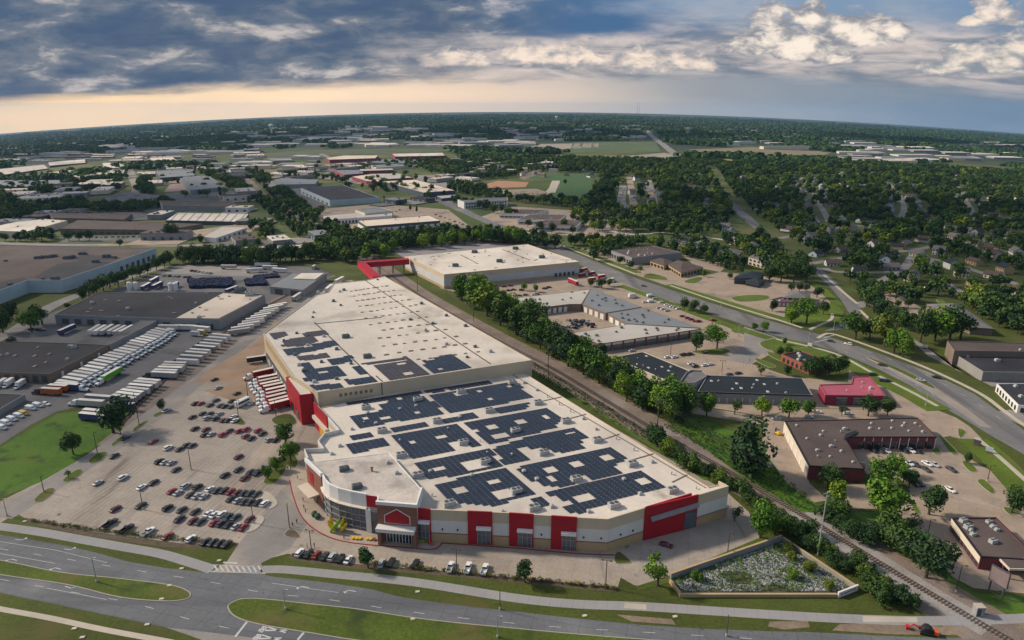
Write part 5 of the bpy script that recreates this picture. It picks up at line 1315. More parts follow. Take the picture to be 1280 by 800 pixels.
# --- middle
b = B('warehouse', 'charcoal-roofed warehouse with blue-grey front and white left wall', 'warehouse', [(376, 235.6), (429, 231.5), (474, 246), (412, 250)], 8.5, wallblue, roofdk, .3, 10, (1, 0), um=rtud_m); winrow(b, (376, 235.6), (412, 250), 7, .5, .5, 3.2, 'dock_door', walldk)
b = B('office_building', 'two-tier white industrial building with columns between dark windows', 'office', [(404, 270), (445, 266), (490, 264.5), (490, 269), (420, 274)], 6, wallwhite, rooflt, .3, 3); winrow(b, (420, 274), (490, 269), 16, .55, .4, 3.6, 'window', glass_m); winrow(b, (404, 270), (420, 274), 3, .5, .4, 3.6, 'window', glass_m)
b2 = B('office_building', 'grey-roofed upper block standing behind the white columned building', 'office', [(444, 262.5), (475, 259), (491, 263), (456, 266.5)], 8, wallcream, roofgy, .3)
b = B('office_building', 'cream-roofed white office with dark blue-grey trim near the tree belt', 'office', [(447, 276), (535, 269), (550, 275.5), (494, 280), (458, 283)], 7, wallwhite, rooftan, .4, 6, trim=walldk)
for p, q in (((458, 283), (494, 280)), ((494, 280), (550, 275.5)), ((447, 276), (458, 283))): band(b, p, q, 4.2, 6.9, walldk, 'upper_band', 0, 1, .12)
winrow(b, (494, 280), (550, 275.5), 6, .3, .3, 4.4, 'window', walldk, proud=.2); winrow(b, (458, 283), (494, 280), 5, .3, .3, 3.6, 'window', walldk)
b = B('warehouse', 'tan-roofed warehouse with dark slate walls beside the main road', 'warehouse', [(478, 227), (520, 224.5), (569, 237.5), (529, 240.5)], 8, walldk, rooftan, .3, 6, (1, 2)); b = B('annex', 'low pale-roofed annex in front of the slate-walled warehouse', 'building', [(545, 245), (571, 243), (573, 246), (552, 248)], 4, walldk, rooflt, .2)
for i, (px, lab) in enumerate((([(417, 213), (448, 212), (456, 216), (430, 218.5)], 'red-walled store with a grey roof, left of the red retail strips'), ([(440, 221), (462, 217.5), (478, 222), (472, 227), (458, 226)], 'red-walled retail strip with a cream roof nearest the slate warehouse'),
                               ([(462, 217.5), (498, 216.5), (516, 221.5), (474, 224.5)], 'red-walled retail strip with a grey roof touching the cream one'), ([(449, 211.5), (490, 210), (492, 212), (450, 214)], 'narrow dark red retail block behind the strips'))):
    B('retail_strip', lab, 'shop', px, 6, mat('dull_red_wall', (.24, .05, .07), .85, .1, .1), (roofgy, rooftan, rooflt, rooflt)[i], .4, 3)
B('retail_building', 'long pale-roofed big store with pink walls at the edge of the field', 'shop', [(407, 198), (430, 194.5), (473, 193.5), (469, 197), (412, 200)], 8, MATS['dull_red_wall'], rooftan, .4, 5)
B('retail_building', 'wide white-roofed store with red walls, farthest of the retail row', 'shop', [(490, 192.5), (553, 190.5), (556, 194), (494, 196)], 8, MATS['dull_red_wall'], roofw, .4, 6)
B('retail_building', 'grey-roofed retail building between the two pale-roofed stores', 'shop', [(462, 203.5), (480, 199), (520, 199), (516, 204)], 7, wallgrey, roofgy, .4, 5); B('retail_building', 'long arcade-fronted grey building in the retail row', 'shop', [(464, 207), (510, 203.5), (522, 206), (470, 210)], 6, wallcream, roofgy, .3, 4)
B('warehouse', 'grey workshop with a pale front left of the charcoal warehouse', 'warehouse', [(338, 227), (352, 223), (398, 224), (394, 229), (345, 231)], 7, wallgrey, roofgy, .3, 4)
b = B('office_building', 'white two-storey office with a dark glass tower in its middle', 'office', [(572, 249.5), (603, 247.5), (634, 246.5), (635, 249.5), (580, 252.5)], 9, wallwhite, MATS['grey_shingle'], .5, 3)
for z in (1.0, 5.0): winrow(b, (580, 252.5), (635, 249.5), 16, .62, z, z + 2.4, 'window', glass_m)
A_, B_, e_, n_ = edge(b, (580, 252.5), (635, 249.5)); L_ = (B_-A_).length; wbox(b.root, 'glass_tower', A_, e_, n_, L_*.42, L_*.54, 0, 11, walldk, 2.0)
for i, (px, lab) in enumerate((([(624, 267), (650, 261.5), (686, 262.5), (668, 268)], 'brown-roofed office, farthest of the three stepped offices'), ([(647, 274.5), (662, 267.5), (708, 268.5), (700, 275)], 'brown-roofed office in the middle of the three stepped offices'), ([(668, 281.5), (681, 274), (729, 275.5), (721, 283)], 'brown-roofed office with a white banded front, nearest of the three stepped offices'))):
    b = B('office_building', lab, 'office', px, 5.5, wallwhite, roofbr, .3, 6, (1, 4)); winrow(b, px[0], px[3], 8, .9, 1.2, 2.8, 'window', glass_m)
b = B('garden_center', 'reddish-brown-roofed hall with grey walls in the tree-lined business park', 'hall', [(764, 313), (815, 307), (852, 315.5), (790, 322)], 6.5, wallgrey, roofbr, .3, 9, (1, 1, 4), us=1.3)
b.root.name = 'business_hall'; winrow(b, (764, 313), (790, 322), 8, .6, .6, 3.6, 'window', glass_m)
def hip(name, label, cat, px, H, rise, wallm, roofm, over=.5, group=None):
    """hip-roofed block from its four eave corners (photo places)"""
    W_ = [G(*p, H) for p in px]; c = sum(W_, Vector())/4; z = tz(c.x, c.y); r = thing(name, label, cat, Vector((c.x, c.y, z)), 0, group)
    pl = ccw([(p.x, p.y) for p in W_]); MB().prism(inset(pl, over), z - .6, z + H).build('wall', wallm, r, off=r.location)
    P = [Vector((*p, z + H)) for p in pl]
    if (P[1]-P[0]).length < (P[2]-P[1]).length: P = P[1:] + P[:1]
    k = min(.45, .5*(P[2]-P[1]).length/(P[1]-P[0]).length); up = Vector((0, 0, rise))
    m1, m2 = (P[0]+P[3])/2, (P[1]+P[2])/2; r1, r2 = m1.lerp(m2, k) + up, m2.lerp(m1, k) + up
    mb = MB(); mb.quad([P[0], P[1], r2, r1]); mb.quad([P[2], P[3], r1, r2]); mb.quad([P[3], P[0], r1]); mb.quad([P[1], P[2], r2]); mb.quad(P[::-1]); mb.build('roof', roofm, r, off=r.location)
    b = Bd(); b.root, b.z, b.H, b.c = r, z, H, Vector((c.x, c.y, 0)); return b
b = hip('medical_building', 'tan building with a brown hipped roof, left wing with the porch', 'building', [(812, 326), (826, 322), (845, 328), (830, 332)], 4, 2.2, walltan, shingle2); winrow(b, (812, 326), (830, 332), 4, .5, .8, 2.8)
b = hip('medical_building', 'long tan building with a brown hipped roof beside the junction drive', 'building', [(833, 330), (848, 325), (880, 334), (851, 341)], 4, 2.6, walltan, shingle2); winrow(b, (833, 330), (851, 341), 6, .5, .8, 2.8); winrow(b, (851, 341), (880, 334), 7, .5, .8, 2.8)
for px, lab in (([(833, 300), (846, 296.5), (868, 297), (857, 303)], 'grey-roofed apartment house, leftmost of the apartment cluster'), ([(860, 306), (874, 300), (891, 305), (884, 311)], 'grey-roofed apartment house second from left of the cluster'),
                ([(895, 314), (908, 309.5), (929, 314), (920, 320)], 'grey-roofed apartment house in the middle of the cluster'), ([(935, 321), (946, 316.5), (969, 321), (962, 328)], 'grey-roofed apartment house nearest the dark hedge trees'),
                ([(927, 302), (936, 299), (951, 305), (944, 311)], 'purple-grey-roofed apartment house behind the middle of the cluster'), ([(911, 297), (918, 294), (926, 296), (920, 300)], 'smallest dark-roofed house at the back of the apartment cluster')):
    b = hip('apartment_house', lab, 'house', px, 6.5, 2.6, wallcream, shingle)
    for z in (.8, 3.8): winrow(b, px[0], px[3], 5, .4, z, z + 1.5); winrow(b, px[3], px[2], 5, .4, z, z + 1.5)
b = hip('restaurant', 'dark teal-roofed gabled house alone in its tan parking lot', 'restaurant', [(917, 347), (928, 340), (956, 341), (950, 348)], 5, 2.8, walldk, teal_roof); winrow(b, (917, 347), (950, 348), 8, .5, .6, 2.4)
b = hip('porch_wing', 'lower teal-roofed front wing of the restaurant in the tan lot', 'restaurant', [(931, 351), (940, 346), (957, 350.5), (949, 354.5)], 3.5, 1.8, walldk, teal_roof); winrow(b, (931, 351), (949, 354.5), 5, .6, .5, 2.4)
b = hip('pharmacy', 'purplish-brick building with a dark gabled porch at the road junction', 'shop', [(979, 372), (986, 364.5), (1014, 365.5), (1012, 373)], 4.5, 2.4, brick3, shingle)
bb = B('store_wing', 'flat-roofed purplish-brick wing in front of the gabled porch building', 'shop', [(964, 374), (976, 371), (1015, 373), (1015, 378), (966, 376.5)], 3.6, mat('mauve_brick', (.25, .16, .165), .9, .12, .3), roofpp, .5, 2); winrow(bb, (966, 376.5), (1015, 378), 9, .6, .4, 2.6, 'window', wallcream)
# garages round the yard
b = B('garage_building', 'light-roofed garage row round the yard with white doors', 'garages', [(640, 373), (738, 361.5), (727, 380), (712, 380), (654, 387)], 5, wallbrn, rooflt, .1, 8, (1,), um=rtud_m); winrow(b, (712, 380), (654, 387), 8, .6, .1, 3.6, 'garage_door', wallwhite)
b = B('garage_building', 'grey-roofed garage block at the top corner of the yard', 'garages', [(738, 361.5), (744, 362), (802, 383.5), (757, 391), (728, 380)], 5.05, wallbrn, roofgy, .1, 9, (1,), um=rtud_m); winrow(b, (728, 380), (757, 391), 4, .6, .1, 3.6, 'garage_door', wallwhite)
b = B('garage_building', 'grey-roofed garage block between the yard and the car lot', 'garages', [(760, 391.5), (803, 384.3), (876, 410), (784, 404.5)], 4.9, wallbrn, roofgy, .1, 12, (1,), um=rtud_m); winrow(b, (760, 391.5), (784, 404.5), 3, .6, .1, 3.4, 'garage_door', wallwhite)
b = B('garage_building', 'light-roofed shop row with dark red piers nearest the railway trees', 'garages', [(715, 416), (785, 405), (877, 410.8), (748, 430)], 5.1, wallbrn, rooflt, .1, 12, (1,), um=rtud_m); winrow(b, (748, 430), (877, 410.8), 9, .84, .2, 3.3, 'shop_window', glass2_m, proud=.15); winrow(b, (748, 430), (877, 410.8), 9, .12, .1, 4.8, 'pier', brick3, -.04, .93, proud=.3); band(b, (748, 430), (877, 410.8), 3.4, 4.6, wallcream, 'sign_band')
# black roofed strip
b = B('strip_mall', 'black-roofed strip building, left wing running towards the railway', 'shops', [(766, 446.5), (804, 439.5), (862, 463), (855, 474), (846, 481)], 4.6, wallcream, roofbk, .3, 11, (1, 2, 4), um=rtu_m, us=.7)
b = B('strip_mall', 'black-roofed strip building, long right wing with a pale blank back wall', 'shops', [(884, 469), (1003, 472.5), (1016, 494), (872, 489.5)], 5, wallgrey, roofbk, .3, 12, (1, 2), um=rtu_m, us=.7)
winrow(b, (872, 489.5), (1016, 494), 14, .1, .1, 2.4, 'door', wallwhite); band(b, (872, 489.5), (1016, 494), 4.4, 5.05, black_m, 'fascia', 0, 1, .1)
B('entrance_pavilion', 'grey curved-front entrance pavilion joining the two black-roofed wings', 'pavilion', [(848, 479), (858, 465), (864, 462), (878, 463), (885, 468), (880, 472), (868, 478)], 5.6, wallgrey, MATS['grey_shingle'], .7)
b = B('brick_shop', 'small red brick building with a dark roof beside the junction', 'shop', [(977, 442.5), (1001, 438), (1037, 451), (1012, 458)], 4.2, brick2, roofbk, .5, 5, (1, 2)); winrow(b, (977, 442.5), (1012, 458), 6, .5, .5, 2.6); 
b = B('red_store', 'pink-roofed store with dark red walls and two big windows', 'shop', [(1024, 480.5), (1064, 479.5), (1066, 470.5), (1087, 470), (1107, 494.5), (1032, 493.5)], 5, mat('crimson_wall', (.22, .025, .05), .8, .1, .2), roofpk, .35, 5, (1, 4), trim=roofpk); winrow(b, (1032, 493.5), (1107, 494.5), 2, .62, .3, 3.6, 'window', glass2_m, .14, .70, wallwhite, .15); winrow(b, (1032, 493.5), (1107, 494.5), 1, .6, .3, 3.2, 'window', glass_m, .78, .98)
LB = [(981, 526), (1147, 522), (1171, 546), (1070, 546), (1056, 547), (1080, 586), (1011, 582)]
b = B('office_building', 'L-shaped brown-roofed office with a cream left wall and shaded courtyard parking', 'office', LB, 5.4, brick3, roofbr, .25, 24, (1, 0, 1, 4), trim=black_m, us=.72)
band(b, LB[6], LB[0], -.3, 5.0, wallcream, 'cream_wall', 0, 1, .15); winrow(b, LB[6], LB[0], 6, .25, .2, 3.2, 'dock_door', wallwhite, proud=.25); winrow(b, LB[2], LB[3], 9, .8, .4, 3.4, 'window', glass_m); winrow(b, LB[3], LB[2], 9, .08, 0, 5.0, 'pier', white_m, .055, 1.05, proud=.5)
wl = [G(*p, 6.4) for p in ((1054, 548), (1058, 540), (1072, 535), (1070, 540))]; MB().quad([(p[0], p[1], 5.7) for p in ccw([(v.x, v.y) for v in wl])]).build('porch_roof', roofbk, b.root, off=b.root.location)
b = B('corner_building', 'flat brown-roofed bank with cream drive-through canopy at the lower right', 'bank', [(1190, 647), (1245, 646.5), (1300, 700), (1226, 695.5)], 4.3, brick3, roofbr, .35, 0, trim=black_m)
band(b, (1226, 695.5), (1190, 647), 1.9, 4.0, wallcream, 'cream_band', 0, 1, .12); winrow(b, (1226, 695.5), (1190, 647), 8, .75, .3, 1.8, 'window', glass_m)
for x, y, v, s in ((1204, 652, 3, .9), (1210, 660, 3, 1.0), (1216, 669, 0, 1.0), (1213, 663, 1, 1.2), (1236, 653, 3, .7), (1241, 659, 0, 1), (1246, 663, 0, .9), (1241, 678, 3, .9)): unit(b.root, G(x, y, 3.95), v, None, .3, s*.68)
cn_ = thing('drive_canopy', 'flat brown drive-through canopy attached beside the lower right bank', 'canopy', G(1275, 715)); pl = ccw(P2([(1249, 698), (1320, 697), (1330, 712), (1262, 711)], 4)); MB().prism(pl, 3.4, 4.0).build('canopy_roof', wallcream, cn_, off=cn_.location); MB().prism(inset(pl, .3), 4.0, 4.06).build('canopy_top', roofbr, cn_, off=cn_.location)
for p in inset(pl, 1.0): MB().box((p[0], p[1], 1.7), (.4, .4, 3.4)).build('post', brick3, cn_, off=cn_.location)
# big sign beside it
sp0 = G(1240, 718); sp1 = G(1258, 741); sg = thing('billboard', 'large grey-faced billboard on two posts at the lower right bank', 'sign', sp0)
a_, b_ = G(1241, 706, 8.2), G(1263, 718, 8.2); d_ = b_ - a_; c_ = (a_+b_)/2; rz_ = math.atan2(d_.y, d_.x)
MB().box((c_.x, c_.y, 5.9), (d_.length, .5, 4.6), rz_).build('panel', mat('grey_pink_panel', (.22, .17, .17), .7, .12, .3), sg, off=sg.location); fr = MB()
for z in (8.25, 3.55): fr.box((c_.x, c_.y, z), (d_.length + .2, .6, .14), rz_)
e_ = d_.normalized()*(d_.length/2 + .04)
for s in (-1, 1): fr.box((c_.x + e_.x*s, c_.y + e_.y*s, 5.9), (.14, .58, 4.75), rz_)
fr.build('frame', dgrey_m, sg, off=sg.location)
for q in (a_.lerp(b_, .12), a_.lerp(b_, .88)): MB().cyl((q.x, q.y, -.2), (q.x, q.y, 3.6), .22, n=8).build('post', dgrey_m, sg, off=sg.location)
b = B('school_building', 'upper block of the brown-roofed grey-walled building at the right edge', 'building', [(1184, 426), (1330, 429.5), (1330, 440), (1193, 438)], 8, wallbrn, roofbr, .4, 2)
b = B('school_building', 'lower front block with a dark roof and ribbed grey walls at the right edge', 'building', [(1190, 440), (1330, 441.5), (1330, 466), (1229, 464.5)], 5, mat('ribbed_concrete', (.25, .24, .225), .9, .1, .1), roofdk, .4, 3); winrow(b, (1229, 464.5), (1330, 466), 26, .25, .2, 4.6, 'wall_rib', wallgrey, proud=.25)
b = B('office_building', 'dark-roofed low office with white window walls at the right edge', 'office', [(1246, 479.5), (1330, 478.5), (1330, 514), (1273, 506)], 4, wallwhite, roofdk, .3, 4); winrow(b, (1246, 479.5), (1273, 506), 7, .5, .6, 2.8); winrow(b, (1273, 506), (1330, 514), 5, .6, .6, 2.8)
b = hip('church_hall', 'large low grey-roofed hall in the trees above the right lawn', 'hall', [(1157, 380), (1196, 379), (1243, 411), (1213, 409)], 4.5, 2.5, wallbrn, shingle)
# houses
HK = {}
def house_proto(v):
    w, d, h, rise = ((11, 8, 3.0, 2.6), (9.5, 8.5, 5.4, 2.8), (13, 8, 3.2, 2.4))[v]
    r = thing('house', None, None, link=False)
    mb = MB(); mb.box((0, 0, h/2 - .3), (w, d, h + .6))
    for s in (-1, 1): mb.quad([(s*w/2, -d/2, h), (s*w/2, d/2, h), (s*w/2, 0, h + rise)])
    wl = mb.build('wall', wallwhite, r, link=False)
    rf = MB(); o = .5
    for s in (-1, 1):
        rf.quad([(-w/2 - o, s*(d/2 + o), h - o*rise/(d/2)), (w/2 + o, s*(d/2 + o), h - o*rise/(d/2)), (w/2 + o, 0, h + rise), (-w/2 - o, 0, h + rise)]); rf.quad([(-w/2 - o, s*(d/2 + o), h - o*rise/(d/2) + .2), (w/2 + o, s*(d/2 + o), h - o*rise/(d/2) + .2), (w/2 + o, 0, h + rise + .2), (-w/2 - o, 0, h + rise + .2)])
    roof = rf.build('roof', shingle, r, link=False)
    ks = [wl, roof]; KIDS[roof.name] = [MB().box((w*.25, 1.0, h + rise*.9), (.8, .8, 1.8)).build('chimney', brick2, roof, link=False)]
    for z in ([1.4] if h < 4 else [1.3, 3.9]):
        for k in range(4):
            if k == 1 and z < 2: ks.append(MB().box((-w/2 + w*(k + .5)/4, -d/2 - .03, 1.05), (1.0, .1, 2.1)).build('door', brick3, r, link=False)); continue
            ks.append(MB().box((-w/2 + w*(k + .5)/4, -d/2 - .03, z), (1.2, .1, 1.3)).build('window', glass_m, r, link=False))
        ks.append(MB().box((-w/2 - .03, 0, z), (.1, 1.2, 1.3)).build('window', glass_m, r, link=False))
    return proto(r, ks)
for v in range(3): HK[v] = house_proto(v)
HW = dict(white=wallwhite, cream=wallcream, grey=wallgrey, tan=walltan, blue=wallblue); HR = dict(grey=shingle, brown=shingle2, dark=teal_roof)
def house(px, py, v, az, wc, rc, label=None, group=None):
    p = G(px, py); o = dup(HK[v], p, az2rz(az), 1.0, {'wall': HW[wc], 'roof': HR[rc]}); o['category'] = 'house'
    if label: o['label'] = label
    if group: o['group'] = group
    return o
HP = []
for x, y, v, az, wc, rc, lab in ((1073, 345, 1, 12, 'white', 'dark', 'white two-storey house with a dark blue roof above the road bend'), (1040, 332, 0, 10, 'white', 'brown', 'small white cottage left of the two-storey white house'), (906, 288, 1, 20, 'white', 'grey', 'white two-storey house beside the upper side road'),
                                 (914, 292, 0, 110, 'white', 'grey', 'low white wing house next to the upper side road'), (1010, 305, 1, 0, 'grey', 'grey', 'grey house half hidden left of the road bend woods'), (1147, 320, 0, 60, 'cream', 'grey', 'cream house at the end of the short residential street'),
                                 (1187, 288, 0, 20, 'white', 'grey', 'pale-roofed white house in the sunny gap of the wood'), (1205, 290, 2, 30, 'white', 'grey', 'long white house in the gap of the wood'), (1193, 298, 0, 70, 'tan', 'grey', 'tan house below the white houses in the gap'),
                                 (1243, 348, 2, 60, 'cream', 'brown', 'cream house with a brown roof among the right-hand trees'), (1262, 365, 0, 60, 'white', 'brown', 'white gabled house among the right-hand trees'), (1232, 312, 0, 30, 'tan', 'brown', 'tan house along the curving residential street'),
                                 (1237, 262, 0, 20, 'tan', 'brown', 'pinkish-tan house far right in the wood'), (1106, 254, 0, 30, 'white', 'grey', 'white house roof peeping from the middle of the wood'), (987, 254, 0, 30, 'tan', 'brown', 'orange-roofed house by the upper side road'),
                                 (1112, 337, 2, 5, 'grey', 'grey', 'grey bungalow right of the two-storey white house'), (1173, 318, 1, 40, 'white', 'grey', 'white house behind the short residential street'), (1090, 385+0, 0, 0, 'grey', 'grey', None)):
    if lab: house(x, y, v, az, wc, rc, lab); HP.append(G(x, y))
RH = random.Random(5)
road_line = smooth_line([tuple(G(*p)[:2]) for p in [(882, 212), (893, 224), (909, 250), (933, 272), (967, 303), (993, 324), (1020, 336), (1040, 353)]], 8)
HL = []
HSP = []
for ln in SUBST:
    w_ = smooth_line([tuple(G(*p)[:2]) for p in ln], 10); acc = 0; sd = 1
    for a, b in zip(w_, w_[1:]):
        a, b = Vector((*a, 0)), Vector((*b, 0)); d = b - a; acc += d.length
        if acc > 13.5 + a.y*.004:
            acc = 0; sd = -sd; nn = Vector((-d.y, d.x, 0)).normalized(); HSP.append((g0(b + nn*sd*RH.uniform(14, 19)), az_of(b, b + nn*sd)))
HSP.sort(key=lambda t: t[0].y)
street_pts = [q for ln in SUBST for q in smooth_line([tuple(G(*p)[:2]) for p in ln], 24)]
ns = 0
for p, az in HSP:
    if ns >= 205 or any((p-q).length < 17 for q in HP) or any((p.x-q[0])**2 + (p.y-q[1])**2 < 10**2 for q in street_pts) or any((p.x-q[0])**2 + (p.y-q[1])**2 < 20**2 for q in road_line): continue
    ns += 1; HP.append(p); wc = RH.choice(('white', 'white', 'cream', 'grey', 'tan', 'blue')); rc = RH.choice(('grey', 'grey', 'brown', 'dark'))
    o = dup(HK[RH.randint(0, 2)], p, az2rz(az) + RH.choice((0, 0, 1.57)), 1.0, {'wall': HW[wc], 'roof': HR[rc]}); o['category'] = 'house'; o['group'] = 'houses half hidden among the trees of the right-hand suburb'
    HL.append((p.x/p.y, o, '%s-walled %s-roofed house' % (wc, rc), 'in the right-hand suburb wood'))
for i in range(90):
    x, y = RH.uniform(925, 1290), 205 + 135*RH.random()**1.3
    x = RH.uniform(745, 900); y = RH.uniform(205, 262)
    if i > 55: x = RH.uniform(570, 760); y = RH.uniform(203, 222)
    if len(HP) > 285: continue
    p = G(x, y)
    if any((p-q).length < 24 for q in HP) or any((p.x-q[0])**2 + (p.y-q[1])**2 < 22**2 for q in road_line): continue
    HP.append(p); wc = RH.choice(('white', 'white', 'cream', 'grey', 'tan', 'blue')); rc = RH.choice(('grey', 'grey', 'brown', 'dark'))
    o = dup(HK[RH.randint(0, 2)], p, RH.uniform(0, 3.14), 1.0, {'wall': HW[wc], 'roof': HR[rc]}); o['category'] = 'house'
    o['group'] = 'houses among the trees beyond the office park'
    HL.append((x, o, '%s-walled %s-roofed house' % (wc, rc), 'in the trees beyond the office park'))
# far town: one box-shaped building each
FB = {}; FBP = []
FR = []
def farb(px, py, w, d, h, wc, rc, lab, grp):
    p = G(px, py); k = (w, d, h); FBP.append(p)
    r = thing('far_building', lab, 'building', p, RH.uniform(-.3, .3), grp); FR.append(r)
    MB().box((0, 0, h/2 - 1), (w, d, h + 2)).build('wall', wc, r); MB().box((0, 0, h + .15), (w + .6, d + .6, .4)).build('roof', rc, r)
RF = random.Random(3)
for (x0, x1, y0, y1, n_, sz, area) in ((60, 290, 168, 194, 40, (60, 150), 'far industrial district at the upper left'), (290, 480, 158, 184, 70, (40, 130), 'far district below the white water tower'), (470, 660, 150, 184, 75, (35, 110), 'far town under the middle horizon'),
                                   (640, 800, 153, 176, 60, (28, 70), 'far housing beyond the green field'), (860, 1040, 160, 182, 36, (30, 80), 'far town beside the tan water tower'), (1040, 1290, 172, 204, 60, (40, 130), 'far district at the upper right'), (250, 420, 196, 214, 26, (25, 60), 'middle district beyond the railway'), (520, 700, 198, 218, 26, (14, 22), 'housing beyond the retail row')):
    for i in range(n_):
        x, y = RF.uniform(x0, x1), RF.uniform(y0, y1)
        if 320 < x < 575 and 184 < y < 198: continue
        if 395 < x < 560 and y > 188: continue
        w = RF.uniform(*sz); d = w*RF.uniform(.4, .9); h = RF.uniform(5, 9); c = RF.choice(('white', 'white', 'cream', 'grey'))
        farb(x, y, w, d, h, dict(white=wallwhite, cream=wallcream, grey=wallgrey)[c], RF.choice((roofw, rooflt, roofgy, roofw2)), None, 'buildings of the ' + area); HL.append((x, FR[-1], 'small %s flat-roofed building' % c, 'in the ' + area))
# smaller works and depots filling the industrial blocks
def infill(poly, n_, wr, dr, area, azs, seed):
    q = random.Random(seed); w_ = [G(*p) for p in poly]; x0, x1 = min(p.x for p in w_), max(p.x for p in w_); y0, y1 = min(p.y for p in w_), max(p.y for p in w_); k = t = 0
    while k < n_ and t < 900:
        t += 1; p = Vector((q.uniform(x0, x1), q.uniform(y0, y1), 0))
        w, d = q.uniform(*wr), q.uniform(*dr); az = q.choice(azs); h = q.uniform(5, 8); r2 = math.hypot(w, d)/2
        if not inpoly(p, w_) or any(math.hypot(p.x-c.x, p.y-c.y) < (r2 + r)*.82 for c, r in BPOLY): continue
        p = g0(p); BPOLY.append((p, r2)); k += 1
        rc, rn = q.choice(((roofw, 'white'), (roofdk, 'black'), (roofbr, 'brown'), (roofgy, 'grey'), (rooftan, 'tan'), (rooflt, 'pale grey'))); wc = q.choice((wallgrey, wallcream, wallbrn, wallwhite, walldk))
        r = thing('warehouse', None, 'warehouse', p, az2rz(az), 'smaller buildings of the ' + area); FBP.append(p)
        MB().box((0, 0, h/2 - 1), (w, d, h + 2)).build('wall', wc, r); m_ = MB(); m_.box((0, 0, h + .1), (w + .3, d + .3, .25)); m_.build('roof', rc, r)
        for j in range(max(2, int(w/9))): MB().box((-w/2 + w*(j + .5)/max(2, int(w/9)), -d/2 - .05, 1.9), (3.2, .25, 3.4)).build('dock_door', walldk if wc != walldk else wallgrey, r)
        for j in range(q.randint(2, 6)):
            o = bpy.data.objects.new('rooftop_unit', rtu_mesh(0).mesh('rooftop_unit', [rtud_m, dgrey_m]) if ('u', 0) not in RTU else RTU[('u', 0)]); RTU[('u', 0)] = o.data; o.parent = r; o.location = (q.uniform(-.4, .4)*w, q.uniform(-.38, .38)*d, h + .2); C.objects.link(o)
        sheet_w('parking_lot', [tuple((p + Matrix.Rotation(az2rz(az), 3, 'Z') @ Vector(v))[:2]) for v in ((-w*.6, -d*.5 - 26, 0), (w*.6, -d*.5 - 26, 0), (w*.6, d*.5 + 5, 0), (-w*.6, d*.5 + 5, 0))], q.choice((asphalt, lanepave, tanlot)), 2.2 + .04*len(BPOLY))
        HL.append((p.x/p.y, r, 'small %s-roofed building' % rn, 'in the ' + area))
for o in list(C.objects):
    if o.parent is None and o.get('category') in ('warehouse', 'shed', 'office', 'shop', 'building', 'bridge'):
        pts = [o.location + Vector(c) for ch in C.objects if ch.parent == o and ch.name.startswith(('wall', 'roof')) and 'unit' not in ch.name and ch.type == 'MESH' for c in ch.bound_box]
        if pts:
            a, b = Vector((min(p.x for p in pts), min(p.y for p in pts), 0)), Vector((max(p.x for p in pts), max(p.y for p in pts), 0)); BPOLY.append(((a+b)/2, (b-a).length*.5))
infill([(-30, 262), (60, 252), (120, 246), (160, 232), (110, 226), (0, 238)], 13, (40, 80), (25, 45), 'wooded industrial blocks at the left', (-20, 70), 1)
infill([(150, 262), (205, 244), (180, 216), (300, 206), (338, 250), (310, 264), (240, 246)], 16, (30, 62), (20, 40), 'industrial blocks left of the railway', (-26, 64), 2)
infill([(0, 286), (70, 268), (210, 258), (320, 262), (330, 280), (250, 300), (70, 296)], 8, (24, 46), (16, 28), 'blocks above the left street', (0, 90), 3)
infill([(320, 236), (340, 214), (440, 204), (470, 210), (400, 222), (380, 232)], 13, (26, 58), (18, 36), 'blocks beyond the charcoal warehouse', (40, 130), 4)
infill([(500, 222), (560, 218), (640, 205), (700, 206), (600, 224), (560, 232)], 10, (22, 44), (15, 28), 'blocks right of the slate warehouse', (40, 130), 5)
infill([(100, 205), (130, 192), (330, 188), (330, 208), (160, 214)], 18, (45, 100), (28, 50), 'industrial belt at the upper left', (-20, 70), 6)
infill([(0, 206), (0, 196), (120, 190), (120, 200)], 7, (60, 130), (30, 50), 'far left industrial belt', (10, 100), 7)
infill([(300, 300), (335, 282), (400, 296), (400, 316), (310, 322)], 3, (24, 36), (16, 22), 'grove beside the upper yard', (60,), 8)
infill([(440, 250), (500, 240), (560, 256), (560, 264), (480, 262)], 2, (24, 36), (16, 22), 'lots beside the upper main road', (40,), 9)
for i in range(9):
    p = G(2 + i*4.7, 190 - i*.35); r = thing('silo', 'pale silo, %s from the left in the far left silo row' % ORD[i], 'silo', p, 0, 'silos at the far left')
    MB().cyl((0, 0, -1), (0, 0, 13), 6.5, n=14).build('tank', wallcream, r); MB().cyl((0, 0, 13), (0, 0, 16), 6.7, .8, n=14).build('dome', white_m, r)
b = farb(980, 187, 170, 30, 12, wallcream, roofgy, 'long arcaded pale building behind the tan field', None)
for i in range(18): 
    p = G(968 + i*2.8, 188.6); 
# water towers and masts
def wtower(px, py, ty, label, col, kind=0):
    p = G(px, py); h = (py - ty)/pxm(p); r = thing('water_tower', label, 'water tower', p); rr = h*.24
    if kind == 0:
        MB().cyl((0, 0, -2), (0, 0, h*.72), rr*.30, n=14).build('stem', col, r, smooth=False)
        MB().loft([[(math.cos(t)*q*rr, math.sin(t)*q*rr, z*h) for t in [k*math.pi/9 for k in range(18)]] for q, z in ((.3, .66), (.85, .74), (1, .84), (.85, .93), (.4, .99), (.05, 1.0))]).build('tank', white_m, r, smooth=True)
    else:
        MB().cyl((0, 0, -2), (0, 0, h*.70), rr*.72, n=18).build('stem', col, r); MB().loft([[(math.cos(t)*q*rr, math.sin(t)*q*rr, z*h) for t in [k*math.pi/9 for k in range(18)]] for q, z in ((.72, .66), (1, .76), (1, .90), (.8, .97), (.1, 1.0))]).build('tank', wallcream, r, smooth=True)
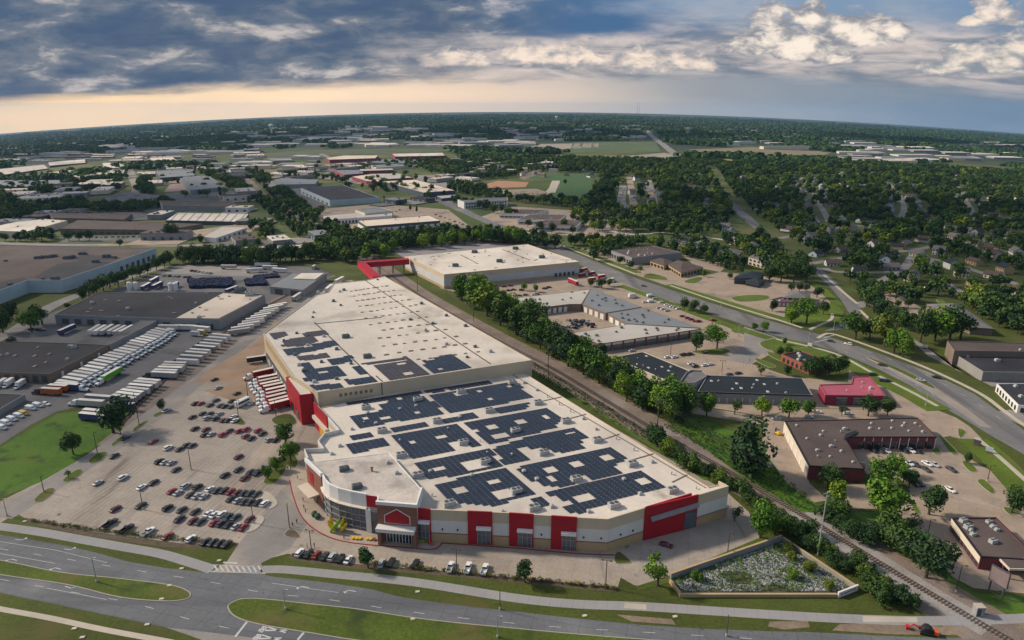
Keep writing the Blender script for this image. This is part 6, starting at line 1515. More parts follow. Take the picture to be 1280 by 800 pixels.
wtower(340, 168, 155, 'white water tower with a round tank, left of the middle', wallcream); wtower(695.5, 153, 145, 'small white water tower near the middle of the horizon', wallcream); wtower(859.5, 171, 159, 'tan cylindrical water tower standing beyond the tan field', walltan, 1); wtower(210, 178, 170, 'tiny white-topped tower in the far left wood', walldk)
for x, y, t in ((796, 146, 128), (798.5, 146, 129)):
    p = G(x, y); h = (y-t)/pxm(p); r = thing('radio_mast', 'thin radio mast on the horizon, %s of the pair' % ('left' if x < 797 else 'right'), 'mast', p); mb = MB(); 
    mb.cyl((0, 0, 0), (0, 0, h), 2.2, 1.0, 6); mb.build('mast_tube', dgrey_m, r)
# railway overpass far left
# ================================================================== cars
def cars(row, lst, az=14, j=0.0):
    for c in lst: car(c[0], c[1], c[2], c[3] if len(c) > 3 else 'sedan', az + (c[4] if len(c) > 4 else 0), row)
cars('the front edge row of the main lot', [(137.5, 653.5, 'black', 'pickup'), (158, 660.5, 'black', 'pickup'), (185, 664, 'white', 'pickup'), (209.5, 669, 'red'), (238.5, 672.5, 'white', 'suv'), (257, 676, 'black'), (266, 677, 'dark'), (274.5, 678, 'black'), (283, 679, 'dark')], 20)
cars('the second rank of the main lot', [(144, 635, 'maroon'), (176, 631, 'black'), (209.5, 634, 'black', 'suv'), (227, 636, 'dark'), (224, 647.5, 'dark'), (244, 638.5, 'black'), (241, 650, 'maroon'), (250.5, 651, 'dark'), (260.5, 641, 'white'), (268, 642.5, 'white'), (277.5, 642, 'white', 'suv'), (285, 645, 'dark'), (294.5, 645.5, 'green'), (267.5, 652.5, 'red'), (276.5, 653.5, 'dark', 'suv'), (285.5, 655, 'black'), (295, 657, 'silver'), (304, 658, 'red'), (312, 648, 'maroon')], 18)
cars('the long middle rank of the main lot', [(214.5, 613, 'red'), (222.5, 615, 'silver'), (232, 606.5, 'silver', 'suv'), (247, 608, 'black', 'suv'), (237.5, 617.5, 'dark'), (246, 619, 'silver'), (255, 619.5, 'silver'), (262.5, 610.5, 'white'), (271, 612, 'green'), (280, 612, 'black'), (288, 613.5, 'red'), (296, 615, 'maroon'), (304, 615.5, 'dark'), (312.5, 615.5, 'dark'), (321, 616.5, 'dark'), (288.5, 622.5, 'dark'), (297, 624.5, 'silver'), (305, 626, 'green'), (313, 626.5, 'dark'), (322, 627, 'black'), (331, 628.5, 'white', 'suv')], 18)
cars('the open left side of the main lot', [(177, 608, 'white'), (192, 602, 'black'), (122.5, 602.5, 'silver'), (153.5, 596, 'white', 'suv'), (142.5, 569, 'dark'), (157, 546.5, 'dark'), (192, 551, 'red'), (210, 559, 'white', 'suv'), (224.5, 560.5, 'dark'), (232.5, 555.5, 'dark'), (240, 556, 'dark'), (199, 576, 'black', 'suv'), (206, 577, 'silver'), (214, 577.5, 'silver'), (220, 586, 'dark')], 20)
cars('the shaded ranks near the side entrance trees', [(281, 593, 'black'), (298, 586, 'dark'), (313, 589, 'dark'), (320.5, 589, 'dark'), (305.5, 596.5, 'maroon'), (298, 570, 'maroon'), (322, 590.5, 'black'), (351, 573.5, 'dark'), (335.5, 549, 'silver'), (344.5, 549, 'black')], 18)
cars('the cluster of red cars below the loading docks', [(278, 542.5, 'pink', 'suv'), (287, 537.5, 'dark'), (298.5, 538, 'pink', 'suv'), (307.5, 536, 'pink', 'suv'), (307, 544.5, 'pink', 'suv'), (314, 547, 'dark'), (322.5, 537.5, 'pink', 'suv'), (328, 541, 'green'), (243.5, 535, 'black'), (257.5, 536, 'maroon'), (255.5, 542.5, 'dark'), (264, 542, 'silver')], 18)
cars('the upper ranks near the white bus', [(240.5, 520.5, 'black'), (253, 516, 'dark'), (262, 516.5, 'dark'), (258.5, 522, 'silver', 'suv'), (274, 516.5, 'silver'), (269.5, 522.5, 'dark', 'suv'), (279, 524.5, 'maroon'), (285, 524.5, 'dark'), (292, 520, 'white'), (293.5, 525, 'white'), (208, 512.5, 'silver', 'suv'), (244, 503.5, 'black'), (251, 503.5, 'red'), (262.5, 505.5, 'dark'), (270, 499.5, 'dark'), (275.5, 506, 'green'), (281, 507, 'dark'), (289.5, 500.5, 'black'), (289, 507.5, 'dark'), (314, 503, 'white')], 20)
cars('the loading apron', [(268, 473.5, 'black'), (272.5, 484, 'silver'), (296, 491, 'dark')], 25)
cars('the short row right of the drive entrance', [(374.5, 690, 'white', 'suv'), (385.5, 691.5, 'black'), (395.5, 692.5, 'red'), (405.5, 694, 'dark'), (415.5, 695, 'silver', 'suv'), (425.5, 697, 'black'), (435.5, 698.5, 'white')], 12)
cars('the front row right of the dark conical tree', [(477, 703, 'silver', 'suv'), (489, 702, 'dark', 'suv'), (519.5, 703.5, 'dark', 'suv'), (563, 708, 'white', 'pickup'), (585, 709, 'white', 'pickup'), (606, 711, 'white', 'pickup')], 10)
o = car(833, 680, 'maroon', 'sedan', 118, 'x'); CARROWS.pop('x'); o['label'] = 'lone dark red car parked on the concrete below the big red wall panel'
cars('the tan lot above the black-roofed strip', [(790, 437.5, 'silver'), (834.5, 445.5, 'white'), (843, 445.5, 'white'), (854.5, 442.5, 'dark', 'pickup'), (861.5, 442, 'dark', 'pickup'), (881, 440, 'dark'), (863.5, 453.5, 'white'), (869, 457, 'dark', 'suv'), (881, 455.5, 'white'), (888, 454.5, 'white'), (912, 467, 'dark'), (923, 465.5, 'black')], 60)
cars('the sales lot between the garages and the main road', [(790, 366, 'white'), (812.5, 369.5, 'white', 'van'), (806, 377, 'white'), (813.5, 376.5, 'white', 'van'), (818.5, 372.5, 'silver'), (826.5, 377, 'white'), (824, 384, 'silver'), (834, 387.5, 'silver'), (833.5, 380.5, 'white'), (836.5, 381.5, 'silver'), (840, 382.5, 'white'), (844, 383.5, 'silver'), (848, 385, 'white'), (829, 385.5, 'white')], 65)
cars('the row of red cars by the main road', [(853, 394.5, 'red'), (859, 396.5, 'red'), (864, 398.5, 'maroon'), (869, 400.5, 'red'), (873, 401, 'red', 'suv'), (891.5, 399.5, 'red', 'suv')], 70)
cars('the busy lot below the cream-roofed warehouse', [(600, 361, 'silver'), (608, 360, 'dark'), (619, 358.5, 'black'), (630, 357.5, 'maroon'), (638, 356.5, 'maroon'), (598, 366, 'silver'), (606, 366, 'dark'), (616, 367.5, 'silver'), (622, 364.5, 'maroon'), (629, 365.5, 'dark'), (636, 362.5, 'dark'), (642, 361.5, 'maroon'), (652, 362, 'dark', 'suv'), (611, 372.5, 'silver'), (619, 372, 'white'), (628, 371, 'dark'), (649, 369, 'dark'), (657, 368, 'dark'), (671, 367, 'dark'), (681, 360, 'dark'), (686, 358.5, 'black'), (668, 367.5, 'white')], 80)
cars('the lot behind the brown-roofed L-shaped office', [(1091.5, 562, 'black'), (1100.5, 562, 'dark'), (1109, 562.5, 'silver'), (1130.5, 562, 'black'), (1139, 562, 'white'), (1147, 562.5, 'black')], 168)
cars('the open lot right of the L-shaped office', [(1136.5, 578, 'white'), (1145, 579.5, 'dark'), (1134, 584, 'white'), (1159, 578.5, 'white'), (1168.5, 579.5, 'silver'), (1157.5, 585.5, 'dark'), (1189, 585.5, 'dark'), (1188, 611, 'white', 'sedan', 0), (1143.5, 603.5, 'dark'), (1150, 603.5, 'black')], 165)
cars('the drive left of the L-shaped office', [(962.5, 580.5, 'dark'), (971, 522.5, 'silver', 'sedan', 80)], 10)
cars('the side street behind the pink-roofed store', [(1055, 510, 'dark'), (1060, 516, 'silver'), (1011, 520.5, 'silver'), (1022, 514, 'white')], 95)
cars('the lot beside the pink-roofed store', [(1092, 467.5, 'dark', 'suv'), (1104, 475, 'dark', 'suv'), (1109, 475.5, 'dark', 'suv')], 95)
for x, y, c, k, az, lab in ((1038, 425.5, 'dark', 'sedan', -55, 'dark car waiting at the traffic lights on the main road'), (1060, 429.5, 'white', 'suv', -58, 'white SUV driving behind the dark car at the lights'), (1103, 455.5, 'dark', 'sedan', 125, 'dark grey car driving on the main road above the pink-roofed store'),
                            (1151, 474, 'silver', 'sedan', 130, 'silver car driving beside the narrow road median'), (1171, 471, 'black', 'suv', -52, 'black SUV driving on the far lanes of the main road'), (805, 357, 'maroon', 'sedan', 118, 'dark red car driving alone on the upper main road'),
                            (930, 275, 'black', 'suv', 150, 'black car driving on the upper side road')):
    o = car(x, y, c, k, az, 'x'); CARROWS.pop('x'); o['label'] = lab
RC = random.Random(9)
for (a, b, n_, nm, az) in (((262, 299), (300, 285), 13, 'the slanting row beside the small pale-roofed shed', 40), ((100, 296.5), (200, 295), 16, 'the row in front of the red-brown-roofed workshop', 5), ((206, 344), (236, 346), 6, 'the yard beside the blue pallet stacks', 10), ((240, 338), (262, 341), 6, 'the middle of the grey yard', 10),
                           ((695, 306), (745, 313), 8, 'the lot left of the red-brown hall', 40), ((432, 290), (446, 286), 4, 'the lot beside the cream-roofed white office', 20), ((488, 288), (508, 284), 5, 'the front of the cream-roofed white office', 10), ((490, 265), (500, 262), 3, 'the lot behind the two-tier white building', 10), ((772, 255), (781, 236), 10, 'the left row of the tree-lined street', 10), ((800, 260), (823, 230), 12, 'the right row of the tree-lined street', 10), ((628, 241), (678, 242), 10, 'the lot by the clay ball field', 10), ((545, 268), (585, 282), 8, 'the lot edge above the tree belt', 40)):
    for i in range(n_):
        f = (i + RC.uniform(-.2, .2))/(n_-1); car(a[0] + (b[0]-a[0])*f, a[1] + (b[1]-a[1])*f, RC.choice(('dark', 'black', 'silver', 'white', 'silver', 'dark', 'maroon')), RC.choice(('sedan', 'sedan', 'suv')), az, nm)
for x, y, k, c in ((57.5, 603-199, 'suv', 'x'),): pass
cars('the line of vans in the left yard', [(57.5, 504.5, 'white', 'suv'), (47.5, 506.5, 'white', 'van'), (38.5, 510, 'white', 'van'), (29.5, 516.5, 'yellow', 'van'), (23.5, 519.5, 'white', 'van'), (15, 523.5, 'white', 'van'), (7.5, 528.5, 'white', 'van'), (2, 534, 'white', 'van')], 110)
cars('the dark cars below the trees at the left dock', [(40, 411, 'dark', 'suv'), (48, 411.5, 'black', 'suv'), (53, 412, 'dark')], 60)
# ---------------- trucks
truck_row(['sw']*22, ((70, 472.5), (99, 477)), ((193, 408), (213, 412)), 22, 'the long slanting row of trucks')
truck('sb', (68, 476.5), (98, 479), 'the long slanting row of trucks')
truck('sg', (150, 456.5), (126, 470), label='lime green semi truck parked apart in the trailer yard')
truck_row(['tg', 'tg', 'tg', 'tw', 'tg', 'tw', 'tw', 'tg'], ((139.5, 491.5), (170, 496)), ((169, 471), (205, 474)), 7, 'the near row of trailers along the rail spur')
truck_row(['sd', 'tg', 'tw', 'tw', 'tg'], ((221, 464.5), (188, 463)), ((236, 451.5), (203, 450.5)), 5, 'the middle trailer group by the rail spur')
truck_row(['tw', 'tg', 'tw', 'tw', 'tg', 'tw', 'tg', 'tw', 'tw'], ((216, 446), (251, 448.5)), ((261, 415), (293, 418)), 9, 'the far group of trailers along the rail spur')
truck('tg', (106, 491.5), (139, 494), label='dark grey trailer at the near end of the trailer yard'); truck('sw', (128, 499.5), (98, 497.5), label='white semi truck leaving the near end of the trailer yard')
truck('tb', (134, 502), (166, 503), label='violet-sided trailer below the row along the rail spur'); truck('tb', (100, 514), (131, 517), label='violet-sided trailer nearest on the green field edge'); truck('tw', (105, 509.5), (135, 512.5), label='white trailer behind the violet one on the green field edge')
truck('so', (76, 485.5), (50, 484), label='orange-sided truck in front of the low loading building', h=3.6); truck('so', (84, 481.5), (60, 480), label='red-orange truck just behind the orange-sided truck', h=3.6)
truck_row(['tg', 'tw', 'tw', 'tw', 'tg', 'tw', 'tw', 'tw'], ((284, 412), (312, 408)), ((335, 381), (357, 377)), 10, 'the stepped row of trailers beside the freight warehouse')
truck('tb', (71, 413), (94, 403), label='blue-marked trailer at the left dock with its tail to the yard')
truck_row('tw', ((126, 402.5), (108, 413.5)), ((167, 404), (147, 414)), 6, 'the dock row in front of the freight warehouse')
for (t, nz, k, row) in (((200, 406.5), (229, 412), 'bw', 0), ((232, 411), (258, 413.5), 'bw', 0), ((200, 405), (221, 405.5), 'tw', 0), ((220, 405), (240, 405.5), 'tw', 0), ((238, 405.5), (262, 408), 'tw', 0)):
    truck(k, t, nz, 'the line of vehicles along the freight warehouse wall')
o = truck('by', (247, 410), (258, 411), label='yellow truck at the end of the line along the warehouse wall')
truck_row('sr', ((345, 466), (324, 470)), ((361, 497), (341, 502)), 9, 'the red loading dock row')
truck('sr', (337, 459), (319, 463), label='red and white truck standing alone left of the loading docks'); truck('dk', (332, 446), (311, 449), label='dark trailer parked by the upper loading docks', h=2.5)
bus = thing('bus', 'white shuttle bus parked near the middle of the upper lot', 'bus', G(304.5, 506), az2rz(25)); MB().loft([ring(-4.2, 1.1, .5, 2.9), ring(-4.0, 1.2, .45, 3.0), ring(3.0, 1.2, .45, 3.0), ring(3.6, 1.1, .5, 1.8), ring(4.3, 1.0, .5, 1.4)]).build('body', PAINT['white'], bus)
for s in (-1, 1): MB().box((s*1.2, -.6, 2.1), (.06, 6.4, .8)).build('window', carglass, bus)
for x in (-1.0, 1.0):
    for y in (-2.8, 2.9): 
        w_ = bpy.data.objects.new('wheel', wheel_mb(.42, .3).mesh('wheel', [tyre_m, rim_m])); w_.parent = bus; w_.location = (x, y, .42); C.objects.link(w_)
for t, nz in (((188, 352.5), (182, 357.5)), ((200, 346), (188, 352)), ((193, 356-5), (176, 358))): pass
truck('tb', (198, 344), (186, 350), 'the blue trailers behind the freight warehouse'); truck('tb', (188, 351.5), (176, 357.5), 'the blue trailers behind the freight warehouse'); truck('tb', (202, 350.5), (190, 356), 'the blue trailers behind the freight warehouse'); truck('tb', (223, 350.5), (209, 357), 'the blue trailers behind the freight warehouse'); truck('tb', (297, 355.5), (281, 361.5), 'the blue trailers behind the freight warehouse')
for t, nz, k in (((275, 330.5), (296, 330.5), 'tw'), ((310, 335), (325, 334), 'tw'), ((318, 327.5), (338, 327.5), 'tw'), ((326, 331), (348, 331.5), 'tw'), ((340, 334), (358, 335), 'tw'), ((388, 333), (397, 327), 'bw'), ((406, 361), (416, 353), 'tw'), ((420, 349), (428, 345), 'tw'), ((365, 371), (376, 364), 'tg')): truck(k, t, nz, 'the scattered trailers around the upper yard')
for x, y, k, az in ((731, 337, 'br', 50), (741, 341.5, 'br', 50), (729, 343.5, 'br', 50), (741, 349, 'br', 60), (753, 345.5, 'br', 60), (765, 350, 'bw', 60)):
    truck_w(k, G(x, y, 1.5), az, 'the red and white trucks beside the cream-roofed warehouse')
truck('tr', (709, 345.5), (724, 352), 'the red and white trucks beside the cream-roofed warehouse'); o = truck_w('bw', G(791, 372), 60, None, 'white box truck in the sales lot nearest the grey garages'); o = truck_w('bw', G(2, 483), 175, 'the small trucks at the low loading docks')
for x, y in ((11, 482.5), (25, 484)): truck_w('bw', G(x, y), 175, 'the small trucks at the low loading docks')
# blue pallets, tanks
bp = mat('blue_crate_plastic', (.018, .027, .085), .6, .4, .6); seams(bp, 20, 1.2, 1.2, .2, .4)
for i, (px, h, lab) in enumerate((([(235, 352), (290, 350), (291, 360), (238, 361)], 2.8, 'long block of stacked dark blue crates behind the freight warehouse'), ([(306, 351), (330, 349), (335, 357), (308, 358)], 2.2, 'smaller block of stacked blue crates beside the metal shed'), ([(316, 346), (346, 343), (350, 347), (322, 349)], 1.6, 'low row of dark blue crates in the upper yard'))):
    W_ = [G(*p) for p in px]; c = sum(W_, Vector())/4; r = thing('crate_stack', lab, 'crates', c); pl = ccw([(p.x, p.y) for p in W_])
    x0, x1, y0, y1 = min(p[0] for p in pl), max(p[0] for p in pl), min(p[1] for p in pl), max(p[1] for p in pl); mb = MB(); x = x0
    while x < x1:
        y = y0
        while y < y1:
            if inpoly((x + .6, y + .6), pl):
                hh = h*RC.uniform(.75, 1.05); mb.box((x + .6, y + .6, c.z + hh/2), (1.15, 1.15, hh))
            y += 1.3
        x += 1.3
    mb.build('crates', bp, r, off=r.location)
for i, (x, y) in enumerate(((162.5, 362), (170.5, 362), (214, 363), (220, 363))):
    p = G(x, y); r = thing('storage_tank', 'white upright storage tank, %s from left behind the freight warehouse' % ORD[i], 'tank', p); MB().cyl((0, 0, 0), (0, 0, 5.4), 1.7, n=16).build('tank', white_m, r); MB().cyl((0, 0, 5.4), (0, 0, 6.0), 1.7, .5, n=16).build('tank_lid', wallwhite, r)
# ---------------- store front goods
yl = mat('yellow_plastic', (.70, .42, .01), .5, .1, 1); gn = mat('lime_plastic', (.22, .48, .02), .5, .1, 1); og = mat('orange_plastic', (.65, .10, .02), .5, .1, 1)
p = G(419, 662); r = thing('sale_display', 'stack of bright yellow and lime kayaks leaning by the curved window', 'display', p); r.scale = (1.5, 1.5, 1.1)
RK = random.Random(2)
for i in range(8):
    a = RK.uniform(-1, 1); x, y = RK.uniform(-1.6, 1.6), RK.uniform(-1.2, 1.2); n_ = 8
    d = Vector((math.cos(i)*.45, math.sin(i)*.35, 1)).normalized(); q = Vector((x, y, 0)); mb = MB(); s_ = d.orthogonal().normalized(); t_ = d.cross(s_)
    mb.loft([[tuple(q + d*(k*3.6) + (s_*math.cos(u)*.5 + t_*math.sin(u)*.25)*w) for u in [m*math.pi/4 for m in range(8)]] for k, w in ((0, .15), (.15, .7), (.5, 1), (.85, .7), (1, .12))])
    mb.build('kayak', yl if i < 5 else gn, r)
def mower(px, py, m, m2, lab, cat='mower', s=1.0):
    p = G(px, py); r = thing('garden_cart', lab, cat, p, .2)
    r.scale = (s,)*3
    mb = MB(); mb.loft([[(-.5, -.9, .55), (.5, -.9, .55), (.5, .9, .55), (-.5, .9, .55)], [(-.75, -1.15, 1.05), (.75, -1.15, 1.05), (.75, 1.15, 1.05), (-.75, 1.15, 1.05)]]); mb.build('tub', m, r)
    for x in (-.55, .55):
        w = bpy.data.objects.new('wheel', WH[(.33, .24)] if (.33, .24) in WH else wheel_mb().mesh('wheel', [tyre_m, rim_m])); w.parent = r; w.location = (x, .5, .33); C.objects.link(w)
        MB().cyl((x*.9, -.8, .6), (x*.9, -1.9, 1.0), .05, n=6).build('handle', dgrey_m, r)
for i, (x, y, m, c) in enumerate(((441, 673.5, yl, 'yellow'), (445.5, 674, yl, 'yellow'), (450, 674, yl, 'yellow'), (459, 674.5, yl, 'yellow'), (463, 675, yl, 'yellow'), (468, 675.5, brick3, 'dark red'))): mower(x, y, m, m, '%s garden cart, %s from left on the store sidewalk' % (c, ORD[i]), 'cart', .55)
for i, (x, y, m, c) in enumerate(((525, 678, gn, 'lime green'), (529, 677.5, gn, 'lime green'), (534, 678, og, 'orange'), (537, 679, og, 'orange'), (540, 681, og, 'orange'))): mower(x, y, m, m, '%s cart right of the entrance, %s of the bright row' % (c, ORD[i]), 'cart', .55)
for i, (x, y) in enumerate(((393, 645), (397, 648))):
    p = G(x, y); r = thing('storage_bin', 'dark green bin on the sidewalk left of the curved window, %s one' % ('left' if i == 0 else 'right'), 'bin', p); MB().loft([[(math.cos(t)*.9*q, math.sin(t)*1.2*q, z) for t in [k*math.pi/5 for k in range(10)]] for q, z in ((.8, 0), (1, .8), (.95, 1.4), (.5, 1.7))]).build('bin_body', SHIRTS['green'], r); MB().box((0, 0, 1.72), (.6, .5, .1)).build('lid', dgrey_m, r)
for i, (x, y, az, po, s, l, lab) in enumerate(((380, 636, 20, 'walk', 'black', 'navy', 'person in black walking under the brick tower canopy'), (382, 641, 200, 'stand', 'grey', 'black', 'person in grey standing beside the brick tower'), (379, 627, 30, 'walk', 'navy', 'black', 'person in navy walking along the sidewalk by the tower'), (372, 599, 90, 'stand', 'black', 'navy', 'person in black standing near the upper sidewalk bench'), (360, 587, 190, 'walk', 'navy', 'navy', 'person in navy crossing below the small trees, left one'), (363.5, 587, 190, 'walk', 'grey', 'black', 'person in grey crossing below the small trees, right one'),
                                     (371, 654, 170, 'walk', 'black', 'black', 'person in black walking on the drive lane'), (366, 658, 170, 'stand', 'navy', 'black', 'person in navy standing on the drive by the lamp island'), (430, 674, 90, 'push', 'navy', 'black', 'person in navy pushing towards the yellow carts'), (384, 685, 10, 'walk', 'white', 'navy', 'person in white beside the twin-headed lamp'), (393, 684, 190, 'walk', 'red', 'black', 'person in red crossing towards the parked cars'), (289, 543, 100, 'stand', 'red', 'black', 'person in red standing among the red cars'), (937, 452, 150, 'walk', 'black', 'black', 'person in black crossing the tan lot'), (505, 679, 0, 'walk', 'grey', 'navy', 'person in grey entering under the white canopy'), (487, 678, 0, 'push', 'green', 'navy', 'person in green pushing into the entrance'))):
    person(x, y, az, po, s, l, lab)
# ---------------- basin walls, corner sign, stones
r = thing('retaining_wall', 'low tan and grey wall round the weedy stone basin', 'wall', G(950, 725))
def wallrun(p, q, h, m, name, w=.5, cap=None):
    a, b = G(*p), G(*q); c = (a+b)/2; d = b-a; rz = math.atan2(d.y, d.x)
    MB().box((c.x, c.y, h/2), (d.length, w, h), rz).build(name, m, r, off=r.location)
    MB().box((c.x, c.y, h + .07), (d.length + .1, w + .16, .14), rz).build('cap', cap or walltan, r, off=r.location)
wallrun((838, 724), (976, 676), 1.9, wallgrey, 'back_wall'); wallrun((978, 676), (1069, 737), 1.25, MATS['ribbed_concrete'], 'side_wall'); wallrun((837, 728), (850, 744.5), .9, walltan, 'end_wall'); wallrun((849, 746), (1045, 746), .9, walltan, 'front_wall')
a, b = G(1047, 747), G(1071.5, 737.5); c = (a+b)/2; d = b-a; rz = math.atan2(d.y, d.x); sg2 = thing('wall_sign', 'white slanted sign panel with dark blue lettering strokes at the basin corner', 'sign', Vector((c.x, c.y, 0)), rz)
sg2.scale = (1, 1, .78); MB().box((0, 0, 1.1), (d.length, .4, 2.2)).build('panel', white_m, sg2); bl = mat('dark_blue_lettering', (.03, .035, .12), .6, .1, 1); mb = MB(); RS = random.Random(4)
x = -d.length*.38
while x < d.length*.40:
    w = RS.uniform(.18, .36); big = x < -d.length*.28; mb.box((x, -.21, 1.15 + (RS.uniform(-.06, .06))), (w*.5, .05, .9 if big else RS.uniform(.45, .75))); mb.box((x + .12, -.21, RS.choice((.95, 1.2, 1.4))), (w, .05, .16)); x += w + .16
mb.build('lettering', bl, sg2); MB().box((0, 0, 2.25), (d.length + .1, .5, .12)).build('cap', wallwhite, sg2)
def gn_stuff(name, pts, protos, mats_, label, cat, scl, flat=1.0):
    """countless small things: one mesh of points instanced by geometry nodes"""
    col = bpy.data.collections.new(name + '_kinds')
    for i, (me_) in enumerate(protos):
        o = bpy.data.objects.new('%s_kind' % name, me_); col.objects.link(o)
    me = bpy.data.meshes.new(name); me.from_pydata([tuple(p) for p in pts], [], [])
    at = me.attributes.new('scl', 'FLOAT', 'POINT'); at.data.foreach_set('value', [scl(p) for p in pts])
    ar = me.attributes.new('rotz', 'FLOAT', 'POINT'); ar.data.foreach_set('value', [R.uniform(0, 6.28) for p in pts])
    ai = me.attributes.new('idx', 'INT', 'POINT'); ai.data.foreach_set('value', [R.randrange(len(protos)) for p in pts])
    o = bpy.data.objects.new(name, me); C.objects.link(o); o['kind'] = 'stuff'; o['label'] = label; o['category'] = cat
    ng = bpy.data.node_groups.new(name + '_scatter', 'GeometryNodeTree')
    ng.interface.new_socket('Geometry', in_out='INPUT', socket_type='NodeSocketGeometry'); ng.interface.new_socket('Geometry', in_out='OUTPUT', socket_type='NodeSocketGeometry')
    N, L = ng.nodes, ng.links; gi_ = N.new('NodeGroupInput'); go = N.new('NodeGroupOutput'); ip = N.new('GeometryNodeInstanceOnPoints'); ci = N.new('GeometryNodeCollectionInfo')
    ci.inputs['Collection'].default_value = col; ci.inputs['Separate Children'].default_value = True; ci.inputs['Reset Children'].default_value = True
    def attr(nm, ty): a_ = N.new('GeometryNodeInputNamedAttribute'); a_.data_type = ty; a_.inputs['Name'].default_value = nm; return a_.outputs['Attribute']
    cx = N.new('ShaderNodeCombineXYZ'); L.new(attr('rotz', 'FLOAT'), cx.inputs['Z']); ip.inputs['Pick Instance'].default_value = True
    L.new(gi_.outputs[0], ip.inputs['Points']); L.new(ci.outputs[0], ip.inputs['Instance']); L.new(attr('idx', 'INT'), ip.inputs['Instance Index']); L.new(cx.outputs[0], ip.inputs['Rotation']); L.new(attr('scl', 'FLOAT'), ip.inputs['Scale']); L.new(ip.outputs[0], go.inputs[0])
    o.modifiers.new('scatter', 'NODES').node_group = ng
    return o
def stone(seed):
    q = random.Random(seed); bm = bmesh.new(); bmesh.ops.create_icosphere(bm, subdivisions=1, radius=.4)
    for v in bm.verts: v.co *= q.uniform(.7, 1.2); v.co.z *= .6
    me = bpy.data.meshes.new('stone'); bm.to_mesh(me); bm.free(); me.materials.append(rock_m); return me
def weed(seed):
    m = crown_mb('bush', seed, 60, 1.6).mesh('weed', leaf_m); return m
bw_ = inset(ccw([tuple(G(*p)[:2]) for p in BAS]), 1.0); bw3 = [Vector((*p, 0)) for p in bw_]
pts = [p for p in scatter(bw3, 3200, .36) if (lambda v: v > .0)(math.sin(p.x*.35 + 1)*math.cos(p.y*.5) + .55 + .5*math.sin(p.x*.13 + p.y*.21))]
gn_stuff('stones', [p + Vector((0, 0, .1)) for p in pts], [stone(i) for i in range(4)], None, 'scattered white stones covering the basin floor', 'stones', lambda p: R.uniform(.22, .85))
gn_stuff('weeds', [p for p in scatter(bw3, 420, .7)], [weed(i) for i in range(3)], None, 'weeds growing between the white stones', 'weeds', lambda p: R.uniform(.06, .17))
hedge = []
for a, b, n_ in (((36, 650.5), (296, 681), 120), ((364, 695), (768, 736), 190)):
    for i in range(n_):
        f = R.random(); p = G(a[0] + (b[0]-a[0])*f, a[1] + (b[1]-a[1])*f + (0 if a[0] > 300 else 3*math.sin(f*math.pi))); hedge.append(p + Vector((R.uniform(-.4, .4), R.uniform(-.5, .5), 0)))
hm = leafmat('bed_plants', [(0, (.03, .05, .014)), (.6, (.10, .11, .015)), (1, (.22, .19, .02))]); gn_stuff('bed_plants', hedge, [crown_mb('bush', 7 + i, 60, 1.7).mesh('plant', hm) for i in range(3)], None, 'low yellow-green plants in the narrow bed along the front rows', 'plants', lambda p: R.uniform(.10, .17))
rough = []
for poly, n_ in (([(860, 520), (930, 560), (985, 600), (1030, 640), (1000, 640), (930, 596), (870, 555), (830, 535), (835, 525)], 500), ([(640, 437), (700, 475), (760, 510), (900, 595), (890, 600), (740, 512), (665, 465)], 420)):
    rough += scatter(poly, n_, 1.2)
gn_stuff('tall_grass', rough, [crown_mb('bush', 17 + i, 60, 2.0).mesh('tuft', leafmix_m) for i in range(3)], None, 'rough tall grass and weeds along the railway', 'grass', lambda p: R.uniform(.05, .18))
# ================================================================== poles and wires
LAMPS = [(239, 587, 235, 560, 'tall lamp post alone in the open left half of the main lot', 1), (174, 531, 170, 489, 'lamp post on the narrow island near the trailer yard', 1), (122, 567, 119, 540, 'lamp post on the grass island beside the green field', 1), (179, 637, 176, 614, 'lamp post between the black and white cars of the main lot', 1),
         (55, 615, 52, 598, 'lamp post on the lower left grass island', 1), (317, 654, 314, 631, 'lamp post at the end of the second rank of cars', 1), (389, 686, 389, 671, 'twin-headed lamp by the short row of cars', 2), (362, 660, 359, 629, 'lamp post on the round mulch island', 0), (571, 715, 570, 687, 'twin-headed lamp beside the white pickups', 2),
         (757, 734, 758, 701, 'twin-headed lamp near the green triangle island', 2), (909, 695, 910, 667, 'lamp post on the grass edge above the stone basin', 1), (298, 521, 297, 501, 'lamp post on the small green island near the bus', 1), (345, 520, 344, 500, 'lamp post on the round grass island by the red tower', 1), (310, 497, 296, 470, 'slanting dark pole on the loading apron', 0),
         (838, 445, 838, 418, 'lamp post at the left of the tan lot', 1), (902, 468, 903, 451, 'lamp post in the middle of the tan lot', 2), (1159, 672, 1161, 657, 'lamp post on the left edge of the lower right lot', 1), (1195, 740, 1202, 707, 'lamp post on the grass left of the bank', 1), (1234, 602, 1236, 586, 'lamp post near the right island of the office lot', 1), (1116, 580, 1117, 553, 'flag pole in the courtyard lot of the L-shaped office', 0)]
for a in LAMPS: lamp(*a)
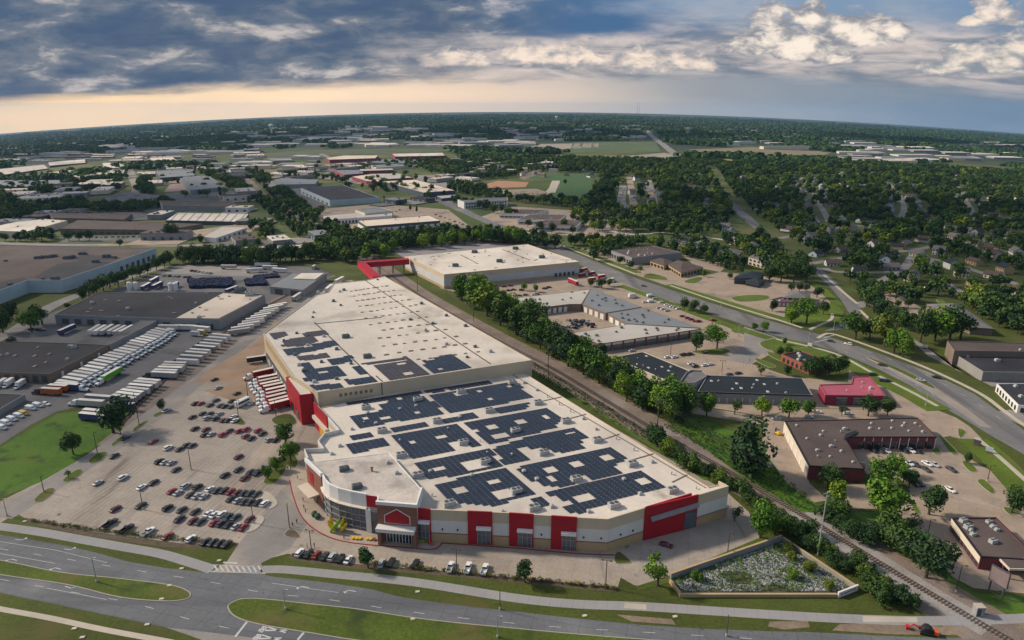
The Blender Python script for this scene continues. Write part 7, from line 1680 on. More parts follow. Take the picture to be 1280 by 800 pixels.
for a in ((121, 728, 116, 697, 'street light on the left road median', 1), (357, 762, 355, 740, 'street light at the tip of the right road median', 1), (622, 797, 622, 770, 'street light on the right median in the middle of the road', 1), (625, 762, 626, 749, 'short pole beside the shared path', 0), (9, 645, 4, 625, 'traffic signal pole at the left edge', 1), (908, 795, 907, 777, 'short pole on the verge near the right of the front road', 0),
          (1010, 432, 1011, 413, 'traffic light pole at the left of the road junction', 1), (1048, 447, 1049, 430, 'street light on the strip above the pink-roofed store', 1), (1042, 412, 1043, 397, 'traffic light pole at the far corner of the junction', 1), (1087, 376, 1087, 362, 'street light beside the side road bend', 1), (1157, 507, 1158, 488, 'street light on the grass strip right of the pink-roofed store', 1), (901, 385, 902, 372, 'street light in the lot above the main road', 1), (761, 343, 761, 332, 'street light beside the upper main road', 1), (923, 420, 923, 406, 'street light near the small roadside trees', 1), (856, 400, 856, 388, 'street light by the row of red cars', 1)):
    lamp(*a, m=gpole_m if a[5] else dgrey_m)
tops = []
for a in ((1022, 694, 1035, 617, 'tall pale steel power pole beside the railway', 2, gpole_m), (821, 543, 823, 500, 'wooden power pole in front of the railway trees, right one', 2, None), (685, 477, 686, 431, 'wooden power pole by the railway at the store corner', 2, None), (592, 402, 592, 380, 'wooden power pole among the railway trees behind the store', 2, None), (522, 364, 522, 339, 'dark wooden pole beside the railway near the cream-roofed warehouse', 1, None), (473, 344, 473, 311, 'tall wooden pole beside the red bridge', 0, None), (435, 323, 435, 292, 'tall wooden pole in the tree belt left of the red bridge', 0, None)):
    tops.append(mast(a[0], a[1], a[2], a[3], a[4], a[5], a[6]))
end = G(1300, 850) + Vector((0, 0, 17)); chain = [end] + tops[:5]
for k, off in enumerate((-1.2, 0.0, 1.2)):
    for i in range(len(chain)-1):
        a, b = chain[i], chain[i+1]; d = (b-a); s = Vector((-d.y, d.x, 0)).normalized()*off; mb = MB(); prev = None
        for j in range(13):
            f = j/12; p = a.lerp(b, f) + s + Vector((0, 0, -.3 - 6*f*(1-f)))
            if prev is not None: mb.cyl(prev, p, .022, n=4, cap=False)
            prev = p
        o = mb.build('power_cable', dgrey_m); tag(o, 'thin power cable along the railway, %s of three, %s span from front' % (('left', 'middle', 'right')[k], ORD[i]), 'cable', 'power cables along the railway')
# small roadside things
p = G(1222, 768); r = thing('signal_cabinet', 'grey railway signal cabinet beside the track crossing', 'cabinet', p); MB().box((0, 0, 1.35), (2.2, 1.8, 2.7)).build('body', grey_m, r); MB().box((0, 0, 2.78), (2.4, 2.0, .16)).build('roof', walk_m, r); MB().box((-.4, -.92, 1.3), (.9, .05, 2.1)).build('door', dgrey_m, r)
p = G(1157, 791); r = thing('red_barriers', 'red and black machine on the bare verge by the railway crossing', 'barriers', p, 1.2); MB().loft([ring(-1.4, 1.0, .5, 1.5), ring(-.4, 1.1, .4, 2.2), ring(.5, 1.0, .4, 2.1), ring(1.2, .8, .5, 1.2)]).build('body', black_m, r)  # excavator-like shape standing in for red and black barrier pieces
MB().box((0, -2.2, .9), (1.7, 1.2, .9), 0, top=(.8, .7)).build('barrier_block', og, r); MB().cyl((0, 1.0, 1.2), (0, 3.0, 1.7), .22, .16).cyl((0, 3.0, 1.7), (0, 4.0, .6), .16, .12).box((0, 4.1, .5), (1.2, .9, .8)).build('barrier_arm', red2_m, r)
for s in (-1, 1): MB().box((s*1.05, 0, .35), (.45, 2.8, .7)).build('barrier_foot', tyre_m, r)
p = G(972, 543); r = thing('forklift', 'yellow forklift beside the cream wall of the L-shaped office', 'forklift', p, .4); MB().loft([ring(-1.2, .6, .35, 1.2), ring(-.8, .7, .3, 1.5), ring(.6, .7, .3, 1.0), ring(1.0, .6, .35, .8)]).build('body', yl, r); MB().box((0, 1.2, 1.3), (.9, .12, 2.4)).build('mast', dgrey_m, r); MB().box((0, -.1, 2.2), (1.0, 1.2, .08)).build('guard', dgrey_m, r)
for x in (-.55, .55):
    for y in (-.7, .7): w = bpy.data.objects.new('wheel', WH[(.33, .24)]); w.parent = r; w.location = (x, y, .33); C.objects.link(w)
for x, y, lab in ((227, 711, 'pale concrete box on the grass beside the drive'), (212, 732, 'pale concrete inlet box on the left median, upper one'), (202, 749, 'pale concrete inlet box on the left median, lower one'), (184, 781, 'pale concrete drain box on the verge below the road'), (516, 774, 'pale concrete inlet box on the right median edge'), (731, 770, 'pale concrete box on the verge right of centre'), (844, 771, 'tiny pale concrete box beside the shared path'), (103, 797, 'pale stone slab on the bottom left grass'), (93, 786, 'small pale box beside the footpath'), (31, 652, 'small pale stone in the corner bed'), (274, 701, 'pale stone at the tip of the grass by the drive'), (522, 740, 'small pale drain cover beside the shared path')):
    p = G(x, y); r = thing('drain_box', lab, 'drain'); r.location = p; r.scale = (.62,)*3; MB().box((0, 0, .14), (2.0, 1.3, .40), .2).build('box', walk_m, r); MB().box((0, 0, .36), (1.1, .8, .07), .2).build('lid', wallcream, r)
for x, y, lab in ((1221, 557, 'dark square sign on the grass strip, upper one'), (1236, 566, 'blue-grey sign on the grass strip, lower one'), (1156, 436, 'white low sign near the lawn by the school'), (1012, 434, 'low pale monument sign at the junction'), (1274, 513, 'dark red sign at the right edge office'), (1077, 585, 'dark low sign beside the office porch')):
    p = G(x, y); r = thing('monument_sign', lab, 'sign', p, az2rz(40)); MB().box((0, 0, 1.5), (2.4, .35, 1.8)).build('panel', dgrey_m if 'dark s' in lab else (redkerb_m if 'red' in lab else wallblue if 'blue' in lab else wallwhite), r); MB().box((0, 0, .3), (2.0, .6, .7)).build('base', brick3, r)
# junk heaps in the garage yard
for i, (x0, x1, y0, y1, n_, lab) in enumerate(((702, 741, 401, 411, 26, 'heap of mixed dark scrap parts in the garage yard'), (686, 700, 408, 414, 12, 'small heap of pale scrap beside the railway trees'))):
    c = G((x0+x1)/2, (y0+y1)/2); r = thing('scrap_heap', lab, 'scrap', c)
    for q_, m in enumerate((dgrey_m, rim_m, black_m)):
        mb = MB()
        for k in range(n_//2):
            p = G(RC.uniform(x0, x1), RC.uniform(y0, y1)); s = RC.uniform(.8, 2.2); mb.box((p.x, p.y, s*.35), (s*1.6, s*.8, s*.8), RC.uniform(0, 3), top=(.7, .8))
        mb.build('scrap_piece', m, r, off=r.location)
# ================================================================== trees one can point at
T = tree
for a in ((357.5, 555, 26, 'round', 'g', 'top tree of the leafy islands beside the red tower'), (364, 577, 25, 'round', 'g', 'second tree down the leafy islands beside the store'), (346, 589, 18, 'round', 'g', 'small tree third down the leafy islands'), (335, 599, 19, 'round', 'g', 'bushy tree at the foot of the leafy islands'),
          (92, 568, 27, 'round', 'd', 'dark round tree alone on the green field'), (142, 541, 44, 'round', 'd', 'big dark tree at the field corner by the trailers'), (203, 513, 14, 'round', 'd', 'small round tree beside the rail spur'), (151, 543, 16, 'open', 'g', 'thin small tree under the big dark one'), (86, 598, 11, 'open', 'g', 'small pale bush-like tree on the left island'),
          (460, 710, 27, 'oval', 'd', 'dark conical tree between the front parking rows'), (656, 728, 28, 'oval', 'd', 'dark conical tree alone in the front planting bed'), (822, 732, 39, 'open', 'g', 'loose light tree at the corner of the front lot'), (950, 672, 43, 'round', 'g', 'leafy tree at the upper corner of the stone basin'), (918, 651, 20, 'open', 'd', 'thin dark tree beside the store right corner'),
          (935, 594, 70, 'full', 'd', 'tall dark tree standing alone in the green patch'), (883, 520, 32, 'round', 'g', 'round tree left behind the black-roofed strip'), (952, 520, 23, 'round', 'g', 'light tree behind the long black-roofed wing, left one'), (986, 522, 27, 'round', 'g', 'tree behind the long black-roofed wing, right one'), (1010, 520, 20, 'round', 'g', 'low broad tree near the pink store corner'), (918, 518, 21, 'open', 'd', 'thin reddish half-bare tree behind the black-roofed strip'),
          (870, 439, 25, 'round', 'd', 'round dark tree in the tan lot, left of two'), (896, 436, 28, 'spread', 'g', 'broad tree in the tan lot, right of two'), (954, 415, 14, 'round', 'g', 'small roadside tree, right of two'), (944, 413, 10, 'round', 'd', 'small roadside shrub tree, left of two'), (984, 470, 14, 'round', 'd', 'small tree left of the red brick shop'), (951, 469, 14, 'open', 'l', 'pale lime small tree in the tan lot'),
          (1012, 470, 24, 'round', 'd', 'first tree of the clump behind the red brick shop'), (1023, 469, 24, 'round', 'd', 'second tree of the clump behind the red brick shop'), (1036, 468, 24, 'round', 'd', 'third tree of the clump behind the red brick shop'), (1049, 466, 23, 'round', 'd', 'rightmost tree of the clump behind the red brick shop'), (975, 446, 13, 'round', 'd', 'small tree on the junction island, left one'), (985, 445, 13, 'round', 'd', 'small tree on the junction island, right one'), (981, 431, 9, 'round', 'd', 'tiny dark tree on the junction island tip'),
          (1085, 520, 25, 'round', 'd', 'tree in front of the pink-roofed store, left one'), (1109, 519, 24, 'round', 'd', 'tree in front of the pink-roofed store, right one'), (1052, 520, 14, 'open', 'd', 'small dark tree left of the pink-roofed store windows'), (1069, 424, 34, 'round', 'g', 'bright green tree at the junction corner, leftmost'), (1087, 424, 26, 'round', 'd', 'dark tree behind the junction corner trees'), (1105, 433, 42, 'oval', 'l', 'big lime green tree at the junction corner'), (1117, 441, 34, 'round', 'g', 'green tree right of the big lime one'), (1128, 447, 28, 'round', 'g', 'lower green tree at the end of the junction corner trees'),
          (1150, 428, 42, 'round', 'd', 'tall dark tree left of the lawn above the school'), (1168, 426, 42, 'round', 'g', 'tall tree second in the group above the school'), (1187, 424, 42, 'round', 'd', 'tall tree third in the group above the school'), (1200, 424, 36, 'round', 'd', 'tall tree at the right of the group above the school'),
          (1122, 384, 9, 'round', 'g', 'small round tree in the little tan lot, left one'), (1135, 385, 13, 'round', 'd', 'small round tree in the little tan lot, right one'), (965, 389, 15, 'round', 'd', 'round tree left of the gabled porch building'), (991, 389, 13, 'round', 'd', 'dark tree in front of the gabled porch building'), (1008, 404, 30, 'spread', 'g', 'broad light tree on the junction lawn'), (989, 404, 22, 'round', 'g', 'smaller tree left of the broad lawn tree'), (1029, 393, 18, 'round', 'd', 'tree right of the broad lawn tree'), (1021, 372, 15, 'round', 'd', 'round tree right of the gabled porch building'),
          (989, 364, 11, 'round', 'd', 'small tree behind the gabled porch building, left one'), (999, 364, 11, 'round', 'd', 'small tree behind the gabled porch building, middle one'), (1008, 365, 11, 'round', 'd', 'small tree behind the gabled porch building, right one'),
          (1111, 652, 54, 'round', 'g', 'large tree by the grass pad of the office lot'), (1100, 609, 34, 'round', 'g', 'tree at the left edge of the office lot'), (1118, 592, 24, 'round', 'g', 'small tree at the corner of the L-shaped office'), (1129, 603, 22, 'round', 'g', 'small tree on the office lot island, upper one'), (1136, 610, 22, 'round', 'd', 'small tree on the office lot island, lower one'), (1161, 643, 38, 'oval', 'd', 'egg-shaped dark tree on the island in the right lot'), (1264, 641, 31, 'round', 'd', 'round dark tree at the right edge island'), (1208, 579, 14, 'round', 'd', 'small round tree on the upper island of the right lot'),
          (1046, 636, 38, 'oval', 'g', 'pale green tree below the L-shaped office'), (1034, 612, 30, 'round', 'd', 'dark tree at the lower corner of the L-shaped office'), (1128, 688, 36, 'bush', 'd', 'dark dense bush left of the lower right lot'), (1157, 722, 48, 'spread', 'd', 'broad dark tree below the lower right lot'), (1140, 702, 40, 'round', 'd', 'dark tree between bush and broad tree'), (1112, 676, 36, 'bush', 'd', 'dark bush below the large tree'), (1138, 668, 26, 'open', 'd', 'purplish half-bare bush at the lot edge'),
          (40, 415, 27, 'round', 'g', 'tree at the left dock corner, front one'), (53, 406, 26, 'round', 'd', 'tree at the left dock corner, back one'), (4, 416, 30, 'round', 'd', 'dark tree at the left edge above the low loading building'), (16, 399, 22, 'round', 'd', 'dark tree by the left edge street'), (15, 431, 10, 'bush', 'd', 'dark bush beside the low loading building'), (86, 386, 8, 'round', 'd', 'small tree beside the street by the freight warehouse'),
          (215, 299, 22, 'round', 'd', 'large dark tree in front of the red-brown workshop'), (86, 301, 13, 'round', 'd', 'first tree in front of the red-brown workshop'), (99, 301, 13, 'round', 'd', 'second tree in front of the red-brown workshop'), (112, 301, 14, 'round', 'd', 'third tree in front of the red-brown workshop'), (150, 309, 10, 'spread', 'd', 'low spreading tree beside the long blue-grey warehouse'), (251, 303, 10, 'bush', 'd', 'bush left of the small pale-roofed shed'),
          (480, 250, 7, 'cone', 'd', 'first conical tree beside the upper main road'), (500, 256, 8, 'cone', 'd', 'second conical tree beside the upper main road'), (513, 263, 9, 'cone', 'd', 'third conical tree beside the upper main road'), (521, 265, 10, 'cone', 'd', 'fourth conical tree beside the upper main road'), (403, 266, 10, 'round', 'd', 'round tree left of the two-tier white building'), (706, 231, 8, 'round', 'd', 'dark tree in the middle of the green sports field'), (738, 358, 10, 'round', 'd', 'left tree above the grey garages'), (752, 360, 13, 'round', 'd', 'middle tree above the grey garages'), (762, 358, 10, 'round', 'd', 'right tree above the grey garages'),
          (855, 387, 15, 'round', 'd', 'left tree at the end of the sales lot'), (866, 390, 17, 'round', 'd', 'middle tree at the end of the sales lot'), (880, 392, 12, 'round', 'g', 'right tree at the end of the sales lot'), (775, 330, 11, 'round', 'd', 'left tree of the lot beside the business hall'), (787, 336, 11, 'round', 'd', 'middle tree of the lot beside the business hall'), (800, 342, 12, 'open', 'g', 'pale tree of the lot beside the business hall'), (880, 346, 9, 'round', 'g', 'small tree at the medical building drive'), (912, 349, 8, 'round', 'd', 'dark small tree touching the teal-roofed restaurant'),
          (655, 363, 10, 'round', 'g', 'left small tree in the busy lot'), (669, 365, 10, 'round', 'g', 'right small tree in the busy lot')):
    T(a[0], a[1], a[2], a[3], a[4], label=a[5] + (' tree' if 'tree' not in a[5] and 'bush' not in a[5] and 'shrub' not in a[5] else ''))
def line_trees(pts, hs, kind, leaf, group, what, jit=1.0):
    for i, (x, y) in enumerate(pts): T(x + R.uniform(-1, 1)*jit, y + R.uniform(-.5, .5)*jit, hs*R.uniform(.85, 1.2), kind if isinstance(kind, str) else R.choice(kind), leaf if len(leaf) == 1 else R.choice(leaf), group, what)
line_trees([(1075, 375), (1083, 383), (1093, 391), (1101, 399), (1111, 405), (1121, 409), (1130, 413)], 26, 'round', 'd', 'trees in the line below the church hall lot', 'dark blue-green tree')
line_trees([(858 + i*8.4, 321 + i*2.6) for i in range(9)], 9, ('round', 'oval'), 'd', 'trees hiding the apartment houses', 'dark hedge tree')
line_trees([(962, 352), (968, 346), (976, 352), (984, 346), (992, 352), (1000, 347), (1008, 353), (987, 338), (996, 340), (1004, 338)], 24, 'round', 'd', 'dark trees left of the side road', 'dark dense tree')
line_trees([(948, 298), (956, 304), (964, 311), (972, 318), (978, 325), (983, 331)], 14, 'round', 'd', 'trees climbing beside the side road', 'dark tree')
line_trees([(713 + i*6, 307 - (i % 3)) for i in range(13)], 13, 'round', 'd', 'trees of the curved belt above the business hall', 'dark belt tree')
line_trees([(572 + i*9, 253 + i*2.2 + (i % 2)*2) for i in range(9)], 11, 'round', 'd', 'trees beside the white two-storey office', 'dark tree')
line_trees([(612, 288), (622, 292), (634, 294), (645, 297), (654, 300), (660, 284), (676, 289), (690, 291), (705, 286), (716, 292)], 11, 'round', 'xd', 'trees between the offices and the main road', 'mixed green tree')
line_trees([(104, 376), (112, 372), (121, 368), (130, 364), (139, 361), (148, 358), (157, 354), (166, 350), (175, 346), (185, 342), (195, 338), (205, 334), (212, 330), (116, 366)], 17, ('round', 'spread'), 'xd', 'trees between the blue-grey warehouse and the freight warehouse', 'dark tree')
line_trees([(228, 329), (236, 330), (244, 327), (256, 330), (268, 328), (280, 326), (290, 329), (300, 327), (310, 331), (320, 326), (330, 332), (342, 327), (352, 330), (364, 326), (376, 328), (388, 325), (398, 321)], 21, 'round', 'xd', 'trees closing the upper yard', 'dark leafy tree')
line_trees([(408, 324), (420, 318), (432, 328), (446, 316), (458, 325), (470, 318), (482, 322), (492, 314), (505, 312), (516, 309), (528, 311), (540, 307), (552, 309), (566, 305), (580, 306), (594, 302), (608, 304), (622, 303), (636, 302), (648, 305), (430, 312), (500, 304), (560, 299), (600, 297)], 18, 'round', 'xg', 'trees of the belt behind the cream-roofed warehouse', 'belt tree')
# the tall row along the railway, behind the store
RP = [(x + 4, y - 7) for x, y in ((572, 382), (590, 392), (606, 402), (622, 413), (640, 424), (656, 434), (672, 443), (690, 454), (708, 465), (726, 475), (744, 486), (762, 497), (780, 508), (800, 518), (820, 528), (838, 536), (850, 530))]
line_trees(RP, 36, ('round', 'full'), 'gx', 'trees of the tall row along the railway', 'leafy row tree', 2)
line_trees([(x + 16, y - 3) for x, y in RP[:-2]], 34, ('full', 'spread'), 'gx', 'trees of the tall row along the railway', 'leafy row tree', 3)
line_trees([(x + 9, y - 1) for x, y in RP[1:-3]], 22, 'bush', 'gx', 'bushes at the foot of the railway tree row', 'low green bush', 3)
line_trees([(848, 508), (838, 500), (826, 516), (858, 520)], 35, 'round', 'gx', 'trees ending the railway row', 'big rounded tree', 2)
# bushes right of the store
BP = [(822, 558), (834, 566), (848, 575), (858, 584), (870, 590), (884, 597), (815, 552), (900, 606), (915, 612), (926, 622), (938, 628), (950, 640), (962, 648), (975, 655), (966, 664), (985, 664), (998, 674), (1006, 668), (1010, 686), (1022, 690), (1035, 696), (1042, 710), (1055, 712), (1066, 706), (1078, 720), (1090, 726), (1084, 738), (1100, 738), (1112, 744), (1125, 752), (1138, 757), (1098, 750)]
line_trees(BP, 18, 'bush', 'dx', 'bushes between the store and the railway', 'dense green bush', 2)
line_trees([(1030, 652), (1048, 662), (1064, 672), (1040, 645), (1078, 680), (1090, 672)], 20, 'bush', 'dx', 'bushes right of the railway by the grass', 'rounded bush', 2)
line_trees([(985, 690), (1010, 712), (870, 726), (990, 700), (1035, 735), (990, 722)], 11, 'bush', 'gl', 'shrubs on the basin floor', 'bright shrub', 1)
# individuals left up to 300: the nearest of the suburb wood
WOOD = [(1290, 425), (1245, 412), (1200, 378), (1150, 372), (1100, 352), (1066, 338), (1040, 330), (1022, 322), (1003, 308), (975, 291), (945, 268), (922, 248), (904, 222), (892, 205), (1000, 203), (1110, 206), (1330, 222), (1330, 440)]
WOOD2 = [(748, 290), (715, 278), (735, 252), (752, 216), (880, 208), (892, 225), (905, 252), (915, 272), (905, 292), (860, 297), (800, 290)]
ww = [G(*p) for p in WOOD]; w2_ = [G(*p) for p in WOOD2]
def clear(p):
    for q in HP:
        e = p - q
        if e.length < 10: return False
        if abs(e.x) < 9 and -30 < e.y < 0 and q.y > 500: return False      # front garden
    return True
streets = [smooth_line([tuple(G(*p)[:2]) for p in l], 16) for l in SUBST + list(([(793, 264), (790, 240), (786, 220)], [(776, 256), (779, 232)], [(820, 262), (810, 225)]))]
def offroad(p):
    return all((p.x-q[0])**2 + (p.y-q[1])**2 > 10.5**2 for q in road_line) and all((p.x-q[0])**2 + (p.y-q[1])**2 > (130 if i > len(streets)-4 else 56) for i, l in enumerate(streets) for q in l)
wood_pts = [p for p in scatter(ww, 5600, 8.3) if clear(p) and offroad(p)] + [p for p in scatter(w2_, 1500, 9.6) if clear(p) and offroad(p)]
wood_pts = [p for p in wood_pts if p.y < 640 or R.random() < .74]
wood_pts.sort(key=lambda p: p.length)
NI = max(0, 300 - TCOUNT)
for p in wood_pts[:NI]:
    tree_at(p, R.uniform(9, 14), R.choice(('round', 'round', 'oval', 'spread')), 'x', None, None, label='leafy tree at the near edge of the right-hand suburb wood')['group'] = 'trees at the near edge of the suburb wood'
def crown_only(kind, seed, nq, size, leaf):
    mb = crown_mb(kind, seed, nq, size); mb2 = trunk_mb(kind, seed); k = len(mb.v); mb.v += mb2.v; mb.f += [tuple(i + k for i in f) for f in mb2.f]; mb.m += [1]*len(mb2.f)
    return mb.mesh('tree', [leaf, bark_m])
PRT = [crown_only(k, s, 300, 1.7, leafmix_m) for k, s in (('round', 31), ('spread', 32), ('oval', 33), ('round', 34), ('spread', 35))]
gn_stuff('suburb_wood', wood_pts[NI:], PRT, None, 'continuous leafy wood of the suburb between the houses', 'wood', lambda p: R.choice((R.uniform(.7, 1.1), R.uniform(1.0, 1.6))))
# middle-distance tree masses: polygons with spacing
MID = []
BLK = [(q, r_*.8 + 5) for q, r_ in BPOLY if r_ < 75]
for poly, n_, d_ in (([(0, 262), (60, 250), (110, 246), (150, 238), (152, 222), (110, 226), (60, 236), (0, 238)], 420, 8), ([(-30, 284), (60, 268), (120, 262), (100, 252), (40, 258), (-30, 262)], 320, 8), ([(80, 266), (200, 266), (200, 258), (150, 259), (80, 262)], 130, 7), ([(200, 262-6), (235, 262), (235, 259), (205, 254)], 20, 8),
                     ([(168, 238), (180, 224), (190, 226), (192, 242), (180, 244)], 60, 8), ([(240, 212), (262, 208), (300, 228), (345, 258), (400, 290), (420, 305), (400, 322), (360, 290), (330, 262), (300, 240)], 330, 8.5), ([(345, 252), (330, 236), (310, 216), (322, 214), (345, 232), (380, 256), (420, 285), (460, 300), (430, 306), (395, 282)], 260, 8.5),
                     ([(250, 268), (300, 262), (330, 280), (345, 300), (390, 318), (300, 322), (305, 300), (315, 284), (300, 268)], 260, 8.5), ([(560, 232), (600, 236), (640, 250), (740, 254), (738, 262), (690, 258), (600, 248), (560, 240)], 120, 9), ([(590, 214), (640, 205), (740, 205), (760, 216), (690, 216), (660, 214), (640, 222), (590, 226), (555, 218)], 620, 9.5), ([(560, 206), (640, 196), (760, 200), (900, 202), (900, 208), (760, 212), (640, 208), (570, 214)], 900, 11),
                     ([(735, 330), (800, 310), (860, 300), (905, 318), (930, 335), (905, 338), (860, 322), (800, 305), (740, 308)], 60, 8), ([(470, 205), (540, 200), (580, 206), (600, 222), (570, 226), (530, 214)], 170, 9.5), ([(445, 236), (478, 230), (500, 236), (480, 244)], 14, 9), ([(330, 222), (420, 220), (440, 240), (425, 228), (370, 222)], 34, 9), ([(0, 296), (60, 294), (70, 302), (0, 303)], 22, 7), ([(150, 262), (205, 238), (200, 210), (300, 205), (335, 250), (300, 262), (240, 246)], 70, 14), ([(60, 236), (160, 224), (160, 210), (60, 218), (-20, 222), (-20, 236)], 120, 13), ([(400, 205), (330, 215), (345, 226), (400, 222)], 20, 16), ([(440, 240), (560, 236), (470, 205), (400, 215)], 34, 17), ([(400, 322), (415, 300), (450, 297), (560, 292), (640, 296), (700, 309), (690, 312), (640, 305), (590, 304), (490, 312), (470, 322), (430, 330)], 190, 6), ([(222, 331), (300, 321), (400, 312), (412, 324), (330, 331)], 90, 6.5), ([(500, 232), (560, 246), (600, 262), (590, 262), (540, 250), (490, 234)], 26, 9),
                     ([(898, 300), (960, 310), (1000, 342), (960, 340), (930, 318)], 60, 7.5), ([(1060, 352), (1110, 372), (1150, 384), (1150, 376), (1100, 358)], 10, 8), ([(1250, 410), (1330, 424), (1330, 400), (1240, 380), (1200, 382)], 60, 7.5)):
    MID += [p for p in scatter(poly, n_, d_) if offroad(p) and not any((p.x-q.x)**2 + ((p.y-q.y)*.8)**2 < r_*r_ for q, r_ in BLK)]
gn_stuff('tree_belts', MID, PRT, None, 'dark tree belts and groves of the middle distance', 'trees', lambda p: R.uniform(.7, 1.35))
# far woods: clumps of crowns
def clump(seed):
    q = random.Random(seed); mb = MB()
    for i in range(16):
        c = Vector((q.gauss(0, 18), q.gauss(0, 18), q.uniform(3.5, 6.5))); r_ = q.uniform(4, 8)
        for j in range(9):
            d = Vector((q.gauss(0, 1), q.gauss(0, 1), abs(q.gauss(0, .8)))).normalized(); p = c + Vector((d.x*r_, d.y*r_, d.z*r_*.7)); a = d.orthogonal().normalized(); b = d.cross(a); s = r_*.75
            mb.quad([p - a*s, p - b*s, p + a*s, p + b*s])
    return mb.mesh('clump', leafdk_m)
RW = random.Random(21); far = []
from mathutils import noise as NZ
while len(far) < 8500:
    y = 1500*math.exp(RW.random()*1.9); x = RW.uniform(-.95, .95)*y
    nv = NZ.noise(Vector((x*.0016, y*.0024, 3.1))) + .45*NZ.noise(Vector((x*.006, y*.009, 1.7)))
    lim = .10 if y < 2600 else -.05
    if nv < lim: continue
    p = g0(Vector((x, y, 0)))
    if any(abs(p.x-q.x) < 75 and -190 < p.y-q.y < 50 for q in FBP): continue
    far.append(p)
def px_of(p):
    d = p - Vector((0, 0, CH)); zc = d.y*CP - d.z*SP; return 640 + F*d.x/zc, 400 - F*(d.y*SP + d.z*CP)/zc
OPEN = [[(712, 192), (716, 176), (826, 176), (830, 192)], [(640, 190), (676, 178), (752, 177), (752, 190)], [(855, 196), (860, 183), (960, 182), (1045, 189), (1035, 197)], [(1090, 216), (1110, 205), (1290, 211), (1290, 222)], [(690, 206), (700, 192), (1000, 201), (1010, 207), (780, 206)], [(300, 224), (320, 186), (580, 184), (578, 198), (430, 216)], [(400, 215), (400, 190), (560, 188), (560, 215)], [(-20, 224), (0, 204), (160, 194), (165, 208), (60, 216)], [(800, 205), (805, 160), (820, 160), (870, 205)]]
far = [p for p in far if not any(inpoly(px_of(p), o) for o in OPEN)]
gn_stuff('far_woods', far, [clump(i) for i in range(5)], None, 'dark far woods spreading to the horizon', 'woods', lambda p: RW.uniform(.6, 1.2)*(1 + p.y/9000))
# ================================================================== names in words
used = {}
for row, lst in CARROWS.items():
    lst.sort(key=lambda t: t[0]); n_ = {}
    for px, o, w in lst: n_[w] = n_.get(w, 0) + 1
    c = {}
    for px, o, w in lst:
        c[w] = c.get(w, 0) + 1
        o['label'] = ('the only %s in %s' % (w, row)) if n_[w] == 1 else '%s %s from left in %s' % (ordw(c[w]-1), w, row)
        o['group'] = 'vehicles in ' + row
for row, lst in TROWS.items():
    lst.sort(key=lambda t: t[0]); n_ = {}
    for px, o, w in lst: n_[w] = n_.get(w, 0) + 1
    c = {}
    for px, o, w in lst:
        c[w] = c.get(w, 0) + 1
        o['label'] = ('the only %s in %s' % (w, row)) if n_[w] == 1 else '%s %s from left in %s' % (ordw(c[w]-1), w, row)
        o['group'] = 'vehicles in ' + row
for (g, what), lst in TQ.items():
    lst.sort(key=lambda t: t[0])
    place = g.split(' ', 1)[1]
    for i, (px, o) in enumerate(lst): o['label'] = '%s %s from left %s' % (ordw(i), what, place)
hl = {}
for x, o, w, area in HL: hl.setdefault((w, area), []).append((x, o))
for (w, area), lst in hl.items():
    lst.sort(key=lambda t: t[0])
    for i, (x, o) in enumerate(lst): o['label'] = '%s %s from left %s' % (ordw(i), w, area)
# ================================================================== light, sky, air, camera
SUN_AZ, SUN_EL = -72.0, 34.0
sun = bpy.data.objects.new('sun', bpy.data.lights.new('sun', 'SUN')); C.objects.link(sun)
sun.data.energy = 4.3; sun.data.angle = math.radians(5); sun.data.color = (1.0, .88, .72)
a, e = math.radians(SUN_AZ), math.radians(SUN_EL); sd = Vector((math.sin(a)*math.cos(e), math.cos(a)*math.cos(e), math.sin(e)))
sun.rotation_euler = sd.to_track_quat('Z', 'Y').to_euler()
wd = bpy.data.worlds.new('World'); bpy.context.scene.world = wd; wd.use_nodes = True
nt = wd.node_tree; N = nt.nodes; L = nt.links; bg = N['Background']
def nm(op, a, b=None, c=None, clamp=False):
    n_ = N.new('ShaderNodeMath'); n_.operation = op; n_.use_clamp = clamp
    for i, v in enumerate((a, b, c)):
        if v is None: continue
        if isinstance(v, (int, float)): n_.inputs[i].default_value = v
        else: L.new(v, n_.inputs[i])
    return n_.outputs[0]
def sstep(v, a, b, lo=0.0, hi=1.0):
    m = N.new('ShaderNodeMapRange'); m.interpolation_type = 'SMOOTHSTEP'
    for k, q in (('From Min', a), ('From Max', b), ('To Min', lo), ('To Max', hi)): m.inputs[k].default_value = q
    L.new(v, m.inputs['Value']); return m.outputs['Result']
def mixc(f, a, b):
    m = N.new('ShaderNodeMix'); m.data_type = 'RGBA'
    if isinstance(f, (int, float)): m.inputs[0].default_value = f
    else: L.new(f, m.inputs[0])
    for i, v in ((6, a), (7, b)):
        if isinstance(v, tuple): m.inputs[i].default_value = (*v, 1)
        else: L.new(v, m.inputs[i])
    return m.outputs[2]
def rampn(v, stops):
    r = N.new('ShaderNodeValToRGB'); el = r.color_ramp.elements
    while len(el) < len(stops): el.new(.5)
    for i, (p, c) in enumerate(stops): el[i].position = p; el[i].color = (*c, 1)
    L.new(v, r.inputs['Fac']); return r.outputs['Color']
tc = N.new('ShaderNodeTexCoord'); sx = N.new('ShaderNodeSeparateXYZ'); L.new(tc.outputs['Generated'], sx.inputs[0])
AZ = nm('MULTIPLY', nm('ARCTAN2', sx.outputs['X'], sx.outputs['Y']), 57.2958)
EL = nm('MULTIPLY', nm('ARCSINE', sx.outputs['Z']), 57.2958)
UU = nm('DIVIDE', AZ, 37.0); EL2 = nm('ADD', EL, nm('MULTIPLY', nm('MINIMUM', nm('MULTIPLY', UU, UU), 1.5), 1.75))
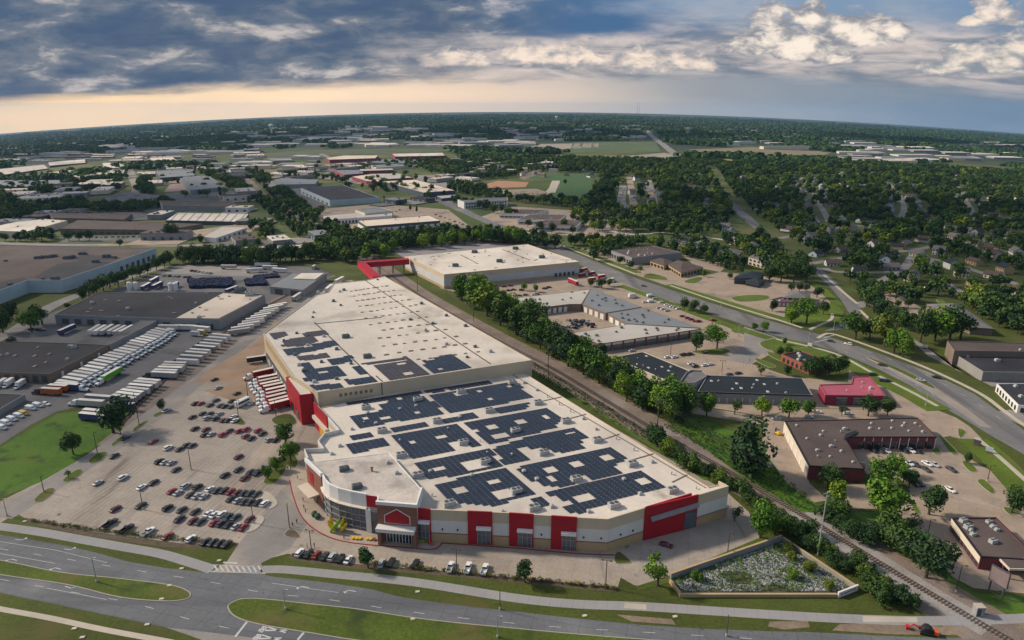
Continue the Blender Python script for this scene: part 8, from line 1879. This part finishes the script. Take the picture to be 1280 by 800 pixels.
def nz(sa, se, det, seed, dist=0.0, rough=.6):
    cx = N.new('ShaderNodeCombineXYZ'); L.new(nm('MULTIPLY', AZ, sa), cx.inputs[0]); L.new(nm('MULTIPLY', EL2, se), cx.inputs[1]); cx.inputs[2].default_value = seed
    t = N.new('ShaderNodeTexNoise'); t.inputs['Scale'].default_value = 1; t.inputs['Detail'].default_value = det; t.inputs['Roughness'].default_value = rough; t.inputs['Distortion'].default_value = dist
    L.new(cx.outputs[0], t.inputs['Vector']); return t.outputs['Fac']
sky = N.new('ShaderNodeTexSky'); sky.sky_type = 'NISHITA'; sky.sun_disc = False; sky.sun_elevation = math.radians(SUN_EL); sky.sun_rotation = math.radians(SUN_AZ); sky.altitude = 300; sky.air_density = 1.2; sky.dust_density = 2.0
# everything below is in units of the sky texture, times the world strength 0.1
azn = nm('ADD', nm('DIVIDE', AZ, 80.0), .5, clamp=True)
horizon = rampn(azn, [(0, (9.4, 6.3, 3.3)), (.10, (9.2, 6.7, 4.0)), (.30, (8.2, 6.4, 4.7)), (.50, (6.0, 5.1, 4.5)), (.66, (4.0, 3.9, 3.95)), (.80, (3.0, 3.4, 3.95)), (.95, (1.5, 2.3, 3.3)), (1, (1.1, 1.9, 3.0))])
upper = rampn(azn, [(0, (2.4, 3.0, 4.0)), (.45, (2.6, 3.2, 4.2)), (.70, (2.2, 3.1, 4.4)), (1, (1.5, 2.5, 3.9))])
base = mixc(sstep(EL2, 1.6, 6.0), horizon, upper)
glow = N.new('ShaderNodeMix'); glow.data_type = 'RGBA'; glow.blend_type = 'MULTIPLY'; glow.inputs[7].default_value = (1.32, 1.22, 1.08, 1); L.new(nm('MULTIPLY', sstep(EL2, 2.6, .6), sstep(AZ, 22, 0)), glow.inputs[0]); L.new(base, glow.inputs[6]); base = glow.outputs[2]
# faint streaks of rain and haze near the horizon
base = mixc(nm('MULTIPLY', sstep(nz(.12, .35, 5, 4.0), .42, .70), .38), base, mixc(sstep(AZ, -10, 25), (8.2, 6.4, 4.6), (4.4, 4.5, 4.7)))
# ragged grey-violet veil in the middle band
veil = nm('MULTIPLY', sstep(nm('ADD', EL2, nm('MULTIPLY', nm('SUBTRACT', nz(.07, .55, 6, 9.0, .6), .5), 3.0)), 1.9, 2.8), sstep(EL2, 7.5, 5.0))
vcol = mixc(sstep(nz(.16, .9, 6, 2.0, .4), .36, .66), (1.7, 2.0, 2.5), (6.8, 5.8, 5.2))
base = mixc(nm('MULTIPLY', veil, .85), base, vcol)
# billowing clouds catching the low sun
def puff(a, e, ra, re, cur):
    da = nm('DIVIDE', nm('SUBTRACT', AZ, a), ra); de = nm('DIVIDE', nm('SUBTRACT', EL2, e), re)
    de = nm('MAXIMUM', de, nm('MULTIPLY', de, -1.9))
    d = nm('SQRT', nm('ADD', nm('MULTIPLY', da, da), nm('MULTIPLY', de, de)))
    return d if cur is None else nm('SMOOTH_MIN', cur, d, .25)
bil = nz(.75, 1.3, 8, 5.0, .5, .62)
def cumulus(lst, base, tint, shade, k=1.0, soft=.16):
    d = None
    for a, e, ra, re in lst: d = puff(a, e, ra, re, d)
    d2 = nm('ADD', d, nm('MULTIPLY', nm('SUBTRACT', bil, .5), -1.7)); m = nm('MULTIPLY', sstep(d2, 1.0, 1.0 - soft*2), k)
    lit = sstep(nm('ADD', nm('MULTIPLY', nm('SUBTRACT', nz(.62, 1.25, 8, 7.3, .3), .5), 3.6), nm('SUBTRACT', 1.0, d2)), -.15, 1.15)
    return mixc(m, base, mixc(lit, shade, tint))
def A_(x): return math.degrees(math.atan((x - 640)/895.0))
def E_(x, y): return (133 - y)*.0585 + 1.75*((A_(x)/37)**2)
base = cumulus([(A_(x), E_(x, y), rx*.0585, ry*.0585) for x, y, rx, ry in ((655, 70, 70, 26), (560, 76, 90, 20), (720, 72, 60, 28), (790, 78, 55, 28), (850, 80, 55, 24), (455, 82, 70, 15))], base, (8.8, 7.3, 6.0), (3.2, 3.2, 3.5), .97, .26)
base = cumulus([(A_(x), E_(x, y), rx*.0585, ry*.0585) for x, y, rx, ry in ((950, 34, 28, 26), (1000, 30, 26, 24), (980, 62, 70, 28), (1060, 52, 52, 30), (925, 62, 45, 20), (1105, 52, 24, 16), (1020, 76, 60, 14))], base, (9.2, 8.0, 6.8), (2.5, 2.6, 3.0), .97, .14)
base = cumulus([(A_(x), E_(x, y), rx*.0585, ry*.0585) for x, y, rx, ry in ((1214, 34, 19, 30), (1234, 40, 20, 16), (1200, 44, 18, 9))], base, (9.0, 7.6, 6.3), (3.0, 3.1, 3.5), .97, .12)
base = cumulus([(A_(x), E_(x, y), rx*.0585, ry*.0585) for x, y, rx, ry in ((1240, 86, 75, 28), (1180, 92, 45, 16), (1278, 74, 45, 26))], base, (8.6, 7.4, 6.1), (2.4, 2.7, 3.2), .95, .18)
# soft grey undersides low on the right
rb = nm('MULTIPLY', nm('MULTIPLY', sstep(AZ, 4, 18), sstep(nm('ADD', EL2, nm('MULTIPLY', nm('SUBTRACT', nz(.09, .7, 5, 12.0, .4), .5), 2.2)), 3.5, 2.5)), sstep(EL2, .1, 1.2))
base = mixc(nm('MULTIPLY', rb, .45), base, (1.7, 2.2, 2.8))
# the heavy dark bank on the left, thinning into a streak to the right
bt = nm('ADD', EL2, nm('MULTIPLY', nm('SUBTRACT', nz(.10, .55, 7, 1.0, .5), .5), 2.1))
low = sstep(bt, 1.45, 2.45)
edge_r = nm('ADD', AZ, nm('MULTIPLY', nm('SUBTRACT', nz(.12, .6, 5, 6.0), .5), 16))
leftm = sstep(edge_r, -2, -13); topm = nm('MULTIPLY', sstep(bt, 4.6, 5.6), sstep(edge_r, 15, 6))
bank = nm('MAXIMUM', nm('MULTIPLY', low, leftm), topm)
bcol = rampn(nz(.20, .60, 8, 3.0, .25), [(.28, (.38, .80, 1.70)), (.45, (.66, 1.10, 1.85)), (.56, (1.5, 1.8, 2.3)), (.67, (5.4, 4.9, 4.7))])
bcol = mixc(sstep(AZ, -6, 8), bcol, (.55, 1.35, 2.7))
base = mixc(nm('MULTIPLY', bank, .94), base, bcol)
# above the picture: the clear sky between high cloud sheets
high = mixc(nm('MULTIPLY', sstep(nz(.05, .06, 5, 8.0), .35, .62), .72), sky.outputs[0], (4.3, 4.8, 5.6))
base = mixc(sstep(EL, 8.5, 17), base, high)
L.new(base, bg.inputs['Color']); bg.inputs['Strength'].default_value = .1
# clouds added out of view to throw the soft cloud shade
cl_m = mat('shade_cloud_white', (.80, .80, .82), 1.0, 0, 1, spec=0.0)
QC = random.Random(8)
def shade_cloud(px, py, rx, ry, lab):
    t = G(px, py); q = Vector((t.x, t.y, 0)) + sd*(1500/sd.z); r = thing('shade_cloud', lab, 'shade_cloud', q); bm = bmesh.new()
    for i in range(14):
        a, f = QC.uniform(0, 6.28), QC.random()**.6; k = QC.uniform(.30, .5)
        m_ = Matrix.Translation((math.cos(a)*f*rx*.8, math.sin(a)*f*ry*.8, QC.uniform(-20, 60))) @ Matrix.Diagonal((rx*k, ry*k, 70*QC.uniform(.7, 1.4), 1))
        bmesh.ops.create_icosphere(bm, subdivisions=3, radius=1, matrix=m_)
    for v in bm.verts: v.co += Vector((NZ.noise(v.co*.02), NZ.noise(v.co*.02 + Vector((9, 0, 0))), NZ.noise(v.co*.03)))*22
    me = bpy.data.meshes.new('shade_cloud_mass'); bm.to_mesh(me); bm.free(); me.materials.append(cl_m); o = bpy.data.objects.new('shade_cloud_mass', me); C.objects.link(o); o.parent = r
for a in ((1120, 262, 420, 150, 'white cloud added out of view to shade the middle of the suburb'), (820, 250, 170, 110, 'white cloud added out of view to shade the tree-lined streets'), (120, 250, 330, 190, 'white cloud added out of view to shade the left industrial blocks'), (200, 180, 900, 700, 'broad white cloud added out of view to shade the far left land'),
          (700, 166, 900, 700, 'broad white cloud added out of view to shade the far middle land'), (1150, 178, 800, 600, 'broad white cloud added out of view to shade the far right land'), (30, 420, 60, 70, 'small white cloud added out of view to shade the left loading yard'), (1270, 330, 120, 80, 'small white cloud added out of view to shade the right edge of the suburb')): shade_cloud(*a)
# air
if HAZE > 0:
    hz = MB().box((0, 8000, -380), (36000, 18000, 1130), 0)
    hm_ = bpy.data.materials.new('air'); hm_.use_nodes = True; n2 = hm_.node_tree.nodes; n2.remove(n2['Principled BSDF'])
    pv = n2.new('ShaderNodeVolumePrincipled'); pv.inputs['Color'].default_value = (.36, .62, .95, 1); pv.inputs['Density'].default_value = HAZE; pv.inputs['Anisotropy'].default_value = .2
    hm_.node_tree.links.new(pv.outputs[0], n2['Material Output'].inputs['Volume'])
    tag(hz.build('haze', hm_), 'thin blue haze over the whole land', 'haze', None, 'stuff')
cam = bpy.data.objects.new('camera', bpy.data.cameras.new('camera')); C.objects.link(cam)
cam.location = (0, 0, CH); cam.rotation_euler = (math.pi/2 - PIT, 0, 0)
cam.data.sensor_width = 36; cam.data.lens = 36*F/1280; cam.data.clip_start = 1; cam.data.clip_end = 80000
sc = bpy.context.scene; sc.camera = cam
sc.view_settings.view_transform = 'Standard'; sc.view_settings.look = 'None'; sc.view_settings.exposure = .14; sc.view_settings.gamma = 1
sc.cycles.max_bounces = 5; sc.cycles.diffuse_bounces = 2; sc.cycles.glossy_bounces = 2; sc.cycles.volume_bounces = 0
print('TREES', TCOUNT, 'CARS', NCAR, 'WOOD', len(wood_pts), 'MID', len(MID), 'FAR', len(far))
